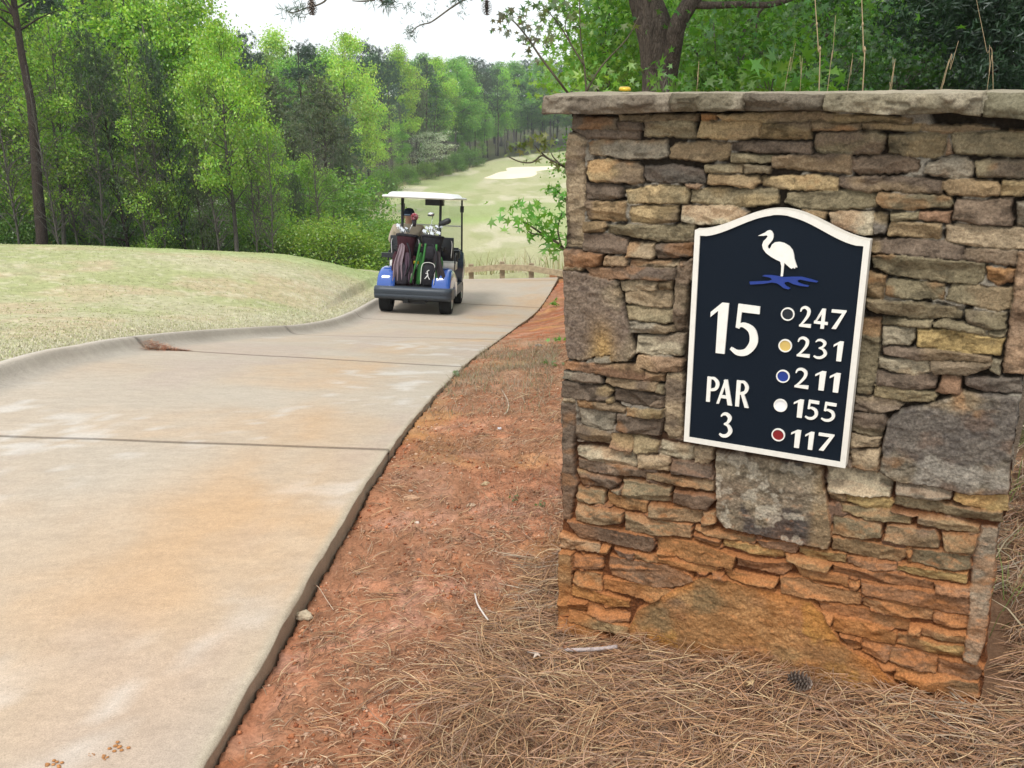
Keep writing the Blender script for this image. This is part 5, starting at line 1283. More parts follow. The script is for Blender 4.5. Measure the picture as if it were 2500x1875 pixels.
for kind, k in (('hard', 3), ('column', 2), ('sap', 2), ('yel', 1), ('pine', 2), ('virginia', 2), ('tall', 1), ('cedar', 1), ('bush', 2), ('dogwood', 1), ('bare', 2)):
    PROTO[kind] = [tree_proto(kind, 100 + 13 * q + len(kind)) for q in range(k)]
NM = dict(hard='deciduous_tree', column='deciduous_tree', sap='young_tree', yel='deciduous_tree', pine='pine_tree', virginia='scrub_pine', tall='tall_pine', cedar='cedar_tree', bush='bush', dogwood='dogwood_tree', bare='bare_tree')
CT = dict(hard='tree', column='tree', sap='tree', yel='tree', pine='pine tree', virginia='pine tree', tall='pine tree', cedar='cedar tree', bush='bush', dogwood='dogwood tree', bare='bare tree')
prng = random.Random(12)
def plant(px, Y, top, kind, w=1.0, tint=(1, 1, 1), label=None, group=None, v=None, lean=0.0, sink=0.1, z0=None, rot=None):
    if 40 < Y and 870 < px < 1520 and z0 is None:
        Y = max(Y, hit(px, float(np.interp(px, [e[0] for e in EDGE], [e[1] for e in EDGE])), tmin=25).y + (1.0 if kind in ('dogwood', 'bush') else 2.0 + .06 * Y + (3 if kind != 'sap' else 0)))
    P = PROTO[kind]; tm, cm, H = P[prng.randrange(len(P)) if v is None else v % len(P)]
    x = at(px, 600, Y).x; 
    for _ in range(2): 
        z = gz(x, Y) if z0 is None else z0; p = at(px, 600, Y); d0 = ray(px, 600)
        # the pixel column that passes through the base height
        py0 = 600
        for _k in range(6):
            q = at(px, py0, Y); py0 += (q.z - z) / Y * FPX * 0.95
        x = at(px, py0, Y).x
    zt = at(px, top, Y).z; h = max(zt - z, 1.0); s = h / H
    r = empty(NM[kind], (x, Y, z - sink)); r.scale = (s * w, s * w, s); r.rotation_euler = (0, math.radians(lean), (prng.uniform(0, 6.28) if lean == 0 else 0) if rot is None else rot)
    r.rotation_mode = 'XYZ'
    tag(r, label, CT[kind], group)
    a = bpy.data.objects.new('trunk', tm); col.objects.link(a); a.parent = r
    if cm: c = bpy.data.objects.new('crown', cm); col.objects.link(c); c.parent = r; c.color = (*tint, 1)
    return r
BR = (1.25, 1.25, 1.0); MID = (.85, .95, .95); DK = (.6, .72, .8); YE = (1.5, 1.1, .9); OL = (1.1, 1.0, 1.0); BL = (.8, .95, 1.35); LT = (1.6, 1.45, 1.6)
rgt = random.Random(3)
GB = 'trees along the far side of the lawn'
# -- edge of the wood behind the lawn, left to right
plant(98, 26.6, -420, 'tall', 1.45, (1, 1, 1), 'tall dark pine with the thickest trunk at the far left of the wood', lean=3.5)
plant(116, 29.6, -40, 'column', 1.0, BR, 'bright green tree on a slim pale trunk beside the thick pine', lean=-2)
plant(12, 30, 120, 'yel', .9, (1.05, .85, .7), 'olive yellow tree at the left edge of the picture')
plant(-60, 33, -100, 'hard', 1.0, MID, 'mid green tree cut by the left edge of the picture')
plant(215, 33, 60, 'hard', .8, BR, 'bright green round tree right of the pale slim trunk')
plant(326, 28.6, 70, 'virginia', .62, (.75, .85, .8), 'dark shaggy pine with a reddish leaning trunk', lean=-4)
plant(345, 34, -120, 'column', 1.0, BR, 'airy light green tree reaching the sky above the dark shaggy pine')
plant(300, 38, -60, 'pine', .9, MID, 'dark pine behind the shaggy pine')
plant(468, 28.6, 90, 'virginia', .38, DK, 'thin pine with a grey leaning trunk', lean=-5)
plant(430, 33.5, 0, 'hard', .8, BR, 'bright green tree behind the grey leaning trunk')
plant(520, 35, -40, 'column', 1.0, BR, 'tall feathery spring tree whose top breaks the skyline at left')
plant(585, 28.2, 60, 'hard', .7, BR, 'bright green tree on a dark straight trunk right of the lawn pines', v=0)
plant(505, 28.6, 330, 'virginia', .45, (.8, .8, .7), 'small thin pine between two dark trunks')
plant(655, 37, 270, 'hard', .85, BR, 'lower bright green tree stepping down to the valley')
plant(720, 40, 400, 'sap', 1.1, (1.1, 1.2, 1.0), 'low bright tree at the foot of the slope')
plant(600, 40, 330, 'sap', 1.2, MID, 'mid green young tree behind the dark straight trunk')
for px, Y, top, k, t in ((-20, 40, -150, 'hard', MID), (60, 42, -200, 'hard', DK), (150, 41, -150, 'pine', DK), (240, 43, -90, 'hard', MID), (180, 47, -60, 'hard', BR), (330, 46, -60, 'hard', MID), (410, 44, -20, 'pine', MID), (480, 48, 20, 'hard', MID), (560, 46, 120, 'hard', BR), (30, 50, -120, 'pine', DK), (120, 52, -90, 'hard', DK), (380, 54, 0, 'hard', DK)):
    plant(px, Y, top, k, 1.05, t, 'tree standing deeper in the wood behind the lawn', 'trees deeper in the left wood')
for px, Y, top, t, k in ((190, 31.5, 500, BR, 'sap'), (265, 31, 525, (1.2, 1.3, 1), 'sap'), (395, 28.5, 500, (1.45, 1.5, 1), 'sap'), (40, 31, 480, DK, 'sap'), (540, 30, 500, MID, 'sap'), (620, 31, 470, (1, 1.1, 1), 'sap'), (-40, 29, 400, MID, 'sap'), (330, 30, 520, MID, 'bush'), (460, 29.5, 520, BR, 'bush'), (105, 29.5, 520, MID, 'bush')):
    plant(px, Y, top, k, 1.0, t, 'leafy undergrowth sapling at the edge of the lawn', 'undergrowth along the lawn edge')
plant(535, 33, 480, 'dogwood', .8, (1, 1, 1), 'white flowering dogwood low among the trunks left of the cart')
for px, Y, top, t in ((680, 30, 540, BR), (750, 29, 535, (1.5, 1.35, 1)), (815, 28, 528, (1.6, 1.4, 1)), (870, 29, 560, (1.4, 1.3, 1)), (930, 31, 540, BR), (910, 36, 535, MID), (880, 42, 520, MID), (960, 40, 530, MID)):
    plant(px, Y, top, 'bush', 1.2, t, 'light green bush in the dip beyond the lawn', 'bushes in the dip left of the cart')
for px, Y, top, k, w, lb in ((165, 28, 120, 'column', .95, 'bright green young tree in front of the wood, right of the pale slim trunk'), (222, 30.5, 260, 'sap', .7, 'low bright sapling left of the shaggy pine'), (395, 28.4, 200, 'column', .85, 'bright slender tree between the shaggy pine and the grey leaning trunk'), (452, 30.5, 430, 'sap', .7, 'low bright sapling at the foot of the grey leaning trunk'), (640, 30.5, 360, 'sap', .7, 'bright sapling right of the dark straight trunk'), (280, 30, 470, 'sap', .7, 'low sapling beside the reddish trunk'), (62, 30, 430, 'sap', .7, 'low sapling at the foot of the thick pine')):
    plant(px, Y, top, k, w, BR, lb)
for k in range(9): plant(-60 + 90 * k, rgt.uniform(36, 46), 400 + rgt.uniform(-70, 40), 'sap', 1.2, rgt.choice([MID, DK, (1, 1.1, .9)]), 'sapling in the shade of the left wood', 'saplings shaded by the left wood')
for px, top in ((60, 60), (160, 150), (205, 40), (262, 180), (372, 120), (418, 200), (545, 180), (632, 240), (668, 300)):
    plant(px, rgt.uniform(26.8, 28.4), top, 'bare', .62, (1, 1, 1), 'thin bare trunk standing at the edge of the lawn', 'thin bare trunks behind the lawn')
# -- valley side, middle distance
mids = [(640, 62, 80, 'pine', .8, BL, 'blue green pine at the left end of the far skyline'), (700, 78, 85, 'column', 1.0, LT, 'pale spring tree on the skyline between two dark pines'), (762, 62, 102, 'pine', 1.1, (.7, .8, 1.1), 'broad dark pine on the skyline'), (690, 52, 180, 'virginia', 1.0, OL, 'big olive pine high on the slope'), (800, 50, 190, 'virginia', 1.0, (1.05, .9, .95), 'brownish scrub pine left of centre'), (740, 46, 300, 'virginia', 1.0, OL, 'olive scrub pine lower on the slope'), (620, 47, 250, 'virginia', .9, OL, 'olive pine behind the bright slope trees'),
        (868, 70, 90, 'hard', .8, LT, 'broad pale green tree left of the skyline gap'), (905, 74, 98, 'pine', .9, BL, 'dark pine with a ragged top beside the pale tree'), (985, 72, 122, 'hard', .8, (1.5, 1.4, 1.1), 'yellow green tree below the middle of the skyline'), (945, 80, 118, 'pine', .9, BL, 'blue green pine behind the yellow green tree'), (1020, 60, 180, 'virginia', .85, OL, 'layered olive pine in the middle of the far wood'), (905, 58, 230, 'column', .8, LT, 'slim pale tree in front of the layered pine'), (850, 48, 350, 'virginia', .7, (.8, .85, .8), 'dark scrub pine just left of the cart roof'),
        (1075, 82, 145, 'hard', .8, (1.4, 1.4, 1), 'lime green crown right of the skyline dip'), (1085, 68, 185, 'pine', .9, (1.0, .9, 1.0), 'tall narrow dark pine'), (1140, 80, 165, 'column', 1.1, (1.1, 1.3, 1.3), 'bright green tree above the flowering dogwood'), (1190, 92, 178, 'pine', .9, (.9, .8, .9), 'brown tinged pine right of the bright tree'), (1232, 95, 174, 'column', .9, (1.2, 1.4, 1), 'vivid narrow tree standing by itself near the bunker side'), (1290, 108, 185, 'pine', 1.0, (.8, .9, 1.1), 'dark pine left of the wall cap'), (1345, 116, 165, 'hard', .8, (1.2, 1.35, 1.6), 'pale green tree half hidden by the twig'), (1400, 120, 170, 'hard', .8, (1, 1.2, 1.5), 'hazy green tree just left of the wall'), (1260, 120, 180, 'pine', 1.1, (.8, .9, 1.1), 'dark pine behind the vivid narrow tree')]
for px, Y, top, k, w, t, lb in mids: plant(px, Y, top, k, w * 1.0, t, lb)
rg2 = random.Random(5)
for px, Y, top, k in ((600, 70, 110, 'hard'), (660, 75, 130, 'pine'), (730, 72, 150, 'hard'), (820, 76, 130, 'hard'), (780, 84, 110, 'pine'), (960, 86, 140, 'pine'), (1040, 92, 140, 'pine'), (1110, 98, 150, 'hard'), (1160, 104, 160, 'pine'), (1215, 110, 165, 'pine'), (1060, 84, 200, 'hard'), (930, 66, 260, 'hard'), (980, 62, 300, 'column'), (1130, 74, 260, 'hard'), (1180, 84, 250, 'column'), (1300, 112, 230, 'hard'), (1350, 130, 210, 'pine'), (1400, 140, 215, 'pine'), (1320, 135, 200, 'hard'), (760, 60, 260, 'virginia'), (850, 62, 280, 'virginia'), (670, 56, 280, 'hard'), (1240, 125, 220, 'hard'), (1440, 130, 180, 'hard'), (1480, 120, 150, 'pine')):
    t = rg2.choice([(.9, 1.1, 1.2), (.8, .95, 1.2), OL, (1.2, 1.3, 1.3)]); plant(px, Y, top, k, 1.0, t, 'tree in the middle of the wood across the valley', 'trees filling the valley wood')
for px, Y, top in ((960, 56, 250), (1008, 57, 235), (1090, 63, 260), (935, 52, 300), (1040, 60, 270), (835, 56, 280)):
    plant(px, Y, top, 'bare', .8, (1, 1, 1), 'leafless pale grey tree among the far pines', 'bare grey trees in the valley wood')
plant(1056, 50, 318, 'dogwood', .9, (1, 1, 1), 'white flowering dogwood under the bright tree across the valley')
plant(1030, 54, 350, 'column', .55, (.9, 1.35, 1), 'small vivid green tree in front of the white dogwood')
for px, Y, top, k in ((840, 44, 430, 'bush'), (900, 46, 425, 'bush'), (870, 50, 440, 'sap'), (820, 45, 470, 'bush'), (940, 52, 410, 'bush'), (990, 56, 400, 'bush'), (960, 54, 430, 'sap'), (1040, 62, 395, 'bush'), (1080, 68, 390, 'bush'), (1060, 66, 410, 'sap'), (1115, 76, 372, 'bush'), (1150, 84, 360, 'bush'), (1130, 80, 345, 'sap'), (1178, 94, 345, 'sap'), (900, 42, 470, 'bush'), (1010, 60, 420, 'bush')):
    plant(px, Y, top, k, 1.2 if k == 'bush' else .8, rg2.choice([(1.1, 1.15, 1), (1.3, 1.2, 1), (.9, 1, .9)]), 'yellow green brush along the left side of the fairway', 'brush edging the fairway')
for px, Y, top, k, w, t in ((690, 36, 330, 'column', .9, MID), (770, 40, 380, 'hard', .7, BR), (735, 35, 420, 'virginia', .6, (.8, .9, .8)), (820, 38, 420, 'column', .8, MID), (800, 33, 300, 'bare', .7, (1, 1, 1)), (705, 34, 350, 'bare', .7, (1, 1, 1))):
    plant(px, Y, top, k, w, t, 'slim young tree on the slope between the lawn and the cart', 'slim trees on the slope left of the cart')
# -- distant ridge
for k in range(46):
    px = 560 + k * 23 + rg2.uniform(-8, 8); Y = rg2.uniform(165, 215)
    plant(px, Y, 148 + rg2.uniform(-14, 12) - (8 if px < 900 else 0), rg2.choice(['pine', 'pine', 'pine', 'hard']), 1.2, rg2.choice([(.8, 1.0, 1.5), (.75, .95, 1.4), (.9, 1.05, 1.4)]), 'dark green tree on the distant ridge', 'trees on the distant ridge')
for k in range(16):
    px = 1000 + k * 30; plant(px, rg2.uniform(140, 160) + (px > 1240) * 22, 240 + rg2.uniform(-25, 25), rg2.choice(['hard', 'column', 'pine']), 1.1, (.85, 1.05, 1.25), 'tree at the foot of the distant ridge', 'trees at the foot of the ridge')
# ------------------------------------------------------------ the wood behind the wall
def quickcrown(name, clumps, per, sig, R, base, rng, mat=None, star=True, up=.45, parent=None):
    C0 = np.vstack([c + rng.normal(size=(per, 3)) * sig for c in clumps]); CC = np.vstack([leafcols(rng, per, np.array(base) * rng.uniform(.75, 1.25), .22) for c in clumps])
    if star: V, T, C = star_leaves(C0, R * (.45 + .75 * rng.rand(len(C0)) ** 1.5), rng, CC, up); return npmesh(name, V, None, mat or m_near_leaf, parent, smooth=False, C=C, T=T)
    V, Q, C = leaf_quads(C0, R, R * .7, rng, CC, up); return npmesh(name, V, Q, mat or m_near_leaf, parent, smooth=False, C=C)
rngR = np.random.RandomState(8)
# the forked tree
Yt = 7.6; tb0 = at(1608, 235, Yt); zg = gz(tb0.x, Yt)
ft = empty('forked_tree', (tb0.x, Yt, zg)); tag(ft, 'large grey brown tree with a forked trunk right behind the wall', 'tree')
O = np.array(ft.location)
def L(px, py, Y=Yt): return np.array(at(px, py, Y)) - O
main = smooth_path([np.array([0, 0, -.3]), L(1608, 235), L(1606, 160), L(1600, 90), L(1588, 40), L(1565, -40), L(1520, -260), L(1500, -700), L(1480, -1400)], 6)
tm = []
def btube(P, R, n=28, amp=.10):
    V, Q = tube(P, R, n, False); m = len(P)
    A = V.reshape(m, n, 3); c = P[:, None, :]; th = np.arange(n)[None] + 0 * A[..., 0]; zz = A[..., 2]
    k = 1 + amp * (fbm(th * .9, zz * 3.0, 61, 3) - .5) + amp * 1.1 * (1 - np.abs(2 * vnoise(th * 1.1, zz * 2.2, 62) - 1) - .5)
    A = c + (A - c) * k[..., None]; return A.reshape(-1, 3), Q
def dens(P, k=5): return smooth_path(P[::3], k * 3) if len(P) > 12 else P
Pm = smooth_path(main[::2], 8)
Rm = np.interp(Pm[:, 2], [-.3, zg * 0 + .2, L(1606, 160)[2], L(1600, 60)[2], L(1565, -40)[2], L(1480, -1400)[2]], [.19, .145, .128, .135, .105, .065])
tm.append(btube(Pm, Rm))
limb = smooth_path([L(1630, 190), L(1642, 120, 7.5), L(1655, 60, 7.45), L(1680, 15, 7.45), L(1700, -20, 7.45), L(1720, -120, 7.4), L(1760, -420, 7.3)], 8)
tm.append(btube(limb, np.linspace(.072, .052, len(limb)), 22))
hb = smooth_path([L(1695, 12, 7.45), L(1740, 13, 7.4), L(1800, 11, 7.3), L(1870, 12, 7.2), L(1920, 0, 7.1), L(1990, -30, 7.0)], 8)
tm.append(btube(hb, np.linspace(.030, .018, len(hb)), 12))
for a, b, c, r in (((1600, 45), (1560, 10), (1540, -20), .045), ((1870, 12), (1850, 40), (1845, 95), .010), ((1618, 12), (1628, 40), (1632, 60), .010)): tm.append(btube(smooth_path([L(*a), L(*b), L(*c)], 6), np.linspace(r, r * .6, 13), 10))
V, Q, _ = joinm(tm); npmesh('trunk', V, Q, bark_mat('near_bark', (.06, .048, .04), (.165, .135, .11), (7, 7, 1.7), .022, 1.6), ft)
cl = [L(px, py, Y) for px, py, Y in [(rngR.uniform(1560, 2500), rngR.uniform(-1100, -260), rngR.uniform(4.5, 10)) for _ in range(170)]] + [L(px, py, Y) for px, py, Y in ((1890, 45, 7.1), (1915, 60, 7.0), (1940, 20, 7), (1500, 10, 8), (1470, 30, 8.1), (1440, 5, 8))]
quickcrown('crown', cl, 95, [.36, .36, .2], .055, (.07, .19, .022), rngR, parent=ft)
def leafy(px, Y, top, rw, nc, per, R, base, label, name='sweetgum_sapling', group=None, star=True, bot=None, sig=(.20, .20, .13), stem=.022):
    x = at(px, 235, Y).x; zg_ = gz(x, Y); r = empty(name, (x, Y, zg_)); tag(r, label, 'sapling', group); H = at(px, top, Y).z - zg_; zb = (at(px, bot, Y).z - zg_) if bot else .35 * H
    rng = np.random.RandomState(int(px + Y * 100)); cl_ = []
    for k in range(nc):
        u = rng.rand(); th = rng.rand() * 6.28; q = rw * (.25 + .75 * rng.rand() ** .6) * (1.1 - .7 * u) ; cl_.append(np.array([q * math.cos(th), q * math.sin(th), zb + (H - zb) * u]))
    parts = [tube(smooth_path([(0, 0, -.1), (rng.normal() * .06, 0, H * .4), (rng.normal() * .12, 0, H * .98)], 6), np.linspace(stem, .006, 13), 7)]
    for c in cl_[:26]: b = np.array([0, 0, max(.1, c[2] - .45 * np.hypot(c[0], c[1]) - .1)]); parts.append(tube(smooth_path([b, (b + c) / 2 + [0, 0, .05], c], 4), np.linspace(stem * .4, .003, 9), 5, False))
    V, Q, _ = joinm(parts); npmesh('stem', V, Q, m_bark_g, r)
    quickcrown('foliage', cl_, per, list(sig), R, base, rng, star=star, parent=r); return r
G1 = (.125, .27, .025); G2 = (.055, .145, .014); G3 = (.21, .39, .05)
leafy(1478, 8.6, -60, .42, 46, 80, .05, G3, 'bright leafy sapling filling the gap left of the forked trunk', bot=240)
leafy(1540, 9.6, 40, .5, 40, 64, .05, G3, 'leafy sapling close behind the left side of the forked trunk', bot=240)
leafy(1612, 5.6, 178, .10, 5, 14, .055, G1, 'low star leaved sapling in front of the forked trunk', bot=235, sig=(.12, .12, .07), stem=.008)
leafy(1800, 8.3, 30, .5, 44, 60, .055, G1, 'star leaved sapling just right of the forked trunk')
leafy(1850, 8.4, -80, .7, 56, 64, .05, G1, 'taller star leaved sapling right of the forked trunk')
leafy(1710, 9.6, 60, .6, 46, 60, .05, G1, 'shaded sapling behind the fork of the big tree')
leafy(1880, 5.4, 185, .32, 9, 20, .07, G1, 'small sprig of star leaves above the middle of the wall', bot=240, sig=(.11, .11, .05), stem=.008)
leafy(1950, 9.6, -60, .9, 60, 60, .05, (.045, .12, .012), 'dark leafy sapling behind the tall dry stalks')  # darker leaf colours from here rightward stand in for canopy shade
leafy(2080, 10.5, 90, .7, 36, 50, .05, (.06, .15, .015), 'brighter sapling seen between the dry stalks')
leafy(2190, 10.5, 150, .7, 36, 50, .045, (.045, .115, .012), 'mid green sapling left of the dark cedars', bot=240)
leafy(1428, 5.2, 205, .10, 5, 14, .045, G3, 'small bright sprig beside the yellow bottle cap', bot=240, sig=(.1, .1, .05), stem=.006)
leafy(2300, 11, 205, 1.0, 26, 46, .045, (.045, .115, .012), 'low green growth under the cedars', bot=250)
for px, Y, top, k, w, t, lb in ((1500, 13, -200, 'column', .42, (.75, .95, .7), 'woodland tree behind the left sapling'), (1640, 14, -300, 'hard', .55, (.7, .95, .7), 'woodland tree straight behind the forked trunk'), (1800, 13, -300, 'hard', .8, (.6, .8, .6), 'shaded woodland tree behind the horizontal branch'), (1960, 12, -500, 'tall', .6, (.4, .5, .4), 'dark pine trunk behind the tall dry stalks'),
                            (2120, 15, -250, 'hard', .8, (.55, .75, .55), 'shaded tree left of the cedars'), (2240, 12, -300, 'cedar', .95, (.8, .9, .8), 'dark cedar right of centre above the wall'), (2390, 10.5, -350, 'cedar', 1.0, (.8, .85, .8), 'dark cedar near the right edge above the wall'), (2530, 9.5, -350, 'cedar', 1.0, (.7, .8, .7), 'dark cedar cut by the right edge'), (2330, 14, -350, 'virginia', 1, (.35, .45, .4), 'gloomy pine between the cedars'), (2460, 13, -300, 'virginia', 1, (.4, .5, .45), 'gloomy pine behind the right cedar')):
    plant(px, Y, top, k, w, t, lb)  # dim tints put the shade under the canopy into the leaf colour
for px, Y, top, k in ((1480, 30, 60, 'column'), (1550, 25, -200, 'pine'), (1640, 22, -200, 'column'), (1700, 26, -200, 'hard'), (1780, 20, -300, 'hard'), (1860, 24, -250, 'pine'), (1940, 21, -300, 'hard'), (2020, 25, -250, 'hard'), (2100, 22, -300, 'virginia'), (2180, 20, -300, 'hard'), (2260, 24, -300, 'virginia'), (2340, 20, -300, 'hard'), (2430, 23, -300, 'virginia'), (2520, 20, -300, 'hard'), (2600, 16, -300, 'hard'), (1520, 36, 60, 'column'), (1650, 36, -50, 'pine'), (1800, 33, -50, 'hard'), (1950, 35, -50, 'hard'), (2100, 34, -50, 'hard'), (2250, 33, -50, 'hard'), (2400, 34, -50, 'pine'), (2550, 32, -50, 'hard')):
    plant(px, Y, top, k, 1.15, rg2.choice([(.45, .62, .42), (.36, .5, .36), (.6, .8, .5)]), 'tree deep in the shaded wood behind the wall', 'trees deep in the right wood')  # tints darkened, the wood's shade painted into the crowns
for k in range(14): plant(1560 + 78 * k, rg2.uniform(15, 19), 200 + rg2.uniform(-50, 10), 'sap', 1.0, rg2.choice([(.45, .62, .42), (.6, .8, .55)]), 'sapling in the shaded undergrowth behind the wall', 'undergrowth deep in the right wood')  # undergrowth tints dimmed likewise in place of canopy shade
# leafy sprays at the left end of the wall, and bare forked twig
mtw = plain('twig_bark', (.10, .085, .06), .9, .1, .2, 60)
def spray(name, label, branches, leaves_at, R, base, Y0, seed, drp=None, per=5, spread=.03):
    b0 = at(*branches[0][0][:2], branches[0][0][2] if len(branches[0][0]) > 2 else Y0); r = empty(name, b0); tag(r, label, 'sapling' if 'sapling' in name else 'branch'); O_ = np.array(b0); parts = []
    def q(p): return np.array(at(p[0], p[1], p[2] if len(p) > 2 else Y0)) - O_
    for br in branches:
        P = smooth_path([q(p) for p in br[:-1]], 5); parts.append(tube(P, np.linspace(br[-1], br[-1] * .45, len(P)), 6))
    V, Q, _ = joinm(parts); npmesh('twig', V, Q, mtw, r)
    if leaves_at:
        rng = np.random.RandomState(seed); C0 = np.vstack([q(p) + rng.normal(size=(per, 3)) * [spread, spread, spread * .7] for p in leaves_at])
        d = None if drp is None else np.tile(np.array(drp), (len(C0), 1))
        V, T, C = star_leaves(C0, R * rng.uniform(.6, 1.1, len(C0)), rng, leafcols(rng, len(C0), base, .25), .5, d); npmesh('foliage', V, None, m_near_leaf, r, smooth=False, C=C, T=T)
    return r
spray('sweetgum_sapling', 'bright star leaved branch reaching out past the left edge of the wall', [[(1400, 640, 3.2), (1370, 600), (1330, 575), (1290, 548), (1262, 530), .005], [(1370, 600), (1362, 560), (1372, 520), .004], [(1330, 575), (1300, 570), (1285, 560), .003], [(1400, 640), (1380, 610), (1340, 600), .004]],
      [(1262, 528), (1250, 515), (1280, 520), (1240, 510), (1270, 505), (1262, 545), (1300, 540), (1318, 545), (1330, 560), (1300, 555), (1310, 575), (1345, 560), (1352, 575), (1360, 545), (1372, 530), (1340, 590), (1355, 600), (1365, 590), (1372, 612), (1350, 615), (1362, 575), (1325, 535)], .029, (.17, .38, .05), 3.05, 3)
spray('sweetgum_sapling', 'small green leaves on a twig higher at the left edge of the wall', [[(1400, 500, 3.1), (1378, 485), (1365, 470), (1350, 456), .003]], [(1350, 456), (1358, 463), (1345, 465), (1368, 478), (1372, 490)], .026, (.15, .36, .045), 3.0, 4, per=4, spread=.012)
spray('sweetgum_sapling', 'brownish new leaves on an arching twig below the wall cap', [[(1400, 420, 3.1), (1370, 403), (1340, 388), (1322, 380), (1300, 396), (1270, 395), (1242, 383), .004], [(1340, 388), (1318, 370), (1305, 355), .003], [(1370, 403), (1352, 385), (1345, 372), .003]],
      [(1242, 380), (1250, 360), (1260, 350), (1272, 355), (1283, 350), (1270, 365), (1290, 392), (1305, 352), (1315, 345), (1322, 338), (1335, 345), (1345, 350), (1300, 335), (1312, 328), (1340, 362), (1352, 378), (1362, 395), (1360, 410), (1326, 360), (1286, 362)], .022, (.17, .20, .06), 3.0, 5, per=3, spread=.012)
spray('sweetgum_sapling', 'forked bare sapling above the left part of the wall', [[(1432, 260, 3.4), (1430, 205), (1426, 160), (1418, 100), (1414, -20), .004], [(1426, 160), (1395, 110), (1365, 60), (1335, 25), .0035], [(1432, 222), (1470, 160), (1530, 95), (1560, 40), .0035], [(1395, 110), (1380, 60), (1400, 10), .002]],
      [(1335, 25), (1325, 35), (1345, 15), (1350, 40), (1330, 10), (1300, 15), (1365, 60), (1340, 80), (1338, 90), (1305, 90), (1390, 40), (1405, 30), (1360, 12), (1380, 8), (1415, 60), (1440, 190), (1420, 220), (1450, 215), (1505, 120), (1540, 60), (1370, 30), (1320, 45)], .024, (.13, .17, .06), 3.4, 6, drp=(0, 0, -1.2), per=3, spread=.015)
spray('sweetgum_sapling', 'long arching twig with drooping leaves in front of the sky left of the wall', [[(1400, 245, 3.3), (1362, 195), (1320, 140), (1290, 95), (1262, 60), (1245, 45), .0045], [(1310, 128), (1330, 132), .0015], [(1290, 95), (1296, 78), .0015]],
      [(1235, 32), (1222, 40), (1215, 50), (1226, 48), (1222, 68), (1244, 40), (1252, 30), (1262, 35), (1268, 42), (1278, 45), (1250, 75), (1246, 82), (1240, 84), (1270, 62), (1280, 66), (1290, 72), (1298, 76), (1272, 92), (1282, 98), (1290, 108), (1300, 112), (1288, 122), (1300, 130), (1310, 90), (1320, 145), (1308, 95)], .020, (.14, .14, .085), 3.2, 7, drp=(0, 0, -1.5), per=2, spread=.010)
# ---- pine twigs hanging into the top of the picture
mnd = leaf_mat('hanging_needles', .2, False)
def pine_twig(label, paths, tufts, Y, cones, seed, group=None):
    b0 = at(paths[0][0][0], paths[0][0][1], Y); r = empty('pine_branch', b0); tag(r, label, 'branch', group); O_ = np.array(b0)
    def q(p): return np.array(at(p[0], p[1], Y)) - O_
    parts = []
    for P in paths: P2 = smooth_path([q(p) for p in P], 5); parts.append(tube(P2, np.linspace(.0032, .0014, len(P2)), 6))
    V, Q, _ = joinm(parts); npmesh('twig', V, Q, mtw, r); rng = np.random.RandomState(seed)
    C0, D, CC = [], [], []
    for x, y, n, l in tufts:
        d = rnd_dirs(rng, n); d[:, 1] *= .6; d[:, 2] += .15; d /= np.linalg.norm(d, axis=1)[:, None]; D.append(d); C0.append(q((x, y)) + d * l * .28 + rng.normal(size=(n, 3)) * .008); CC.append(leafcols(rng, n, (.10, .15, .11), .3))
    C0 = np.vstack(C0); V, Q, C = leaf_quads(C0, np.repeat([t[3] * .6 for t in tufts], [t[2] for t in tufts]), .0028, rng, np.vstack(CC), 0, 0, np.vstack(D)); npmesh('needles', V, Q, mnd, r, smooth=False, C=C)
    for x, y, L_, open_ in cones:
        Vv, Qq, Cc = pine_cone(L_, open_); c = npmesh('pine_cone', Vv @ np.diag([1, 1, -1]), Qq, vc_mat('cone', 90, .8, 1.2, .001), r, C=Cc); c.location = q((x, y))
def pine_cone(L_, open_, seed=1):
    """overlapping scales in a spiral, axis up"""
    rng = np.random.RandomState(seed); parts = []; n = 90
    for k in range(n):
        u = k / n; th = k * 2.39996; rr = L_ * .30 * (math.sin(math.pi * (.12 + .84 * u)) ** .8); z = L_ * (u - .0)
        e = np.array([math.cos(th), math.sin(th), 0]); t = np.array([-math.sin(th), math.cos(th), 0]); up = np.array([0, 0, 1.0]); o = e * (1 + open_ * .3) + up * (.5 - open_ * .4)
        o /= np.linalg.norm(o); w = L_ * .085; b = up * z + e * rr * .35; tip = b + o * (rr * .65 + L_ * .09)
        V = np.array([b - t * w * .5, b + t * w * .5, tip + t * w * .8, tip + t * w * .3 + o * w * .5, tip - t * w * .3 + o * w * .5, tip - t * w * .8, tip + up * w * .35 + t * w * .3, tip + up * w * .35 - t * w * .3])
        Q = np.array([[0, 1, 2, 5], [5, 2, 3, 4], [2, 6, 7, 5], [2, 3, 4, 5]]); c = np.array([(.10, .07, .055)] * 2 + [(.17, .125, .10)] * 2 + [(.30, .26, .22)] * 2 + [(.22, .17, .14)] * 2) * rng.uniform(.8, 1.2); parts.append((V, Q, c))
    core = tube([(0, 0, 0), (0, 0, L_ * .5), (0, 0, L_ * .97)], [L_ * .10, L_ * .13, L_ * .03], 8); parts.append((core[0], core[1], np.full((len(core[0]), 3), .05)))
    return joinm(parts)
pine_twig('drooping pine twig with a closed cone at the top left of the sky', [[(800, -6), (790, 5), (770, 14), (745, 20), (720, 30), (700, 28)], [(730, 28), (725, 15)]], [(695, 28, 30, .05), (715, 30, 34, .05), (728, 20, 36, .06), (733, 34, 26, .05)], 3.2, [(760, -4, .048, 0.0)], 1)
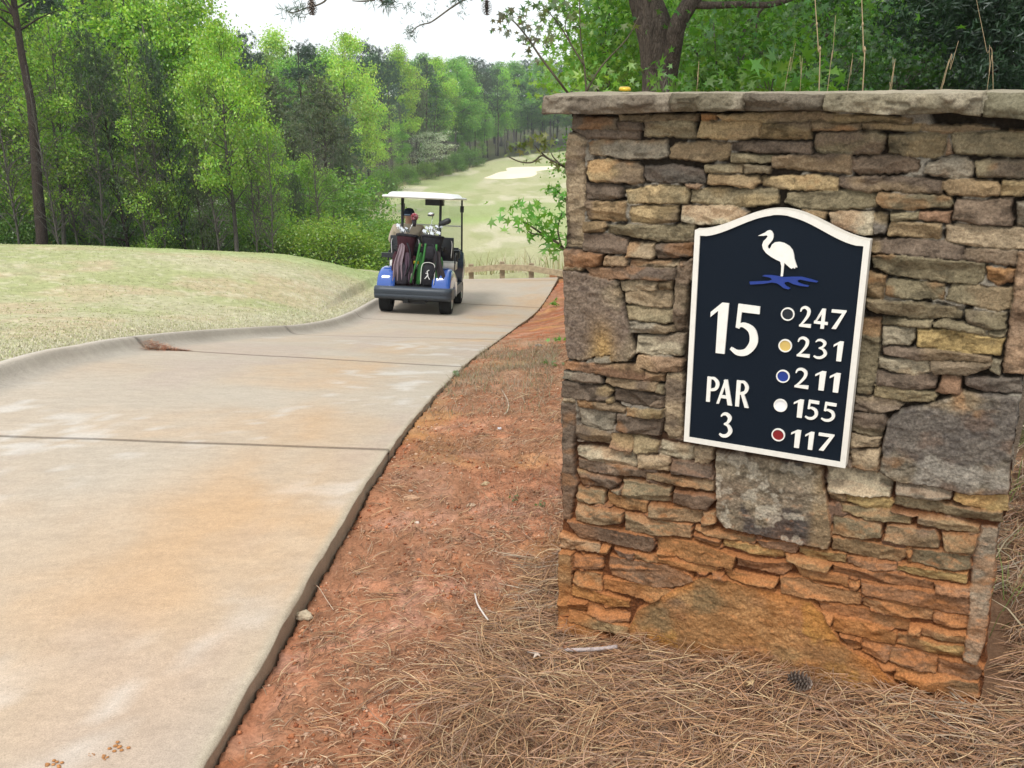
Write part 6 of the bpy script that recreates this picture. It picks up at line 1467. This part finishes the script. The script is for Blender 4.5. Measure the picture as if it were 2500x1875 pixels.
pine_twig('dense pine tuft at the top edge over the skyline', [[(915, -8), (935, 4), (950, 6)], [(900, 2), (880, 3), (860, 2)], [(915, 0), (900, 2)]], [(948, 6, 90, .06), (955, 0, 60, .06), (905, 2, 26, .05), (940, 0, 40, .05)], 3.2, [], 2)
pine_twig('long thin pine twig slanting down across the middle of the sky', [[(1150, -10), (1125, 4), (1100, 20), (1070, 42), (1050, 55), (1030, 60), (1015, 68), (1003, 82)], [(1150, -10), (1120, -2), (1105, 2)]], [(1002, 78, 34, .035), (1006, 86, 24, .04), (1028, 60, 10, .025), (1120, 0, 50, .05), (1100, 8, 16, .04), (1052, 45, 6, .025), (1046, 36, 14, .03), (1036, 32, 10, .03), (1064, 12, 8, .025), (996, 18, 26, .035), (1128, 30, 18, .03), (990, 48, 5, .02)], 3.2, [(1188, 0, .045, .7)], 3)
# ---- dry stalks behind the wall
mst = plain('dry_stalk', (.38, .29, .17), .8, .2, .15, 50)
stalks = [(1999, 240, 1990, 0, .0030, 3.0), (2105, 240, 2104, 0, .0032, 3.0), (2018, 240, 2040, 38, .0016, 3.1), (2293, 240, 2340, 100, .0015, 2.9), (2425, 240, 2385, 5, .0015, 2.9), (2407, 240, 2416, 110, .0013, 2.9), (2174, 240, 2180, 140, .0013, 3.1), (1952, 240, 1953, 135, .0013, 3.2), (1912, 240, 1942, 105, .0012, 3.2), (2066, 240, 2082, 130, .0012, 3.2), (1700, 240, 1702, 175, .0012, 3.3), (2168, 240, 2172, 200, .0012, 3.1), (2290, 240, 2310, 175, .0012, 3.0)]
nmst = ['thickest tan stalk left of the pair above the sign', 'thickest tan stalk right of the pair above the sign', 'thin stalk leaning between the two thick ones', 'leaning stalk pair left of the crossed ones', 'long stalk crossing another near the right edge', 'short stalk crossed by the long one near the right edge', 'short thin stalk left of the leaning ones', 'short upright stalk left of the thick pair', 'thin stalk leaning right, left of the thick pair', 'thin stalk just left of the second thick one', 'short stalk right behind the forked trunk', 'shortest stalk beside another right of the pair', 'second stalk of the leaning pair']
for (x0, y0, x1, y1, r_, Y), lb in zip(stalks, nmst):
    a, b = at(x0, y0, Y), at(x1, y1, Y + .02); g0 = gz(a.x, Y); d = (b - a); base = a + Vector((-(d.x) / d.z * (a.z - g0) * .5, 0, g0 - a.z))
    root = empty('dry_stalk', base); tag(root, 'dry ' + lb, 'stalk', 'dry stalks behind the wall'); P = [Vector((0, 0, -.02)), a - base, (a + b) / 2 - base + Vector((.004, 0, 0)), b - base] + ([(b - base) * 1.4 - (a - base) * .4] if y1 < 10 else [])
    P = smooth_path(P, 6); tubeo('stem', P, np.linspace(r_ * .68, r_ * .4, len(P)), mst, root, 7)
    if r_ > .002:
        for f in (.35, .62, .85): p = P[int(f * len(P))]; tubeo('node', [p - [0, 0, .006], p, p + [0, 0, .006]], [r_ * .6, r_ * 1.1, r_ * .6], mst, root, 8)
# ------------------------------------------------------------ straw, litter, grass
rngL = np.random.RandomState(21)
bY, bX = BND
def ribbons(x, y, z, th, L_, w, curv, tilt, cols, seg=4):
    """flat curved strands lying on the ground"""
    n = len(x); s = np.linspace(-.5, .5, seg + 1); V = []
    for k in s:
        a = th + curv * k; px = x + np.cos(th + curv * k * .5) * L_ * k; py = y + np.sin(th + curv * k * .5) * L_ * k; pz = z + tilt * L_ * k + .006 * (1 - (2 * k) ** 2)
        ww = w * (1 - .55 * np.abs(2 * k) ** 3) * .5
        V.append(np.stack([px - np.sin(a) * ww, py + np.cos(a) * ww, pz], -1)); V.append(np.stack([px + np.sin(a) * ww, py - np.cos(a) * ww, pz + ww * .8], -1))
    V = np.stack(V, 1).reshape(-1, 3); m = 2 * (seg + 1); b = (np.arange(n) * m)[:, None]
    Q = np.concatenate([b + np.array([2 * k, 2 * k + 1, 2 * k + 3, 2 * k + 2])[None] for k in range(seg)], 0)
    return V, Q, np.repeat(cols, m, 0)
def strands(n, dens, box, Lr, w, pile, colr, seed, tilt=.12, curv=.9, seg=4, bundle=1):
    rng = np.random.RandomState(seed); X, Y = [], []
    while sum(map(len, X)) < n:
        x = rng.uniform(box[0], box[1], n); y = rng.uniform(box[2], box[3], n); k = rng.rand(n) < dens(x, y); X.append(x[k]); Y.append(y[k])
    x = np.concatenate(X)[:n]; y = np.concatenate(Y)[:n]; z = ground_height(x, y)
    flow = 3.0 * fbm(x * 1.6, y * 1.6, 401, 2) * math.pi; th = flow + rng.normal(size=n) * .9
    if Lr[1] > .12:      # needles fall in bundles of three
        k3 = (np.arange(n) // 3) * 3; x = x[k3] + rng.normal(size=n) * .004; y = y[k3] + rng.normal(size=n) * .004; z = z[k3]; th = th[k3] + rng.normal(size=n) * .10
    pm = dens(x, y); z = z + .003 + rng.rand(n) ** 1.3 * pile * (.3 + .7 * pm)
    c = np.array(colr)[rng.randint(0, len(colr), n)] * rng.uniform(.52, 1.1, (n, 1)) * [1.0, .96, .92]
    return ribbons(x, y, z, th, rng.uniform(*Lr, n), w * rng.uniform(.75, 1.3, n), rng.normal(size=n) * curv, rng.normal(size=n) * tilt, c, seg)
m_straw = vc_mat('pine_straw', 200, .85, 1.15, .0003, .8, .25)
def wall_s(x, y): return (x - W0.x) * WU.x + (y - W0.y) * WU.y, (x - W0.x) * WN.x + (y - W0.y) * WN.y
def d_straw(x, y):
    b = np.interp(y, bY, bX); d = sstep(-.16, .12, x - b + .16 * (fbm(x * 5, y * 5, 402, 3) - .5))
    s, o = wall_s(x, y); inside = (s > -.01) & (s < 1.24) & (o < .0) & (o > -.44)
    d = d * (1 - .15 * (fbm(x * 4, y * 4, 403, 3) > .62))
    behind = (o < -.1); d = np.where(behind, d * .8, d)
    return np.where(inside, 0, d)
COLS = [(.52, .33, .18), (.44, .26, .14), (.36, .20, .11), (.26, .14, .08), (.58, .43, .26), (.20, .11, .07), (.46, .29, .20), (.36, .25, .18), (.40, .23, .13)]
V1 = strands(48000, d_straw, (-.9, 2.6, .75, 3.0), (.08, .18), .0018, .045, COLS, 31)
V2 = strands(9000, lambda x, y: d_straw(x, y) * ((x > .9) | (y > 2.6)), (-.2, 4.5, 1.6, 6.0), (.10, .22), .0026, .04, [(.40, .32, .24), (.33, .25, .18), (.48, .41, .32), (.25, .18, .13)], 32)
Vb, Qb, Cb = joinm([V1, V2]); o = npmesh('pine_straw', Vb, Qb, m_straw, smooth=False, C=Cb); tag(o, kind='stuff')
def d_soil(x, y):
    rx = tb('rx', y); b = np.interp(y, bY, bX); d = sstep(.0, .10, x - rx) * (x < np.where(y < 4, b + .1, 1.3)); m = .25 + .75 * sstep(.42, .62, fbm(x * 3 + 5, y * 3, 411, 4)); near = np.exp(-np.clip(b - x, 0, 9) / .35)
    s, o = wall_s(x, y); inside = (s > -.01) & (o < .0) & (o > -.44)
    return np.where(inside, 0, d * np.clip(m * .7 + near * .5, 0, 1))
V3 = strands(40000, d_soil, (-.9, 1.3, 1.0, 8.5), (.015, .055), .0024, .006, [(.34, .19, .11), (.27, .145, .085), (.42, .26, .16), (.20, .11, .07), (.50, .36, .24), (.38, .20, .11)], 33, .10, .8, 2)
V4 = strands(2600, lambda x, y: d_soil(x, y), (-.9, 1.3, 1.0, 7), (.07, .16), .0018, .012, COLS, 34, .10, .9)
Vb, Qb, Cb = joinm([V3, V4]); o = npmesh('needle_litter', Vb, Qb, m_straw, smooth=False, C=Cb); tag(o, kind='stuff')
# crumbs of clay and grit
def crumbs(n, dens, box, Rr, colr, seed, name):
    rng = np.random.RandomState(seed); x = rng.uniform(box[0], box[1], n * 4); y = box[2] * (box[3] / box[2]) ** rng.rand(n * 4); k = rng.rand(n * 4) < dens(x, y); x, y = x[k][:n], y[k][:n]; n = len(x); z = ground_height(x, y)
    R = rng.uniform(*Rr, n) * rng.rand(n) ** .5; base = np.array([(1, 0, 0), (0, 1, 0), (-1, 0, 0), (0, -1, 0), (0, 0, 1), (0, 0, -1)], float)
    V = base[None] * (.7 + .6 * rng.rand(n, 6, 1)) * R[:, None, None] * [1.2, 1, .7]; a = rng.rand(n) * 6.28; ca, sa = np.cos(a)[:, None], np.sin(a)[:, None]
    V = np.stack([V[..., 0] * ca - V[..., 1] * sa, V[..., 0] * sa + V[..., 1] * ca, V[..., 2]], -1) + np.stack([x, y, z + R * .2], -1)[:, None]
    f = np.array([[0, 1, 4], [1, 2, 4], [2, 3, 4], [3, 0, 4], [1, 0, 5], [2, 1, 5], [3, 2, 5], [0, 3, 5]]); T = (np.arange(n)[:, None, None] * 6 + f[None]).reshape(-1, 3)
    C = np.repeat(np.array(colr)[rng.randint(0, len(colr), n)] * rng.uniform(.75, 1.25, (n, 1)), 6, 0); o = npmesh(name, V.reshape(-1, 3), None, ground_m, C=C, T=T, smooth=False); tag(o, kind='stuff')
crumbs(16000, lambda x, y: ((x > tb('rx', y) + .01) & (x < 1.2)) * (.2 + .8 * (fbm(x * 3, y * 3, 421, 3) > .5)), (-.9, 1.2, 1.1, 9), (.002, .011), [(.44, .17, .08), (.50, .25, .14), (.34, .12, .06), (.55, .36, .25)], 41, 'clay_crumbs')
# lawn grass
def blades(n, dens, box, Hr, w, colr, seed, lean=.5, name='grass', ylog=True):
    rng = np.random.RandomState(seed); X, Y = [], []
    while sum(map(len, X)) < n:
        x = rng.uniform(box[0], box[1], n); y = box[2] * (box[3] / box[2]) ** rng.rand(n); k = rng.rand(n) < dens(x, y); X.append(x[k]); Y.append(y[k])
    x = np.concatenate(X)[:n]; y = np.concatenate(Y)[:n]; z = ground_height(x, y); a = rng.rand(n) * 6.28; h = rng.uniform(*Hr, n); l = rng.rand(n) * lean * h * 1.6; b = rng.rand(n) * 6.28
    base = np.stack([x, y, z - .004], -1); t = np.stack([np.cos(a), np.sin(a), 0 * a], -1) * (w * rng.uniform(.6, 1.3, n))[:, None]
    mid = base + np.stack([np.cos(b) * l * .4, np.sin(b) * l * .4, h * .6], -1); tip = base + np.stack([np.cos(b) * l, np.sin(b) * l, h], -1)
    V = np.stack([base - t, base + t, mid + t * .7, mid - t * .7, tip], 1).reshape(-1, 3); k = np.arange(n)[:, None] * 5
    Q = k + np.array([[0, 1, 2, 3]]); T = k + np.array([[3, 2, 4]]); C = np.repeat(np.array(colr)[rng.randint(0, len(colr), n)] * rng.uniform(.75, 1.2, (n, 1)), 5, 0)
    o = npmesh(name, V, Q, vc_mat(name + '_blade', 30, .9, 1.1, .0005, .85, .1), smooth=False, C=C, T=T); tag(o, kind='stuff'); return o
def d_kerb(x, y): d = tb('lx', y) - x; return (d > .0) * np.exp(-np.clip(d, 0, 50) / .35)
def d_lawn(x, y): return (x < tb('lx', y) - .05) * (.4 + .6 * (fbm(x * 1.2, y * 1.2, 431, 3) > .48))
GC = [(.58, .54, .40), (.52, .49, .34), (.46, .45, .28), (.40, .42, .22), (.62, .59, .48), (.56, .50, .38)]
blades(26000, d_kerb, (-6, -1.8, 4.3, 17), (.010, .032), .0035, GC, 51, .8, 'kerb_grass')
blades(60000, d_lawn, (-16, -2, 4.8, 20), (.006, .017), .008, [(.46, .43, .26), (.50, .47, .30), (.38, .41, .19), (.36, .40, .18), (.50, .44, .30)], 52, 1.5, 'lawn_grass')
def d_weed(x, y):
    r = tb('rx', y); return np.exp(-((y - 7.2) / 1.7) ** 2) * (x > r - .04) * (x < r + .75) * (fbm(x * 4, y * 4, 441, 3) > .42)
blades(4000, d_weed, (-.8, .9, 4.8, 11), (.02, .08), .0018, [(.27, .21, .14), (.34, .27, .19), (.22, .23, .12), (.36, .30, .22)], 53, .9, 'weeds')
def d_rough(x, y): return (x > 1.25) * (x < 4.5) * .8
blades(5000, d_rough, (1.2, 4.5, 2.2, 7), (.04, .16), .003, [(.30, .24, .14), (.20, .26, .08), (.36, .30, .20)], 54, 1.0, 'rough_grass')
def d_field(x, y): return (x > treeline_x(y) - .8) * (x < treeline_x(y) + .5) * (y > 45) * 1.0 + ((y < 27) & (x > -1.2) & (x < 3)) * .15
blades(3000, d_field, (-14, 8, 22.5, 140), (.2, .7), .014, [(.46, .40, .24), (.36, .36, .16), (.52, .47, .32)], 55, .5, 'tall_dry_grass')
# heap of red needles caught in the kerb joint
ks = hit(322, 852, tmax=20); n = 700; rng = np.random.RandomState(61); kx = float(tb('lx', 7.45)) + .12
u = rng.rand(n); x = kx + .05 + .34 * u ** 1.2; y = 7.40 + rng.normal(size=n) * .075 * (1.15 - u); z = path_z(x, y) + .004 + .10 * rng.rand(n) * (1 - u) ** 1.2
V, Q, C = ribbons(x, y, z, rng.normal(size=n) * .7, rng.uniform(.06, .13, n), .0032 * np.ones(n), rng.normal(size=n) * .5, rng.normal(size=n) * .25, np.array([(.48, .20, .11), (.55, .28, .17), (.36, .14, .08), (.60, .42, .28)])[rng.randint(0, 4, n)])
o = npmesh('needle_pile', V, Q, m_straw, smooth=False, C=C); tag(o, 'small heap of rusty pine needles caught in the kerb joint', 'needle pile')
# ---- single things on the ground
def rock(px, py, size, flat, colr, label, name='rock', seed=0, rz=0.0):
    p = hit(px, py, tmax=30); bm = bmesh.new(); bmesh.ops.create_icosphere(bm, subdivisions=4, radius=1.0)
    for v in bm.verts:
        n_ = mnoise.fractal(v.co * 1.3 + Vector((seed * 3.1, 0, 0)), 1.0, 2.0, 4); v.co *= 1 + .30 * n_; v.co.z = max(v.co.z, -.5); v.co = Vector((v.co.x * size, v.co.y * size * .62, v.co.z * size * flat))
    o = bmo(name, bm, plain(name + str(seed), colr, .95, .1, .3, 60, .003), None, True); o.location = (p.x, p.y, gz(p.x, p.y) + size * flat * .3); o.rotation_euler = (0, 0, rz); tag(o, label, 'rock'); return o
rock(742, 1508, .028, .6, (.46, .38, .27), 'pale knobbly rock lying against the edge of the slab', seed=1)
rock(1005, 1222, .034, .30, (.44, .27, .17), 'flat tan stone sunk in the red soil', seed=2)
rock(1003, 1205, .010, .7, (.36, .30, .26), 'tiny round grey pebble above the flat tan stone', seed=3)
rock(1185, 1180, .022, .35, (.44, .33, .20), 'flat pointed chip of stone tilted out of the soil', seed=4, rz=.7)
rock(1315, 848, .035, .6, (.22, .18, .16), 'dark rounded stone far up the bank by the slab', seed=5)
rock(1150, 1240, .020, .3, (.46, .33, .23), 'narrow tan stone between the flat stone and the wall', seed=6)
rock(1018, 1282, .010, .6, (.60, .50, .42), 'small whitish pebble below the flat tan stone', seed=7)
p = hit(1220, 1055, tmax=20); bm = bmesh.new(); box(bm, (0, 0, 0), (.020, .012, .008)); o = bmo('paper_scrap', bm, plain('white_scrap', (.75, .78, .85), .6), None, bevel=.002); o.location = (p.x, p.y, gz(p.x, p.y) + .006); o.rotation_euler = (.1, .2, .5); tag(o, 'tiny bright white scrap lying on the red needles', 'scrap')
# pine cone at the wall's foot
p = hit(1925, 1690, tmax=10); V, Q, C = pine_cone(.062, .9, 4); o = npmesh('pine_cone', V, Q, vc_mat('open_cone', 90, .8, 1.2, .001), C=C * 1.25); o.location = (p.x, p.y, gz(p.x, p.y) + .045); o.rotation_euler = (1.35, .25, .6); tag(o, 'open grey brown pine cone lying on the straw at the foot of the wall', 'pine cone')
p = hit(1790, 210 + 1010, tmax=5)
def stick(pts, r, label, name='stick', mat=None, lift=.045):
    H_ = [hit(x, y, tmax=20) for x, y in pts]; b = H_[0]; P = smooth_path([np.array([h.x - b.x, h.y - b.y, gz(h.x, h.y) + lift - b.z]) for h in H_], 6)
    r0 = empty(name, b); tag(r0, label, name.replace('_', ' ')); tubeo('wood', P, r * (.8 + .3 * vnoise(np.arange(len(P)) * .8, np.zeros(len(P)), 5)), mat or plain('grey_stick', (.42, .35, .33), .9, .1, .35, 120, .002), r0, 8)
stick([(1362, 1603), (1400, 1606), (1440, 1612), (1475, 1610), (1505, 1602)], .0065, 'pale grey mottled stick lying in the straw at the left foot of the wall')
stick([(1160, 1468), (1166, 1490), (1180, 1520), (1192, 1540)], .003, 'thin white twig standing out of the litter left of the wall', mat=plain('white_twig', (.62, .55, .50), .8))
stick([(754, 1405), (775, 1440), (800, 1475), (815, 1500)], .0016, 'long curved straw hanging off the slab edge', 'dry_straw', plain('straw_col', (.50, .36, .26), .8), .02)
stick([(1225, 955), (1240, 985), (1240, 1010), (1232, 1025)], .004, 'crooked pale twig in the litter beside the wall', mat=plain('tan_twig', (.46, .35, .26), .8), lift=.015)
# dead leaves
def dead_leaf(px, py, R, c, label, seed, lift=.045):
    p = hit(px, py, tmax=10); rng = np.random.RandomState(seed); V, T, C = star_leaves(np.array([[0, 0, 0.]]), R, rng, np.array([c]), 2.5); V[:, 2] += .25 * R * np.sin(V[:, 0] / R * 2); o = npmesh('dead_leaf', V, None, vc_mat('dead_leaf' + str(seed), 60, .8, 1.2, .001), C=C, T=T, smooth=False)
    so = o.modifiers.new('thick', 'SOLIDIFY'); so.thickness = .0008
    o.location = (p.x, p.y, gz(p.x, p.y) + lift); tag(o, label, 'leaf')
dead_leaf(1312, 1618, .035, (.56, .46, .38), 'pale papery dead leaf left of the mottled stick', 3)
dead_leaf(1832, 1708, .022, (.46, .32, .17), 'curled tan dead leaf left of the pine cone', 5, .06)
# green seedlings
def seedling(px, py, s, label, c=(.12, .24, .07), Y=None):
    p = hit(px, py, tmax=20); rng = np.random.RandomState(int(px)); n = 7; C0 = rng.normal(size=(n, 3)) * [s * .5, s * .5, s * .15] + [0, 0, s * .4]; V, T, C = star_leaves(C0, s * .45, rng, leafcols(rng, n, c, .2), 1.5); r = empty('seedling', (p.x, p.y, gz(p.x, p.y))); tag(r, label, 'seedling')
    npmesh('foliage', V, None, m_near_leaf, r, smooth=False, C=C, T=T); tubeo('stem', [(0, 0, -.01), (0, 0, s * .4)], .0012, mst, r, 5)
seedling(1256, 1226, .030, 'tiny green seedling on the red soil, nearer the slab', (.12, .24, .09)); seedling(1322, 1246, .028, 'tiny green seedling close to the wall', (.12, .24, .09))
seedling(1357, 752, .16, 'bright green sprig at the wall edge high on the bank', (.13, .36, .05)); seedling(1360, 834, .10, 'small bright sprig at the wall edge below the first', (.16, .40, .07)); seedling(1355, 900, .09, 'dull green weed beside the wall edge', (.14, .22, .07)); seedling(1118, 920, .07, 'small dark weed at the slab edge', (.12, .2, .07))
# yellow bottle cap on top of the wall
s, z = wpt(1525, 232, -.05); b = w3(s, EYE + .006, -.05); n = 42; th = np.arange(n) * 2 * np.pi / n; k = 1 + .05 * (np.arange(n) % 2)
R0_ = .0155; rings = [np.stack([R0_ * k * np.cos(th), R0_ * k * np.sin(th), 0 * th], -1), np.stack([R0_ * .95 * np.cos(th), R0_ * .95 * np.sin(th), 0 * th + .0055], -1), np.stack([R0_ * .82 * np.cos(th), R0_ * .82 * np.sin(th), 0 * th + .0078], -1)]
o = loft('bottle_cap', rings, plain('yellow_tin', (.62, .42, .03), .3, .5, .1, 200, metal=.3), None, False); o.location = b; o.rotation_euler = (.15, 0, 0); tag(o, 'small yellow crimped bottle cap lying on top of the wall', 'bottle cap')
# clay spots on the slab
for k, (px, py, s_) in enumerate(((290, 1822, .022), (130, 1866, .020), (258, 1850, .012), (224, 1843, .006))):
    p = hit(px, py - 6, tmax=10); d = ray(px, py); 
    for _ in range(3): zz = float(path_z(np.array([p.x]), np.array([p.y]))[0]); t = (zz - EYE) / d.z; p = Vector((d.x * t, d.y * t, zz))
    bm = bmesh.new()
    for q in range(9):
        a = random.uniform(0, 6.3); r1 = s_ * random.uniform(.1, 1.0); mt = Matrix.Translation((r1 * math.cos(a) * 1.5, r1 * math.sin(a), 0)) @ Matrix.Diagonal((s_ * .28, s_ * .22, s_ * .09, 1)); bmesh.ops.create_icosphere(bm, subdivisions=1, radius=1, matrix=mt)
    o = bmo('clay_clod', bm, plain('clod', (.42, .20, .08), .95, .1, .3, 90), None, True); o.location = (p.x, p.y, p.z + .002); tag(o, ['rust coloured crumbs of clay on the slab near the bottom edge', 'rust coloured clay crumbs cut by the bottom edge of the picture', 'brown clay crumbs between the two rusty patches', 'single tiny clay crumb on the slab'][k], 'clay crumbs')
# ------------------------------------------------------------ timber guard rail at the end of the path
mw = plain('weathered_timber', (.40, .32, .21), .9, .1, .25, 14, .004)
gr = empty('guard_rail', at(1216, 655, 21.2)); tag(gr, 'low weathered timber guard rail where the path turns away', 'guard rail'); O_ = np.array(gr.location)
def gp(px, py, Y): return np.array(at(px, py, Y)) - O_
PB = [gp(1020, 668, 22.6), gp(1150, 658, 21.9), gp(1226, 652, 21.2), gp(1297, 655, 20.6), gp(1372, 668, 19.9), gp(1440, 690, 19.4)]
for a, b in zip(PB[:-1], PB[1:]):
    a, b = Vector(a), Vector(b); d = (b - a); L_ = d.length; bm = bmesh.new(); box(bm, (0, 0, 0), (L_ + .02, .06, .13)); o = bmo('rail', bm, mw, gr, bevel=.008); o.matrix_local = Matrix.Translation((a + b) / 2 + Vector((0, 0, .0))) @ d.to_track_quat('X', 'Z').to_matrix().to_4x4()
for px, py, Y in ((1150, 650, 22.03), (1226, 644, 21.33), (1297, 648, 20.73), (1367, 664, 20.03), (1075, 655, 22.5)):
    a = gp(px, py, Y); bm = bmesh.new(); box(bm, (0, 0, -.35), (.12, .12, .80)); o = bmo('post', bm, plain('post_timber', (.33, .26, .175), .9, .1, .25, 14, .004), gr, bevel=.01); o.location = a
# ------------------------------------------------------------ light haze over the valley
bm = bmesh.new(); bmesh.ops.create_cube(bm, size=1.0); 
hz = bmo('haze', bm, None, None) if False else None
me = bpy.data.meshes.new('haze'); bm.to_mesh(me); bm.free(); hz = bpy.data.objects.new('haze', me); col.objects.link(hz)
zlo = float(GZ.min()) - 1.0
hz.scale = (1000, 1000, 60 - zlo); hz.location = (0, 0, (60 + zlo) / 2)
hm = bpy.data.materials.new('haze'); hm.use_nodes = True; t = hm.node_tree; t.nodes.clear(); o_ = nd(t, 'ShaderNodeOutputMaterial'); pv = nd(t, 'ShaderNodeVolumePrincipled')
pv.inputs['Color'].default_value = (.86, .94, .97, 1); pv.inputs['Density'].default_value = 0.0007; pv.inputs['Anisotropy'].default_value = 0.2
t.links.new(pv.outputs[0], o_.inputs['Volume']); me.materials.append(hm); tag(hz, kind='stuff')
# ------------------------------------------------------------ labels of small groups: place in the row, left to right
ORDW = ['leftmost', 'second from left', 'third from left', 'fourth from left', 'fifth from left', 'sixth from left', 'seventh from left', 'eighth from left', 'ninth from left', 'tenth from left', 'eleventh from left', 'twelfth from left', 'thirteenth from left', 'fourteenth from left'] + [w + ' from left' for w in 'fifteenth sixteenth seventeenth eighteenth nineteenth twentieth twenty-first twenty-second twenty-third twenty-fourth twenty-fifth'.split()]
_g = {}
for o in list(sc.objects):
    if o.parent is None and o.get('group') and o.get('label'): _g.setdefault((o['group'], o['label']), []).append(o)
bpy.context.view_layer.update()
for (g_, l_), os_ in _g.items():
    if 1 < len(os_) <= 25 and 'clustered' not in l_:
        os_.sort(key=lambda o: o.matrix_world.translation.x / max(o.matrix_world.translation.y, .1))
        for k, o in enumerate(os_): o['label'] = (ORDW[k] + ' ' + l_)
